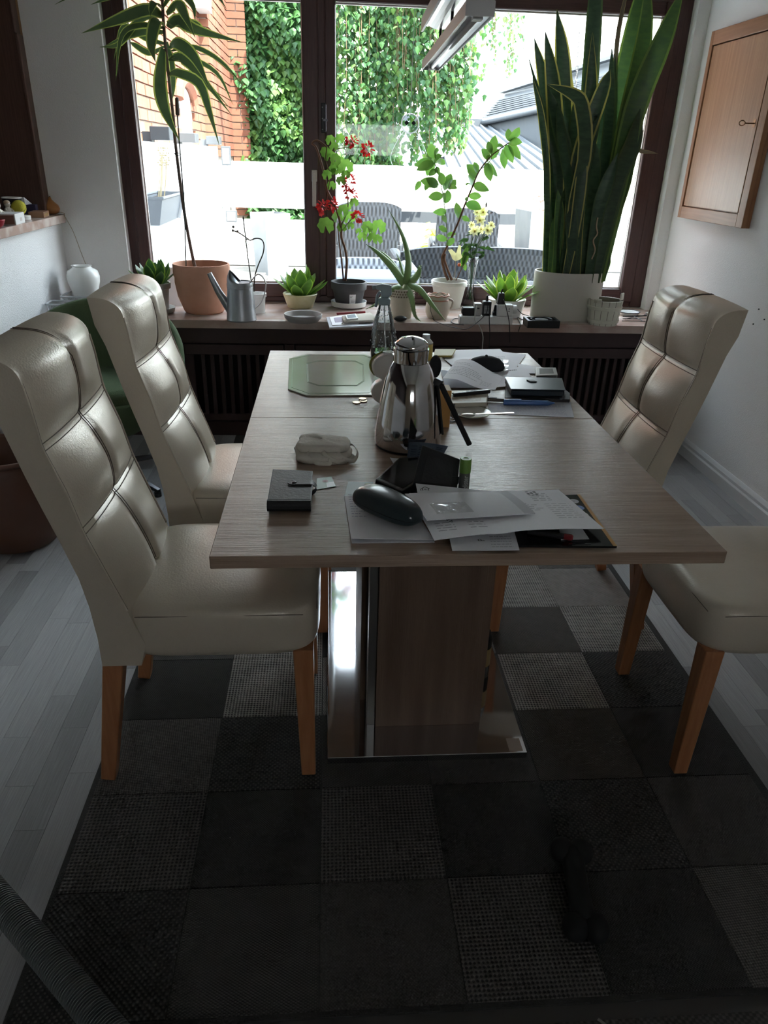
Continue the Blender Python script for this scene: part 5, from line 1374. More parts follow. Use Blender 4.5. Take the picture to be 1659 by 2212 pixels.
# ================================================================ things on the dining table
TT = .7604
def tb(x, y, dz=0.0): return atz(x, y, TT + dz)
def sheet_thing(name, label, cat, px, dz, mat, th=.0009, warp=None, group=None, nu=10, nv=8, part='sheet'):
    """a sheet of paper: four corners in the order far-left, far-right, near-right, near-left; each may carry its own height"""
    P = [tb(q[0], q[1], dz + (q[2] if len(q) > 2 else 0)) for q in px]
    o = (P[0] + P[1] + P[2] + P[3]) / 4
    t = thing(name, label, cat, tuple(o), 0, group)
    def fn(u, v):
        p = P[3].lerp(P[2], u).lerp(P[0].lerp(P[1], u), v) - o
        if warp: p = p + V(0, 0, warp(u, v))
        return p
    s_ = obj(part, B().grid(fn, nu, nv, thick=(0, 0, th)), mat, t, auto=40)
    return t, s_, fn
def lines(parent, fn, rows, th=.0012, mat=None, rng_=None, name='print'):
    """illegible lines of print: rows of (v, u0, u1, height)"""
    b = B()
    R_ = rng_ or random.Random(len(rows))
    for v, u0, u1, h in rows:
        u = u0
        while u < u1:
            e = min(u1, u + R_.uniform(.02, .06))
            b.grid(lambda a, c: fn(u + (e - u) * a, v + h * .5 * c) + V(0, 0, th), 2, 1)
            u = e + .012
    return obj(name, b, mat or INKG, parent)
INKG = M('faint_print', (.30, .30, .34), .8)
BLUEINK = M('blue_handwriting', (.24, .25, .38), .8)
# placemat: frosted glass board, eight-sided
GLB = M('green_tinted_glass_board', (.40, .385, .31), .12, spec=.6, c2=(.43, .405, .35), ns=6)
px = [(662, 768), (790, 768), (819, 781), (826, 838), (803, 856), (662, 857), (622, 843), (625, 777)]
P = [tb(*q) for q in px]; o = sum(P, Vector()) / 8
t = thing('cutting_board', 'pale green eight-sided glass board lying at the far left of the table', 'board', tuple(o))
gb = obj('glass_plate', B().prism([p - o + V(0, 0, .0006) for p in P], (0, 0, .004)), GLB, t, bevel=.001, seg=1)
for k, nm in ((.93, 'outer'), (.62, 'inner'), (.595, 'inner')):
    obj('engraved_line', B().tube([(p - o) * k + V(0, 0, .0048) for p in P], .0007, 4, closed=True), M('green_line', (.26, .33, .22), .5), gb)
# coins
CO = M('brass_coin', (.42, .33, .20), .3, metal=.9)
for k, (x, y, dz, l) in enumerate(((770, 870, .0004, 'coin lying apart, nearest to the table seam'), (785, 867, .0004, 'lower coin of the overlapping pair near the glass board'), (783, 862, .0026, 'upper tilted coin of the overlapping pair near the glass board'))):
    p = tb(x, y, dz); t = thing('coin', 'small ' + l, 'coin', tuple(p), 0, 'coins beside the glass board')
    obj('disc', B().lathe([(.011, 0), (.0112, .0004), (.0112, .0016), (.011, .002), (.001, .002)], 24), CO, t)
    obj('rim', B().tube([(.0106 * cos(2 * pi * j / 24), .0106 * sin(2 * pi * j / 24), .002) for j in range(24)], .0004, 4, closed=True), CO, t)
# cotton bag folded
c = tb(697, 985)
t = thing('folded_cotton_bag', 'crumpled folded beige cotton bag with loose straps on the table', 'bag', tuple(c))
CT = M('raw_cotton', (.62, .57, .50), .95, bump=.5, bs=90)
rng = random.Random(2)
def lump(w, d, h, z0, ph):
    b = B(); N, R_ = 40, 10; vs = []
    for i in range(R_ + 1):
        f = i / R_
        for j in range(N):
            a = 2 * pi * j / N
            ca, sa = cos(a), sin(a); n = 4.5
            x = w * (abs(ca) ** (2 / n)) * (1 if ca > 0 else -1); y = d * (abs(sa) ** (2 / n)) * (1 if sa > 0 else -1)
            if i <= 4: k = .96 + .06 * sin(pi * i / 4); z = h * .8 * i / 4
            else: k = 1 - (i - 4) / (R_ - 4); z = h * (.8 + .2 * (1 - k ** 3))
            wob = .05 * sin(3 * a + ph) + .03 * sin(7 * a + 2 * ph)
            z *= 1 + .10 * sin(x * 60 + y * 40 + ph) + .06 * sin(y * 120 + ph)
            vs.append((x * k * (1 + wob), y * k * (1 + wob), z0 + z))
    fs = [(i * N + j, i * N + (j + 1) % N, (i + 1) * N + (j + 1) % N, (i + 1) * N + j) for i in range(R_) for j in range(N)] + [tuple(range(N - 1, -1, -1))]
    return b.add(vs, fs)
obj('lower_fold', lump(.064, .050, .018, .0005, .4), CT, t, smooth=True)
uo = obj('upper_fold', lump(.060, .042, .020, .0185, 1.3).xf(Matrix.Translation((.000, .012, 0)) @ Matrix.Rotation(-.12, 4, 'Z')), CT, t, smooth=True)
def strap(name, pts, w=.011):
    Q = spline(pts, 20); b = B()
    b.tube(Q, w / 2, 8, flat=.22); return obj(name, b, CT, t, smooth=True)
strap('strap', [(-.035, -.030, .020), (-.030, -.047, .014), (-.010, -.055, .004), (.015, -.057, .004), (.018, -.050, .012)])
strap('strap', [(.0, -.030, .022), (.012, -.048, .015), (.035, -.052, .006), (.055, -.048, .006)])
strap('strap', [(.030, -.028, .022), (.048, -.046, .012), (.070, -.044, .006), (.080, -.020, .016), (.070, .004, .026), (.052, .006, .024)])
strap('strap', [(-.045, -.030, .008), (-.020, -.046, .006), (.030, -.050, .004), (.062, -.040, .008), (.072, -.022, .010)])
# black wallet with strap
BL = M('black_leather', (.008, .008, .009), .5, bump=.2, bs=140)
P = [tb(579, 1104), tb(672, 1104), tb(676, 1040), tb(590, 1036)]; o = sum(P, Vector()) / 4
t = thing('wallet', 'thick black leather wallet with a snap strap, left front of the table', 'wallet', tuple(o), 0)
Q = [p - o for p in P]
bk = obj('back_cover', B().prism([p + V(0, 0, .0005) for p in Q], (0, 0, .0035)), BL, t, bevel=.0015)
obj('pages', B().prism([p * .95 + V(-.001, .001, .0041) for p in Q], (0, 0, .0165)), M('wallet_lining', (.03, .03, .032), .6), t)
obj('front_cover', B().prism([p + V(0, .0015, .0208) for p in Q], (0, 0, .0035)), BL, t, bevel=.0015)
obj('spine', B().tube([Q[0] + V(-.001, .0, .0125), Q[1] + V(.0, .0, .0125)], .0118, 12), BL, t)
st_c = (Q[1] + Q[2]) / 2 + V(0, .006, 0)
so = obj('strap', B().grid(lambda u, v: (st_c.x - .040 + (.040 + .010 * sin(min(1, max(0, (u - .7) / .3)) * pi)) * min(1, u / .7) if u < .7 else st_c.x + .010 * sin((u - .7) / .3 * pi), st_c.y - .010 + .020 * v, .0262 if u < .7 else .0262 - .024 * (u - .7) / .3), 14, 3, thick=(0, 0, .0016)), BL, t, auto=50)
obj('strap_end', B().lathe([(.010, .0), (.010, .0016), (.001, .0016)], 20, (st_c.x - .040, st_c.y, .0262)), BL, so)
obj('snap', B().lathe([(.0045, 0), (.0045, .001), (.001, .0015)], 16, (st_c.x - .036, st_c.y, .0279)), M('gunmetal', (.06, .06, .065), .3, metal=.9), so)
# green card
t, s_, fn = sheet_thing('green_card', 'green and white plastic card sticking out beside the black wallet', 'card', [(684, 1034), (716, 1030), (726, 1051), (684, 1058)], .0004, M('card_green', (.06, .16, .045), .3), th=.0008)
obj('white_corner', B().grid(lambda u, v: fn(.55 + .43 * u, .04 + .42 * v) + V(0, 0, .0009), 3, 2), M('card_white', (.62, .63, .60), .3), s_)
obj('red_spot', B().lathe([(.0065, 0), (.001, .0002)], 20, tuple(fn(.52, .62) + V(0, 0, .001)), capb=False), M('card_red', (.38, .13, .09), .4), s_)
# folded notepad with a green head
t, s_, fn = sheet_thing('notepad', 'folded white sheet with handwriting under the spectacle case', 'paper', [(744, 1074), (880, 1074), (939, 1172), (760, 1174)], .0005, PAPER, th=.001, warp=lambda u, v: .0)
obj('folded_page', B().grid(lambda u, v: fn(u * .995, .015 + v * .985) + V(0, 0, .0018 + .006 * (1 - v) ** 6 * (1 - .6 * u)), 8, 10, thick=(0, 0, .0008)), PAPER, t, auto=40)
lines(s_, fn, [(.93 - .055 * k, .05, .05 + w, .018) for k, w in enumerate((.22, .18, .24, .2, .16, .22, .1, .30, .12, .2))], .0115, BLUEINK)
t, s_, fn = sheet_thing('green_leaflet', 'dark green leaflet with a pale round stamp peeping above the notepad', 'leaflet', [(752, 1041), (806, 1042), (812, 1076), (744, 1074)], .0005, M('leaflet_green', (.055, .085, .055), .4), th=.001)
obj('stamp', B().lathe([(.009, 0), (.001, .0002)], 24, tuple(fn(.80, .80) + V(0, 0, .0012)), capb=False), M('leaflet_pale', (.45, .52, .40), .5), s_)
lines(s_, fn, [(.14, .10, .26, .08), (.10, .55, .90, .12), (.24, .55, .9, .06)], .0013, M('leaflet_pale', (.45, .52, .40), .5))
# spectacle case
c = tb(846, 1128)
q = tb(905, 1128)
ang = atan2((tb(905, 1140) - tb(782, 1082)).y, (tb(905, 1140) - tb(782, 1082)).x)
L_ = (tb(908, 1140) - tb(776, 1082)).length
t = thing('spectacle_case', 'smooth dark blue-green hard spectacle case on the notepad', 'case', tuple(tb(838, 1118, .0070) + V(0, .012, 0)), ang)
SC = M('petrol_case', (.012, .024, .028), .28, coat=.3)
def shell(z0, z1, up):
    b = B(); N, R_ = 48, 10; vs = []
    for i in range(R_ + 1):
        a2 = pi / 2 * i / R_
        for j in range(N):
            a = 2 * pi * j / N; n = 3.0; ca, sa = cos(a), sin(a)
            x = (abs(ca) ** (2 / n)) * (1 if ca > 0 else -1) * L_ / 2; y = (abs(sa) ** (2 / n)) * (1 if sa > 0 else -1) * .034 * (1 - .12 * x / (L_ / 2))
            k = cos(a2) ** .55; z = z0 + (z1 - z0) * sin(a2) ** .9
            vs.append((x * k, y * k, z))
    return b.add(vs, [(i * N + j, i * N + (j + 1) % N, (i + 1) * N + (j + 1) % N, (i + 1) * N + j) for i in range(R_) for j in range(N)])
obj('lid', shell(.0185, .047, 1), SC, t, smooth=True)
obj('lower_shell', shell(.0175, .0005, 0), SC, t, smooth=True)
obj('seam', B().tube([((abs(cos(a)) ** .667) * (1 if cos(a) > 0 else -1) * L_ / 2 * .992, (abs(sin(a)) ** .667) * (1 if sin(a) > 0 else -1) * .034 * .99 * (1 - .12 * cos(a)), .018) for a in [2 * pi * j / 60 for j in range(60)]], .0008, 4, closed=True), MATTE, t)
# open phone wallet: flat half and standing flap
P = [tb(810, 1050), tb(868, 1078), tb(925, 1042), tb(905, 1000), tb(862, 1002)]; o = sum(P, Vector()) / 5
t = thing('phone_wallet', 'open black phone wallet case with its flap standing up', 'phone case', tuple(o))
fl = obj('phone_half', B().prism([p - o + V(0, 0, .0006) for p in P], (0, 0, .016)), BL, t, bevel=.003)
obj('screen', B().prism([(p - o) * .86 + V(0, 0, .0168) for p in P], (0, 0, .0006)), M('dark_screen', (.006, .006, .007), .1), fl)
a, b2 = tb(884, 1072), tb(985, 1070)
tl, tr = aty(912, 962, a.y + .055), aty(993, 993, b2.y + .075)
a, b2, tl, tr = a - o + V(0, 0, .001), b2 - o + V(0, 0, .001), tl - o, tr - o
nn = (b2 - a).cross(tl - a).normalized()
fp = obj('flap', B().prism([a, b2, tr, tl], nn * .006), BL, t, bevel=.002)
m1 = a.lerp(b2, .80).lerp(tl.lerp(tr, .80), .38)
ux = (b2 - a).normalized(); uy = (tl - a).normalized()
obj('clasp', B().prism([m1 - ux * .030 - uy * .008 - nn * .0, m1 + ux * .022 - uy * .008, m1 + ux * .022 + uy * .008, m1 - ux * .030 + uy * .008], -nn * .0035), BL, fp, bevel=.001)
obj('clasp_tab', B().tube([m1 + ux * .022, m1 + ux * .030 - nn * .004, m1 + ux * .028 - nn * .012 + uy * -.006], .007, 8, flat=.4), BL, fp)
# blue receipt behind, white scrap
a, b2 = aty(878, 1000, o.y + .10), aty(950, 1012, o.y + .10)
a.z = max(a.z, TT + .001); b2.z = max(b2.z, TT + .001)
tl, tr = aty(884, 955, o.y + .115), aty(968, 964, o.y + .115)
t = thing('blue_receipt', 'blue-grey printed receipt standing up behind the phone wallet', 'receipt', tuple(a))
BRC = M('blue_paper', (.12, .16, .22), .7)
rc_ = obj('sheet', B().grid(lambda u, v: V(0, 0, 0).lerp(b2 - a, u).lerp((tl - a).lerp(tr - a, u), v) + V(0, .008 * sin(pi * u), 0), 8, 6, thick=(0, .0008, 0)), BRC, t)
b = B()
for k in range(7):
    for j in range(4): 
        if (k * 3 + j) % 5: 
            u0, v0 = .08 + .22 * j, .18 + .10 * k
            b.add([V(0, 0, 0).lerp(b2 - a, u).lerp((tl - a).lerp(tr - a, u), v) + V(0, .008 * sin(pi * u) - .0006, 0) for u, v in ((u0, v0), (u0 + .16, v0), (u0 + .16, v0 + .03), (u0, v0 + .03))], [(0, 1, 2, 3)])
obj('print', b, M('dark_blue_print', (.03, .04, .07), .8), rc_)
t, s_, fn = sheet_thing('paper_scrap', 'small curled white paper scrap left of the blue receipt', 'paper', [(842, 994, .006), (878, 990, .002), (884, 1010), (858, 1015)], .0006, PAPER, th=.0006, warp=lambda u, v: .006 * (1 - u) ** 2 * v)
lines(s_, fn, [(.7, .3, .8, .05), (.5, .35, .75, .05)], .0008)
# glister tube, standing on its end
bp_ = tb(1000, 1072)
h_ = aty(1001, 990, bp_.y).z - TT
t = thing('lip_stick_tube', 'dark grey tube with a green cap standing upright behind the letters', 'tube', (bp_.x, bp_.y, TT))
rr = 12.2 / ppm(bp_ + V(0, 0, h_ / 2))
GC = M('green_cap', (.13, .25, .045), .4)
tbod = obj('body', B().lathe([(rr * .92, 0), (rr * .95, .002), (rr * .95, h_ * .66), (.001, h_ * .66)], 32), M('dark_grey_tube', (.085, .085, .08), .35), t, auto=40)
obj('cap', B().lathe([(rr * 1.02, h_ * .65), (rr * 1.03, h_ * .69), (rr, h_ * .985), (rr * .93, h_), (rr * .6, h_), (rr * .55, h_ - .001), (.001, h_ - .001)], 32), GC, t, auto=40)
obj('cap_ring', B().lathe([(rr * .62, h_ + .0003), (rr * .5, h_ + .0003)], 28, capb=False), M('cap_white', (.7, .72, .66), .5), t)
tx = text_mesh('glister', .030)
import bmesh as _bm
_m = _bm.new()
_v = [_m.verts.new(q) for q in tx.v]
for f_ in tx.f:
    try: _m.faces.new([_v[i] for i in f_])
    except ValueError: pass
_bm.ops.triangulate(_m, faces=_m.faces)
for _ in range(3):
    _bm.ops.subdivide_edges(_m, edges=[e_ for e_ in _m.edges if e_.calc_length() > .003], cuts=1)
    _bm.ops.triangulate(_m, faces=_m.faces)
_m.verts.index_update()
tx = B(); tx.add([v_.co[:] for v_ in _m.verts], [tuple(v_.index for v_ in f_.verts) for f_ in _m.faces]); _m.free()
# wrap the word round the tube, reading upward
tv = []
for x, y, z in tx.v:
    a = -pi / 2 - (y - .002) * .55 / (rr * .957); tv.append((rr * .972 * cos(a), rr * .972 * sin(a), h_ * .65 - .0195 + x * .40))
tx.v = tv
obj('lettering', tx, M('silver_print', (.45, .46, .44), .4), tbod)
# letters in front
MG = M('black_gloss_cover', (.008, .008, .009), .15); OG = M('orange_edge', (.50, .25, .05), .5)
t, s_, fn = sheet_thing('magazine', 'black glossy magazine with an orange spine edge under the letters', 'magazine', [(1030, 1080), (1252, 1072), (1332, 1184), (1042, 1182)], .0004, MG, th=.004, part='cover')
obj('spine_edge', B().grid(lambda u, v: fn(.972 + .03 * u, v) + V(0, 0, .0043), 2, 8), OG, s_)
for (u, v, r_, cc) in ((.90, .86, .010, (.45, .45, .48)), (.905, .72, .011, (.12, .20, .45)), (.90, .58, .011, (.55, .55, .52)), (.905, .44, .008, (.5, .5, .5))):
    obj('print_picture', B().lathe([(r_, 0), (r_ * .4, .0001), (.001, .0001)], 18, tuple(fn(u, v) + V(0, 0, .0043)), capb=False), M('cover_print_%d' % int(v * 100), cc, .3), s_)
for v in (.22, .34):
    obj('staple', B().box(-.006, .006, -.0006, .0006, 0, .0008).shift(fn(.45 + v, .03) + V(0, 0, .0041)), STEEL, s_)
t, s_, fn = sheet_thing('window_letter', 'white letter with a postal corner peeping out at the table edge', 'letter', [(966, 1142), (1108, 1138), (1122, 1189), (977, 1190)], .0052, PAPER, th=.001)
lines(s_, fn, [(.12 + .11 * k, .60, .92, .035) for k in range(5)], .0013)
pm = text_mesh('P', .018)
M_ = Matrix.Translation(fn(.47, .42) + V(0, 0, .0014)) @ Matrix.Rotation(pi / 2, 4, 'Z')
obj('lettering', pm.xf(M_), INK, s_)
t, s_, fn = sheet_thing('white_card', 'small white card lying on the black magazine beside the red-tipped pen', 'card', [(1205, 1128), (1248, 1128), (1273, 1165), (1212, 1167)], .0055, PAPER, th=.0006)
lines(s_, fn, [(.72, .5, .9, .06), (.58, .55, .9, .06)], .0008)
p, q = tb(1140, 1147, .011), tb(1238, 1162, .011)
t = thing('marker_pen', 'black marker pen with a red end on the black magazine', 'pen', tuple(p))
d = q - p
obj('barrel', B().tube([V(0, 0, 0), d * .80], .0055, 12), BLACK, t); obj('red_end', B().tube([d * .80, d * .97, d], [.0060, .0060, .004], 12), M('dark_red_plastic', (.22, .02, .025), .35), t)
t, s_, fn = sheet_thing('folded_letter', 'long unfolded printed letter with a crease under the window envelope', 'letter', [(884, 1070, .004), (1206, 1062, .004), (1304, 1147, .006), (938, 1172)], .0085, PAPER, th=.0008, warp=lambda u, v: .008 * sin(pi * u) * (1 - v) ** 2 - .004 * max(0, 1 - abs(u - .38) / .1) * (1 - v) + .004, nu=20)
lines(s_, fn, [(.70 - .045 * k, .45, .45 + w, .016) for k, w in enumerate((.20, .25, .3, .28, .33, .30, .22))] + [(.90 - .045 * k, .76, .88, .02) for k in range(5)] + [(.62 - .05 * k, .80, .96, .014) for k in range(8)] + [(.30 - .05 * k, .05, .16, .02) for k in range(4)] + [(.28 - .06 * k, .24, .34, .02) for k in range(3)], .0010)
b = B()
for k in range(5):
    for j in range(3):
        if (k + j * 2) % 3: b.grid(lambda u, v: fn(.76 + .025 * j + .018 * u, .80 + .022 * k + .016 * v + .06) + V(0, 0, .001), 1, 1)
obj('letterhead_mark', b, INK, s_)
b = B()
for k in range(6):
    for j in range(3):
        if (k * 2 + j) % 3: b.grid(lambda u, v: fn(.13 + .012 * j + .009 * u, .32 + .02 * k + .016 * v) + V(0, 0, .001), 1, 1)
obj('barcode_mark', b, INK, s_)
t, s_, fn = sheet_thing('logo_letter', 'white letter with a small house emblem at its corner behind the window envelope', 'letter', [(898, 1045, .006), (1062, 1062, .003), (1068, 1078, .0), (902, 1066, .004)], .0195, PAPER, th=.0008)
em = B(); e0 = fn(.115, .50) + V(0, 0, .0012)
for (x0, y0, x1, y1) in ((-.009, .000, 0, .010), (0, .010, .009, .000), (-.006, .002, -.006, -.008), (.006, .002, .006, -.008), (-.010, -.008, -.010, -.002)):
    em.bar(e0 + V(x0, y0, 0), e0 + V(x1, y1, 0), .0016, .0003)
eo = obj('house_emblem', em, INK, s_)
obj('lettering', text_mesh('R', .010).xf(Matrix.Translation(e0 + V(0, -.004, .0002)) @ Matrix.Rotation(.35, 4, 'Z')), INK, eo)
t, s_, fn = sheet_thing('window_envelope', 'white window envelope on top of the letters, table front', 'envelope', [(874, 1068, .002), (1095, 1062, .004), (1156, 1110, .002), (922, 1125)], .0225, PAPER, th=.0016, warp=lambda u, v: .003 * sin(pi * v), nu=16)
obj('window', B().grid(lambda u, v: fn(.13 + .34 * u - .03 * (1 - v) * 0, .16 + .38 * v) + V(0, 0, .0019), 8, 4), M('glossy_film', (.70, .71, .74), .08, bump=.8, bs=40), s_)
obj('flap_fold', B().grid(lambda u, v: fn(.90 + .10 * u, .0 + 1.0 * v) + V(0, 0, .0019), 2, 6), M('envelope_fold', (.66, .66, .70), .7), s_)
# carafe
f = tb(887, 985); s = ppm(f); R_ = 74 / s; c = Vector((f.x, f.y + R_, TT)); s = ppm(c + V(0, 0, .12))
ht = aty(897, 727, c.y).z - TT
zn = aty(897, 781, c.y).z - TT; zr = aty(897, 752, c.y).z - TT
rn = 36.5 / ppm(c + V(0, 0, zn))
t = thing('thermos_jug', 'polished steel thermos jug with a domed lid and black handle', 'thermos jug', tuple(c))
obj('body', B().lathe([(R_ * .94, 0), (R_ * .985, .006), (R_, .015), (R_ * .985, .04), (R_ * .94, zn * .30), (R_ * .86, zn * .55), (R_ * .74, zn * .78), (R_ * .62, zn * .92), (rn * 1.02, zn), (.001, zn)], 64), STEEL, t, auto=50)
obj('foot_ring', B().lathe([(R_ * .93, .0), (R_ * .965, .0), (R_ * .99, .005), (R_ * .93, .005)], 48, capb=False), BLACK, t)
ng = obj('neck', B().lathe([(rn, zn + .0005), (rn * 1.0, zn + .004), (rn * 1.02, zr - .012), (rn * 1.06, zr), (rn * .98, zr), (.001, zr - .002)], 48), STEEL, t, auto=40)
obj('spout', B().grid(lambda u, v: ((rn * 1.0 + .012 * v * sin(pi * u)) * cos(-pi / 2 - .75 + .9 * u), (rn * 1.0 + .012 * v * sin(pi * u)) * sin(-pi / 2 - .75 + .9 * u), zr - .030 + .030 * v), 14, 5), STEEL, ng, smooth=True)
ld = obj('lid', B().lathe([(rn * .97, zr + .0005), (rn * 1.0, zr + .004), (rn * .98, zr + .012), (rn * .90, zr + (ht - zr) * .55), (rn * .66, zr + (ht - zr) * .85), (rn * .3, ht), (.001, ht + .001)], 48), STEEL, t, auto=60)
obj('thumb_slot', B().box(-.0015, .0015, -.022, -.006, ht - .006, ht + .0012), MATTE, ld)
hx = R_ * .74
HP = [aty(946, 824, c.y - .01) - c, aty(952, 830, c.y - .01) - c, aty(968, 868, c.y - .02) - c, aty(990, 920, c.y - .03) - c, aty(1014, 970, c.y - .04) - c]
HP[-1].z = max(HP[-1].z, .012)
for k in range(4): pass
ho = obj('handle', B().bar(HP[1], HP[4], .013, .011, up=(0, 1, 0)), MATTE, t, bevel=.003)
obj('hinge', B().bar(V(R_ * .72, 0, zn * .78), HP[1] + V(.002, 0, 0), .016, .014, up=(0, 1, 0)), BLACK, ho, bevel=.002)
obj('strip', B().bar(V(R_ * .80, -.01, zn * .74), V(R_ * 1.03, -.01, .03), .006, .020, up=(0, 1, 0)), BLACK, t, bevel=.002)
# small yellow capped bottle, wave vase, black case behind the carafe, carton
p = tb(918, 782); pz = aty(918, 722, p.y).z - TT
t = thing('small_bottle', 'small bottle with a yellow label and pale cap behind the thermos lid', 'bottle', (p.x, p.y, TT))
obj('body', B().lathe([(.022, 0), (.024, .004), (.024, pz * .72), (.012, pz * .86), (.001, pz * .86)], 24), M('pale_bottle', (.6, .6, .55), .3), t, auto=40)
obj('label', B().lathe([(.0245, pz * .1), (.0245, pz * .68)], 24, capb=False), M('yellow_label', (.60, .45, .10), .5), t); obj('cap', B().lathe([(.013, pz * .86), (.013, pz), (.001, pz)], 20), M('pale_cap', (.50, .53, .55), .3), t)
p = tb(832, 878); s = ppm(p)
t = thing('wave_vase', 'white wavy ceramic vase with a green stripe left of the thermos jug', 'vase', (p.x + .006, p.y + .024, TT))
zv = aty(836, 766, p.y).z - TT; rv = zv / 4.0
sil = []
for k in range(40):
    a = 2 * pi * k / 40
    sil.append(a)
def eight(k):
    u = k / 48; a = -pi / 2 + 2 * pi * u
    z = zv * .5 + zv * .5 * sin(a)
    lobe = rv * 1.05 * (abs(sin(2 * pi * min(.999, max(.001, z / zv)))) ** .5) * .85 + rv * .35 * (1 - abs(2 * z / zv - 1) ** 6)
    return (lobe * (1 if cos(a) >= 0 else -1) * (1 if abs(cos(a)) > .02 else 0), z)
poly = [eight(k) for k in range(48)]
b = B()
b.prism([(x, -.020, z) for x, z in poly], (0, .04, 0))
vb = obj('body', b, CERAM, t, bevel=.006, seg=3)
gs = [q for q in poly if q[0] < 0 and q[1] > zv * .45]
obj('green_edge', B().tube([(x * 1.02 - .002, .012, z) for x, z in gs], .0035, 6), M('olive_glaze', (.26, .28, .05), .4), vb)
obj('green_stripe', B().box(rv * .35, rv * .55, -.0215, -.0195, zv * .62, zv * .97), M('dark_green_glaze', (.08, .15, .09), .4), vb)
obj('opening', B().lathe([(rv * .42, zv - .0005), (rv * .42, zv + .003), (rv * .33, zv + .003), (rv * .30, zv - .0002)], 24, sy=.6, capb=False), CERAM, vb)
p = tb(948, 835)
t = thing('black_pouch', 'black rounded pouch standing upright right behind the thermos jug', 'pouch', (p.x, p.y + .10, TT))
zc = aty(948, 768, p.y + .10).z - TT
obj('body', B().ball((0, 0, zc / 2), zc / 2, 20, 12, (.52, .42, 1)), M('black_fabric', (.012, .012, .015), .8), t, smooth=True)
obj('zip', B().tube([(.52 * zc / 2 * 1.005 * cos(a), 0, zc / 2 + zc / 2 * 1.005 * sin(a)) for a in [2 * pi * k / 30 for k in range(30)]], .0012, 5, closed=True), BLACK, t)
p = tb(958, 925)
t = thing('small_carton', 'small orange and white carton standing behind the thermos handle', 'carton', (p.x, p.y + .03, TT))
zc = aty(960, 838, p.y + .03).z - TT
cbx = obj('box', B().box(-.014, .016, -.025, .025, 0, zc), M('orange_card', (.50, .26, .08), .6), t, bevel=.001)
obj('white_panel', B().box(.0161, .0166, -.024, .024, .004, zc - .004), PAPER, cbx); obj('lid_flap', B().box(-.0135, .0155, -.0245, .0245, zc + .0002, zc + .001), M('buff_card', (.58, .50, .36), .7), cbx)
# spray bottle
f = tb(829, 779); s = ppm(f); rb = 28 / s
c = Vector((f.x, f.y + rb, TT)); zb = aty(832, 655, c.y).z - TT; ztp = aty(834, 613, c.y).z - TT
t = thing('spray_bottle', 'clear plastic spray bottle with a grey-blue trigger head and droplets', 'spray bottle', tuple(c))
CLP = glass_mat('clear_pet', (.86, .91, .93), 2.0, 1.45, .03)
obj('body', B().lathe([(rb * .9, .001), (rb, .006), (rb * 1.02, zb * .30), (rb * .90, zb * .52), (rb * .62, zb * .80), (rb * .42, zb * .96), (rb * .40, zb)], 40), CLP, t, smooth=True)
obj('water', B().lathe([(rb * .86, .003), (rb * .95, .007), (rb * .96, zb * .13), (.001, zb * .13)], 36), glass_mat('water', (.88, .93, .94), 2.2, 1.33), t, auto=40)
b = B(); rng = random.Random(14)
for k in range(130):
    u = rng.uniform(.14, .92); a = rng.uniform(pi, 2 * pi); pr = [(0, 1), (.30, 1.02), (.52, .90), (.80, .62), (1, .4)]
    for (za, ra), (zc2, rc2) in zip(pr, pr[1:]):
        if za <= u <= zc2: rr_ = ra + (rc2 - ra) * (u - za) / (zc2 - za)
    b.ball((rb * rr_ * 1.005 * cos(a), rb * rr_ * 1.005 * sin(a), zb * u), rng.uniform(.0008, .0019), 6, 4, (1, 1, 1.6))
stuff(obj('droplet', b, M('droplet', (.75, .8, .82), .1), t, smooth=True))
TG = M('grey_blue_plastic', (.25, .33, .36), .35)
hd_ = obj('collar', B().lathe([(rb * .42, zb - .004), (rb * .46, zb - .002), (rb * .46, zb + .014), (rb * .38, zb + .018), (.001, zb + .018)], 24), TG, t, auto=40)
hz = zb + .018
obj('head', B().prism([(-.030, -.010, hz + .028), (-.034, -.010, hz + .040), (-.010, -.010, ztp), (.022, -.010, ztp - .004), (.024, -.010, hz + .012), (.012, -.010, hz), (-.012, -.010, hz), (-.012, -.010, hz + .024)], (0, .020, 0)), TG, t, bevel=.003)
obj('nozzle', B().tube([(-.032, 0, hz + .034), (-.042, 0, hz + .031)], .007, 12), TG, t)
obj('trigger', B().tube(spline([(-.014, 0, hz + .020), (-.024, 0, hz + .006), (-.026, 0, hz - .016), (-.030, 0, hz - .030)], 10), .005, 8), TG, t, smooth=True)
obj('dip_tube', B().tube(spline([(0, 0, zb), (.004, 0, zb * .5), (.012, 0, .01)], 10), .0022, 6), M('milky_tube', (.7, .72, .72), .4), t)
# plate with a spoon, ring
p = tb(1017, 898); rp = 43 / ppm(p)
t = thing('small_plate', 'small pale plate with a faint rim pattern and crumbs', 'plate', tuple(p))
pl_ = obj('dish', B().lathe([(rp * .55, .0003), (rp * .6, .002), (rp * .97, .011), (rp, .0125), (rp * .97, .0128), (rp * .66, .0055), (.001, .004)], 48), M('pale_china', (.62, .60, .54), .2), t, auto=60)
obj('rim_line', B().tube([(rp * .985 * cos(2 * pi * k / 48), rp * .985 * sin(2 * pi * k / 48), .0128) for k in range(48)], .0008, 4, closed=True), M('olive_glaze', (.26, .28, .05), .4), pl_)
a, b2 = tb(995, 897, .0095), tb(1110, 892, .019)
t = thing('spoon', 'dull metal spoon resting across the small plate', 'spoon', tuple(a))
d = b2 - a
SP = M('dull_spoon', (.40, .37, .33), .3, metal=.9)
obj('bowl', B().ball((0, 0, 0), .019, 18, 10, (1, .60, .22)).xf(Matrix.Translation(d * .14) @ Matrix.Rotation(atan2(d.y, d.x), 4, 'Z')), SP, t, smooth=True)
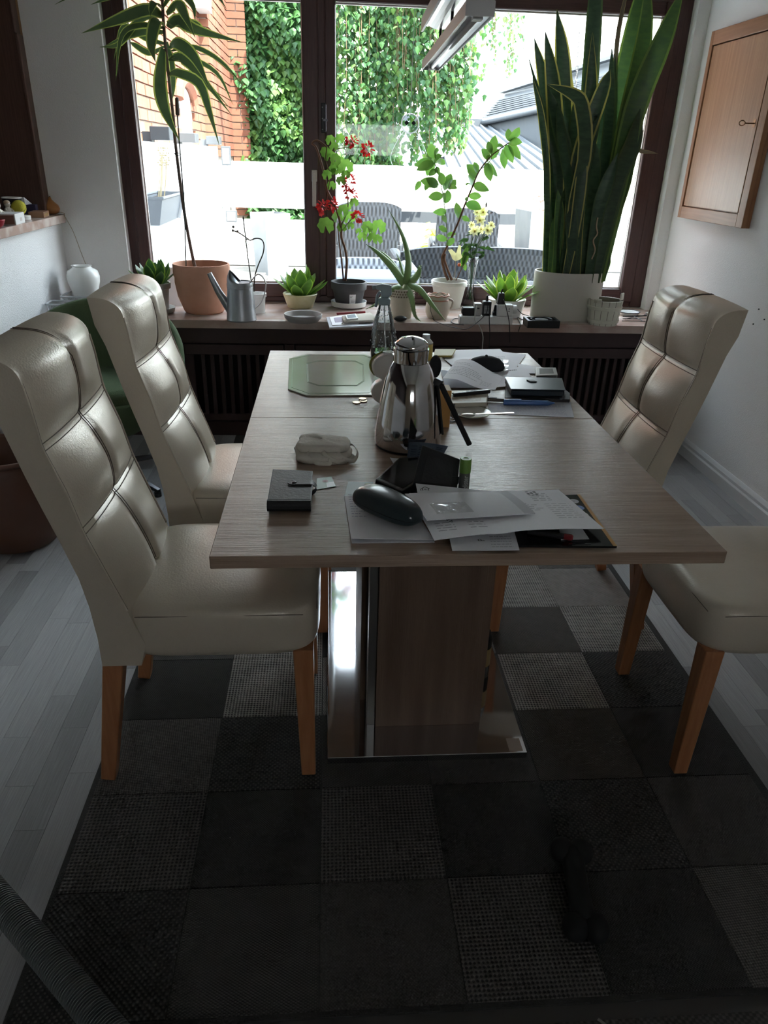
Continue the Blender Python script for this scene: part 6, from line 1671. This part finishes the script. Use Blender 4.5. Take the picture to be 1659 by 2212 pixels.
obj('stem', B().bar(d * .28 + V(0, 0, .001), d, .005, .002, w2=.010, h2=.002), SP, t)
p = tb(975, 909)
t = thing('metal_ring', 'small metal ring lying left of the plate', 'ring', tuple(p + V(0, 0, .0012)))
obj('band', B().tube([(.011 * cos(2 * pi * k / 28), .011 * sin(2 * pi * k / 28), .001) for k in range(28)], .0020, 6, closed=True), STEEL, t, smooth=True)
obj('stone', B().ball((0, .011, .003), .0032, 8, 6), M('pale_stone', (.6, .6, .65), .2), t)
# books, pens, notebook, papers at the far right
def flat_box(name, label, cat, px, dz, h, mat, part='cover', bevel=.001, group=None):
    P = [tb(x, y, dz) for x, y in px]; o = sum(P, Vector()) / len(P)
    t = thing(name, label, cat, tuple(o), 0, group)
    q = obj(part, B().prism([p - o for p in P], (0, 0, h)), mat, t, bevel=bevel, seg=1)
    return t, q, [p - o for p in P]
t, q, P = flat_box('paperback', 'lower paperback of the pair right of the thermos, reddish spine line', 'book', [(962, 882), (1048, 884), (1055, 862), (962, 858)], .0004, .011, M('book_pages', (.52, .48, .42), .8))
obj('red_line', B().prism([P[0] + V(0, -.0002, .003), P[1] + V(0, -.0002, .003), P[1] + V(0, -.0008, .005), P[0] + V(0, -.0008, .005)], (0, 0, .001)), M('dark_red_plastic', (.22, .02, .025), .35), q)
t, q, P = flat_box('paperback', 'upper paperback of the pair, cream cover with a brown picture', 'book', [(966, 880), (1050, 878), (1054, 852), (964, 852)], .0118, .012, M('cream_cover', (.50, .46, .37), .5))
obj('cover_picture', B().prism([p * .72 + V(0, .001, .0121) for p in P], (0, 0, .0003)), M('brown_picture', (.34, .24, .15), .5, c2=(.55, .50, .40), ns=60), q)
obj('spine_label', B().prism([P[0] + V(.002, -.0003, .002), P[0].lerp(P[1], .2) + V(0, -.0003, .002), P[0].lerp(P[1], .2) + V(0, -.0003, .010), P[0] + V(.002, -.0003, .010)], (0, -.0004, 0)), INK, q)
p, q_ = tb(978, 853, .0305), tb(1058, 845, .0305)
t = thing('utility_knife', 'black ridged cutter knife lying on the cream paperback', 'knife', tuple(p)); d = q_ - p
kb = obj('grip', B().bar(V(0, 0, 0), d, .013, .011, w2=.012, h2=.011), BLACK, t, bevel=.003)
for k in range(7): obj('ridge', B().bar(d * (.38 + .04 * k) + V(0, -.006, .0058), d * (.38 + .04 * k) + V(0, .006, .0058), .0016, .0015), M('grey_ridge', (.15, .15, .15), .5), kb)
obj('blade', B().bar(-d * .14, V(0, 0, 0), .009, .0015), BRUSH, t)
t, q, P = flat_box('tablet_case', 'flat black folder lying under the dark notebook', 'folder', [(1090, 866), (1230, 870), (1230, 856), (1200, 830), (1092, 830)], .0006, .010, M('dark_brown_black', (.018, .016, .016), .5))
obj('ring_clip', B().prism([P[1] + V(-.03, .0, .0101), P[1] + V(-.022, 0, .0101), P[1] + V(-.022, .012, .0101), P[1] + V(-.03, .012, .0101)], (0, 0, .002)), STEEL, q)
t, q, P = flat_box('notebook', 'dark petrol notebook with a clasp on the black folder', 'notebook', [(1103, 856), (1218, 858), (1211, 832), (1090, 829)], .0112, .020, M('petrol_leather', (.014, .024, .032), .45), part='block', bevel=.004)
obj('top_cover', B().prism([p * 1.02 + V(0, 0, .0202) for p in P], (0, 0, .002)), M('petrol_cover_top', (.030, .045, .052), .35), q, bevel=.001)
obj('clasp', B().prism([V(-.022, .028, .0224), V(.0, .028, .0224), V(.006, .008, .0224), V(-.014, .008, .0224)], (0, 0, .003)), BL, q, bevel=.001)
def pen(name, label, a, b2, r1, mat, extra=None):
    p, q = tb(*a), tb(*b2); d = q - p
    t = thing(name, label, 'pen', tuple(p))
    bq = obj('barrel', B().tube([V(0, 0, 0), d * .86], r1, 10), mat, t); obj('tip', B().tube([d * .86, d], [r1, .0012], 10), mat if extra is None else extra, t)
    obj('clip', B().bar(V(0, 0, r1 + .001), d * .34 + V(0, 0, r1 + .002), .004, .0015), mat, bq)
    return t
BLU = M('blue_plastic', (.07, .17, .42), .35)
pen('ballpoint_pen', 'thick blue pen lying in front of the dark notebook', (1088, 869, .0085), (1198, 871, .0085), .0075, BLU)
pen('ballpoint_pen', 'brown pen lying left of the blue pen, beside the paperbacks', (1050, 863, .006), (1118, 866, .006), .0052, M('brown_plastic', (.10, .07, .05), .4))
t, s_, fn = sheet_thing('handwritten_note', 'sheet of pale paper covered in handwriting in front of the blue pen', 'paper', [(1054, 872), (1232, 868), (1240, 902), (1058, 894)], .0003, M('pale_note_paper', (.52, .52, .56), .7), th=.0005)
lines(s_, fn, [(.10 + .08 * k, .10, .92, .03) for k in range(10)], .0007, BLUEINK)
t, q, P = flat_box('grey_gadget', 'small grey gadget with a pale rimmed top at the far right table edge', 'gadget', [(1156, 826), (1203, 824), (1199, 808), (1156, 808)], .0005, .018, M('mid_grey_plastic', (.20, .20, .21), .4), part='case', bevel=.004)
obj('pale_top', B().prism([p * 1.0 + V(0, 0, .0182) for p in P], (0, 0, .004)), M('pale_top', (.55, .54, .52), .3), q, bevel=.0015); obj('window', B().prism([p * .66 + V(0, .001, .0223) for p in P], (0, 0, .0005)), M('grey_window', (.36, .36, .36), .2), q)
# loose papers
t, s_, fn = sheet_thing('curved_letter', 'curling typed letter tilted across the papers, front of the black cap', 'letter', [(986, 778, .016), (1086, 818, .020), (1070, 842, .010), (956, 818, .008)], .019, PAPER, th=.0007, warp=lambda u, v: .016 * sin(pi * u * .9) * v + .006 * sin(2 * pi * u), nu=18)
lines(s_, fn, [(.80 - .07 * k, .06, .06 + w, .028) for k, w in enumerate((.30, .34, .0, .52, .60, .58, .62, .40, .55))] + [(.35 - .06 * k, .68, .88, .02) for k in range(4)], .0010, INKG)
sheets = [([(945, 757), (1080, 754), (1098, 772), (968, 782)], .0005, 'wide white paper at the far edge of the table under the pile', 0), ([(1060, 757), (1136, 766), (1112, 800), (1046, 790)], .0018, 'white envelope slanting toward the far right table corner', .004),
          ([(960, 776), (1072, 766), (1090, 785), (985, 796)], .0035, 'white letter with a faint red print in the middle of the pile', .006), ([(1040, 800), (1130, 792), (1160, 828), (1062, 838)], .0050, 'white sheet with a large dark logo scribble beside the grey gadget', .003),
          ([(1118, 786), (1198, 798), (1188, 808), (1122, 806)], .0030, 'white paper jutting beyond the right edge of the table', .002), ([(952, 800), (1040, 806), (1042, 838), (962, 838)], .0024, 'grey paper under the curling typed letter', .0)]
for k, (pxs, dz, lab, w) in enumerate(sheets):
    t, s_, fn = sheet_thing('loose_paper', lab, 'paper', pxs, dz, PAPER if k != 5 else M('grey_paper', (.35, .36, .42), .7), th=.0007, warp=(lambda u, v, w=w: w * sin(pi * u) * sin(pi * v)), group='loose papers on the far right of the table')
    if k == 2: lines(s_, fn, [(.55, .1, .5, .05), (.45, .1, .45, .05)], .0009, M('faint_red_print', (.50, .18, .16), .8))
    if k == 3:
        lines(s_, fn, [(.30, .35, .6, .03), (.22, .35, .6, .03), (.14, .35, .55, .03)], .0009, M('faint_red_print', (.50, .18, .16), .8))
        lines(s_, fn, [(.78, .50, .78, .10)], .0009, INK)
    if k == 1: lines(s_, fn, [(.6, .2, .5, .04), (.5, .2, .45, .04)], .0009)
t, q, P = flat_box('sticky_notes', 'yellow pad of sticky notes at the far edge behind the thermos', 'sticky notes', [(936, 772), (976, 772), (984, 758), (940, 758)], .0078, .006, M('yellow_note', (.55, .46, .12), .7), part='pad')
obj('top_note', B().prism([p + V(0, 0, .0062) for p in P], (0, 0, .0008)), M('pale_note', (.62, .60, .42), .7), q)
p = tb(1052, 812)
t = thing('soft_hat', 'soft black cap lying like a dome among the far papers', 'cap', (p.x, p.y + .035, TT + .012))
zc = aty(1050, 770, p.y + .03).z - TT - .012
BF = M('black_fabric', (.012, .012, .015), .8)
b = B(); N = 36
b.lathe([(.062, 0), (.064, .006), (.060, zc * .45), (.045, zc * .80), (.022, zc * .97), (.001, zc)], N, sy=.55)
obj('crown', b, BF, t, smooth=True)
obj('brim', B().grid(lambda u, v: (-.045 - .040 * v * sin(pi * u), -.030 + .06 * u, .004 + .006 * (1 - v)), 10, 4, thick=(0, 0, .0025)), BF, t, smooth=True)
obj('button', B().ball((0, 0, zc), .005, 8, 6), BF, t)
t, s_, fn = sheet_thing('clear_film', 'small piece of clear glossy film right of the black cap', 'film', [(1086, 784), (1098, 784), (1098, 800), (1088, 802)], .014, M('glossy_film', (.7, .71, .74), .08), th=.0006, warp=lambda u, v: .010 * v)
obj('torn_edge', B().grid(lambda u, v: fn(u, .9 + .1 * v) + V(0, 0, .001), 3, 1), M('film_edge', (.5, .6, .65), .2), s_)

# ================================================================ hanging lamp
n0, f0 = aty(1036, 36, 1.70), aty(931, 136, 2.70)
LMP = M('lamp_white_metal', (.52, .52, .52), .35); REF = M('lamp_reflector', (.86, .88, .90), .25, metal=.3)
d = (f0 - n0); d.z = 0; L_ = d.length; rz = atan2(d.y, d.x)
t = thing('pendant_lamp', 'long white fluorescent pendant lamp hanging above the dining table', 'lamp', (n0.x, n0.y, n0.z), rz)
hw = .028
hs = B()
hs.box(0, L_, -hw, hw, .012, .026).box(0, L_, -hw, -hw + .003, .0, .012).box(0, L_, hw - .003, hw, .0, .012)
obj('housing', hs, LMP, t)
obj('end_cap', B().add([(-.004, -hw - .001, .0), (-.004, hw + .001, .0), (-.004, hw + .001, .026), (-.004, hw * .65, .032), (-.004, -hw * .65, .032), (-.004, -hw - .001, .026), (.0, -hw - .001, .0), (.0, hw + .001, .0), (.0, hw + .001, .026), (.0, hw * .65, .032), (.0, -hw * .65, .032), (.0, -hw - .001, .026)],
    [(0, 1, 2, 3, 4, 5), (11, 10, 9, 8, 7, 6), (0, 6, 7, 1), (1, 7, 8, 2), (2, 8, 9, 3), (3, 9, 10, 4), (4, 10, 11, 5), (5, 11, 6, 0)]), LMP, t)
obj('end_cap', B().box(L_, L_ + .004, -hw, hw, 0, .026), LMP, t)
obj('reflector', B().grid(lambda u, v: (.004 + (L_ - .008) * u, -hw + .004 + (2 * hw - .008) * v, .0105 - .006 * abs(2 * v - 1) ** 2), 2, 10), REF, t, smooth=True)
obj('tube', B().tube([(.05, 0, .004), (L_ - .05, 0, .004)], .006, 14), M('tube_glass', (.85, .87, .88), .2), t, smooth=True)
for x in (.03, L_ - .05): obj('tube_socket', B().box(x - .012, x + .018, -.010, .010, -.002, .012), M('socket_grey', (.6, .6, .58), .5), t)
up = obj('upper_reflector', B().grid(lambda u, v: (-.10 + (L_ * .92) * u, -.055 + .10 * v, .085 + .020 * abs(2 * v - 1) ** 2), 2, 10, thick=(0, 0, .004)), REF, t)
obj('upper_rail', B().box(-.10, L_ * .92 - .10, -.060, -.054, .078, .112), LMP, up)
obj('upper_rail', B().box(-.10, L_ * .92 - .10, .044, .050, .078, .112), LMP, up)
for x in (.18, .52, .80):
    obj('suspension', B().tube([(x, -.005, .026), (x, -.005, .086)], .004, 8), BLACK, t)
    obj('suspension_grip', B().tube([(x, -.005, .026), (x, -.005, .036)], .007, 8), BLACK, t)
for x in (.10, .75): obj('hanging_wire', B().tube([(x, -.005, .10), (x, -.005, ZC - n0.z)], .0012, 5), BRUSH, t)

# ================================================================ key cabinet on the right wall
CW = M('honey_wood', (.30, .135, .062), .38, c2=(.40, .20, .10), ns=4, stretch=(20, 24, 1.1), contrast=(.3, .7), detail=7)
CWH = M('honey_wood_rail', (.30, .135, .062), .38, c2=(.40, .20, .10), ns=4, stretch=(20, 1.1, 24), contrast=(.3, .7), detail=7)
CWD = M('honey_wood_door', (.33, .165, .080), .30, c2=(.44, .25, .13), ns=4, stretch=(20, 30, 1.0), contrast=(.3, .7), detail=8)
y0, y1, z0, z1 = 3.40, 4.07, 1.143, 1.975
t = thing('wall_cabinet', 'shallow honey brown wooden wall cabinet with a key on the right wall', 'cabinet', (RX, 0, 0))
obj('carcass', B().box(-.018, -.001, y0, y1, z0, z1), CW, t)
obj('stile', B().box(-.040, -.018, y1 - .030, y1, z0, z1), CW, t, bevel=.002); obj('stile', B().box(-.040, -.018, y0, y0 + .055, z0, z1), CW, t, bevel=.002)
obj('rail', B().box(-.040, -.018, y0 + .055, y1 - .030, z1 - .060, z1), CWH, t, bevel=.002); obj('rail', B().box(-.040, -.018, y0 + .055, y1 - .030, z0, z0 + .055), CWH, t, bevel=.002)
obj('shadow_gap', B().box(-.0185, -.0178, y0 + .055, y0 + .08, z0 + .055, z1 - .06), MATTE, t)
dr = obj('door', B().box(-.034, -.0186, y0 + .072, y1 - .034, z0 + .059, z1 - .064), CWD, t, bevel=.002)
p = atx(1612, 268, RX - .035)
KY = M('brass_key', (.30, .17, .09), .35, metal=.9)
yk, zk = y0 + .095, p.z
ky = obj('key', B().tube([(-.034, yk, zk), (-.078, yk, zk)], .003, 8), KY, dr)
obj('key_bow', B().tube([(-.090 + .013 * cos(a), yk, zk + .010 * sin(a)) for a in [2 * pi * k / 18 for k in range(18)]], .0022, 6, closed=True), KY, ky)
obj('escutcheon', B().box(-.0352, -.034, yk - .008, yk + .008, zk - .016, zk + .016), KY, dr)
# socket and white cable on the right wall
p = atx(1475, 633, RX - .02)
t = thing('wall_socket', 'white wall socket with a plug low on the right wall behind the chair', 'socket', (RX, p.y, p.z))
obj('plate', B().box(-.010, -.0005, -.04, .04, -.04, .04), WHITE, t, bevel=.004)
obj('plug', B().tube([(-.0105, 0, 0), (-.045, 0, 0)], .020, 20), WHITE, t, auto=40)
cable('white cable curving from the wall socket down onto the sill', [V(RX - .045, p.y - .01, p.z - .02), V(RX - .075, p.y - .03, p.z - .05), V(RX - .055, p.y - .06, SZ + .06), atz(1430, 668, SZ + .004), atz(1395, 677, SZ + .004)], WC, .004)

for x, y in ((1533, 160), (1640, 668), (1652, 690), (1628, 700)):
    p = atx(x, y, RX)
    obj('nail', B().tube([(RX - .004, p.y, p.z), (RX + .004, p.y, p.z)], .003, 8), BRUSH if x == 1533 else MATTE, bpy.data.objects['wall_right'])

# ================================================================ ledge of the pass-through, left
LZ = 1.0744
def led(x, y, dz=0): return atz(x, y, LZ + dz)
LXF = LX + .032
def lpos(x, y, back=0.0):
    p = atx(x, y, LXF - back); return V(p.x, p.y, LZ)
SB = M('white_card_box', (.72, .71, .70), .5)
p = lpos(22, 482, .05)
t = thing('white_box', 'small white cardboard box at the front of the marble ledge', 'box', tuple(p), .1)
bx = obj('box', B().box(-.045, .045, -.075, .075, 0, .045), SB, t, bevel=.001, seg=1); obj('side_panel', B().box(-.040, .040, -.0765, -.0755, .004, .040), M('brown_panel', (.22, .12, .09), .6), bx)
obj('print', B().box(.0452, .0456, .0, .03, .012, .026), M('pale_print', (.58, .50, .47), .6), bx)
p = lpos(-2, 487, .03)
t = thing('red_bowl', 'rim of a small red bowl at the picture edge on the ledge', 'bowl', (p.x, p.y - .04, LZ))
obj('bowl', B().lathe([(.020, 0), (.034, .012), (.042, .032), (.039, .032), (.030, .012), (.001, .006)], 30), M('red_enamel', (.42, .03, .045), .3), t, auto=50); obj('rim', B().tube([(.0405 * cos(2 * pi * k / 30), .0405 * sin(2 * pi * k / 30), .032) for k in range(30)], .002, 5, closed=True), M('red_enamel', (.42, .03, .045), .3), t)
p = lpos(46, 466, .08)
t = thing('round_tin', 'flat round white tin carrying the tennis ball', 'tin', tuple(p))
obj('tin', B().lathe([(.040, 0), (.041, .002), (.041, .017), (.039, .019), (.001, .019)], 36), SB, t, auto=40); obj('lid_line', B().tube([(.0413 * cos(2 * pi * k / 36), .0413 * sin(2 * pi * k / 36), .012) for k in range(36)], .0008, 4, closed=True), M('grey_line', (.4, .4, .4), .5), t)
tp_ = p + V(0, 0, .0195)
t = thing('tennis_ball', 'yellow tennis ball sitting on the round white tin', 'ball', (tp_.x - .005, tp_.y, tp_.z))
TBM = M('tennis_felt', (.46, .42, .045), .95, bump=.6, bs=300)
obj('felt', B().ball((0, 0, .033), .033, 28, 18), TBM, t, smooth=True)
obj('seam', B().tube([(.0333 * cos(a) * cos(.55 * sin(2 * a)), .0333 * sin(.55 * sin(2 * a)) , .033 + .0333 * sin(a) * cos(.55 * sin(2 * a))) for a in [2 * pi * k / 60 for k in range(60)]], .0010, 4, closed=True), M('dark_seam', (.10, .10, .03), .9), t)
def figurine(label, x, y, back, s, turn):
    p = lpos(x, y, back)
    t = thing('porcelain_figurine', label, 'figurine', tuple(p), turn, 'porcelain figurines on the ledge')
    PC = M('cream_porcelain', (.58, .54, .45), .3)
    obj('base', B().lathe([(.024 * s, 0), (.026 * s, .004), (.020 * s, .010), (.001, .010)], 20), PC, t, smooth=True)
    obj('robe', B().lathe([(.024 * s, .008), (.026 * s, .02 * s), (.022 * s, .04 * s), (.014 * s, .058 * s), (.010 * s, .064 * s), (.001, .066 * s)], 22), PC, t, smooth=True)
    hd = obj('head', B().ball((0, 0, .078 * s), .016 * s, 16, 12, (.95, 1, 1.08)), PC, t, smooth=True)
    obj('hair', B().ball((-.002 * s, 0, .084 * s), .0165 * s, 16, 10, (1, 1.05, .85)), M('tan_glaze', (.40, .30, .20), .4), hd, smooth=True)
    obj('nose', B().ball((.016 * s, 0, .077 * s), .0028 * s, 8, 6), PC, hd)
    for k in (-1, 1):
        obj('eye', B().ball((.0145 * s, k * .006 * s, .081 * s), .0016 * s, 6, 5), INK, hd)
        obj('arm', B().tube(spline([(.0, k * .013 * s, .056 * s), (.010 * s, k * .022 * s, .045 * s), (.022 * s, k * .006 * s, .044 * s)], 8), [.006 * s] * 9, 8), PC, t, smooth=True)
figurine('cream porcelain figurine with bowed head left of the tennis ball', 20, 466, .12, .88, -.5)
figurine('cream porcelain figurine half cut off by the picture edge', -2, 468, .10, .95, -.3)
p = lpos(30, 455, .19)
t = thing('dark_bowl', 'dark pot with a white rim at the back of the ledge', 'pot', tuple(p))
obj('pot', B().lathe([(.034, 0), (.044, .05), (.046, .082), (.042, .082), (.036, .01), (.001, .008)], 32), M('dark_glaze', (.015, .015, .017), .3), t, auto=50); obj('rim', B().tube([(.045 * cos(2 * pi * k / 36), .045 * sin(2 * pi * k / 36), .083) for k in range(36)], .0032, 6, closed=True), CERAM, t, smooth=True)
p = lpos(84, 462, .06)
t = thing('wooden_box', 'small brown wooden box with brass inlays on the ledge', 'box', tuple(p), .12)
WBX = M('inlaid_wood', (.30, .15, .09), .45, c2=(.38, .21, .13), ns=8)
bx = obj('box', B().box(-.035, .035, -.060, .060, 0, .026), WBX, t, bevel=.001, seg=1)
for k in range(3): obj('inlay', B().box(.0352, .0358, -.03 + .03 * k - .007, -.03 + .03 * k + .007, .007, .019), M('ochre_inlay', (.42, .30, .10), .5), bx)
obj('lid_line', B().box(.0351, .0355, -.06, .06, .0205, .0212), INK, bx)
p = lpos(70, 452, .14)
t = thing('purple_carton', 'dark blue and purple carton behind the wooden box', 'box', tuple(p), .1)
bx = obj('box', B().box(-.03, .03, -.055, .055, 0, .05), M('indigo_card', (.045, .04, .10), .5), t, bevel=.001, seg=1)
obj('yellow_panel', B().box(.0302, .0308, .026, .044, .004, .046), M('ochre_inlay', (.42, .30, .10), .5), bx); obj('purple_panel', B().box(.0302, .0307, .045, .0548, .002, .048), M('purple_card', (.16, .11, .30), .5), bx)
p = lpos(58, 446, .15)
t = thing('folded_paper', 'white folded paper wedge standing behind the tennis ball', 'paper', (p.x, p.y - .01, LZ + .051))
obj('sheet', B().prism([(.02, -.06, 0), (.02, .03, 0), (.02, -.06, .035)], (-.03, 0, 0)), PAPER, t); obj('inner_sheet', B().prism([(.0205, -.055, .002), (.0205, .02, .002), (.0205, -.055, .026)], (.001, 0, 0)), M('pale_note_paper', (.52, .52, .56), .7), t)
p = lpos(111, 452, .06)
t = thing('orange_gourd', 'orange onion-shaped ornament at the end of the marble ledge', 'ornament', tuple(p))
ORG = M('orange_glass', (.42, .17, .05), .35, c2=(.50, .23, .08), ns=10)
obj('body', B().lathe([(.020, 0), (.036, .008), (.043, .026), (.036, .044), (.020, .058), (.009, .070), (.006, .080), (.001, .081)], 32), ORG, t, smooth=True)
obj('tip', B().tube([(0, 0, .079), (.002, .002, .086)], [.005, .002], 8), M('dark_tip', (.12, .06, .03), .6), t)
og = Vector(t.location)
cable('thin cord from the orange ornament falling toward the white vase', [og + V(.040, -.01, .010), og + V(.060, .01, .004), aty(140, 467, 4.19), aty(158, 500, 4.18), aty(175, 545, 4.12), aty(185, 570, 4.07)], M('tan_cord', (.36, .26, .17), .8), .0013)

# ================================================================ green shell chair, brown tub, carton on the floor
t = thing('shell_armchair', 'retro green felt shell armchair on a dark star base in the corner', 'armchair', (-1.01, 3.20, 0), .0)
GF = M('green_felt', (.070, .105, .050), .95, bump=.4, bs=200, c2=(.088, .125, .060), ns=4)
def shell_chair():
    b = B(); n = 36; m = 12
    def fn(u, v):
        a = -.85 + u * (pi + 1.7)                                   # open toward -Y (the room)
        top = .42 + .34 * max(0, sin(max(0, min(pi, (u - .10) / .80 * pi)))) ** .8
        zz = .40 + (top - .40) * v
        r = .30 + .10 * v ** .6
        return (r * cos(a) * .89, r * sin(a) * .80 + .02 * v, zz)
    b.grid(fn, n, m, thick=(0, 0, .0))
    return b, fn
bq, fn = shell_chair()
o = obj('shell', bq, GF, t, smooth=True)
mo = o.modifiers.new('solid', 'SOLIDIFY'); mo.thickness = .055; mo.offset = 0
mo = o.modifiers.new('sub', 'SUBSURF'); mo.levels = 1; mo.render_levels = 1
obj('underside', B().lathe([(.05, .22), (.16, .25), (.27, .33), (.30, .42), (.28, .43), (.001, .42)], 40, sy=.85), GF, t, smooth=True)
obj('seat_cushion', B().lathe([(.27, .40), (.285, .42), (.28, .46), (.24, .485), (.001, .495)], 40, sy=.85), GF, t, smooth=True)
DM = M('dark_chrome', (.14, .14, .15), .25, metal=.9)
obj('column', B().lathe([(.022, .05), (.022, .24), (.04, .25)], 20, capt=True), DM, t, auto=40)
for k in range(4):
    a = -.61 + k * pi / 2
    lg = obj('foot', B().bar((.02 * cos(a), .02 * sin(a), .085), (.31 * cos(a), .31 * sin(a), .028), .036, .03, w2=.022, h2=.014), DM, t, bevel=.003)
    obj('glide', B().lathe([(.016, 0), (.016, .020), (.001, .020)], 14, (.30 * cos(a), .30 * sin(a), 0)), BLACK, lg)
p = atz(60, 1140, 0)
t = thing('leather_tub', 'dark brown rounded tub standing behind the nearest chair at the left', 'tub', (-1.205, 2.62, 0))
TUB = M('brown_tub', (.085, .035, .020), .45, c2=(.11, .05, .03), ns=5)
obj('body', B().lathe([(.12, 0), (.15, .012), (.19, .10), (.21, .22), (.205, .34), (.195, .37), (.18, .37), (.19, .22), (.14, .05), (.001, .04)], 44, sx=.9, sy=.9), TUB, t, smooth=True)
obj('rim', B().tube([(.175 * cos(2 * pi * k / 40), .175 * sin(2 * pi * k / 40), .372) for k in range(40)], .010, 8, closed=True), TUB, t, smooth=True)
p = atz(300, 1000, 0)
t = thing('paper_carton', 'white crumpled carton lying on the floor behind the second chair', 'carton', (-.78, 3.66, .001), .1)
obj('box', B().box(-.13, .13, -.06, .06, 0, .09), PAPER, t, bevel=.004); obj('flap', B().prism([(-.12, -.0605, .088), (.12, -.0605, .088), (.10, -.12, .10), (-.10, -.12, .095)], (0, 0, .0015)), PAPER, t)

# ================================================================ vacuum hose, bone toy, bottle under the table
h0, h1 = atz(-60, 1860, .0), atz(260, 2270, .0)
A_ = atz(-70, 1862, .10); B_ = atz(290, 2290, .06)
t = thing('vacuum_hose', 'dark grey ribbed vacuum cleaner hose crossing the lower left corner', 'hose', (0, 0, 0))
HG = M('hose_plastic', (.17, .18, .18), .3)
N = 250
b = B(); pts, rs = [], []
dd = B_ - A_; ctrl = spline([A_ - dd * .55 + V(.03, -.05, .10), A_, A_.lerp(B_, .5), B_, B_ + dd * .45 + V(.02, .0, -.008), B_ + dd * 1.0 + V(.16, .06, .02)], N * 4)
for k, p in enumerate(ctrl):
    pts.append(p); rs.append(.0245 + .0034 * (1 if (k % 4) in (0, 1) else -1))
obj('corrugation', B().tube(pts, rs, 20), HG, t, auto=60)
c = atz(1245, 1935, .0095)
a = atz(1233, 1850, .03); e = atz(1262, 2005, .03)
t = thing('bone_toy', 'black bone-shaped toy lying on the dark rug squares', 'toy', (c.x, c.y, .0095), atan2((a - e).y, (a - e).x))
hl = (a - e).length / 2 + .0
BT = M('black_rubber', (.006, .006, .006), .75)
obj('shaft', B().tube([(-hl, 0, .0255), (-hl * .6, 0, .0245), (0, 0, .0235), (hl * .6, 0, .0245), (hl, 0, .0255)], [.0250, .0235, .0225, .0235, .0250], 18), BT, t, smooth=True)
for sx_ in (-1, 1):
    for sy_ in (-1, 1): obj('knob', B().ball((sx_ * (hl + .006), sy_ * .0205, .0265), .0265, 18, 12, (1.1, 1, .99)), BT, t, smooth=True)
t = thing('dark_bottle', 'dark bottle with a gold label standing on the steel base behind the column', 'bottle', (.432, 1.70, .0305))
obj('body', B().lathe([(.026, 0), (.029, .004), (.029, .125), (.022, .155), (.011, .175), (.011, .215), (.012, .217), (.012, .232), (.001, .232)], 30), M('dark_glass', (.006, .006, .006), .08), t, auto=40)
obj('label', B().lathe([(.0294, .045), (.0294, .105)], 30, capb=False), M('gold_label', (.30, .20, .08), .5), t)
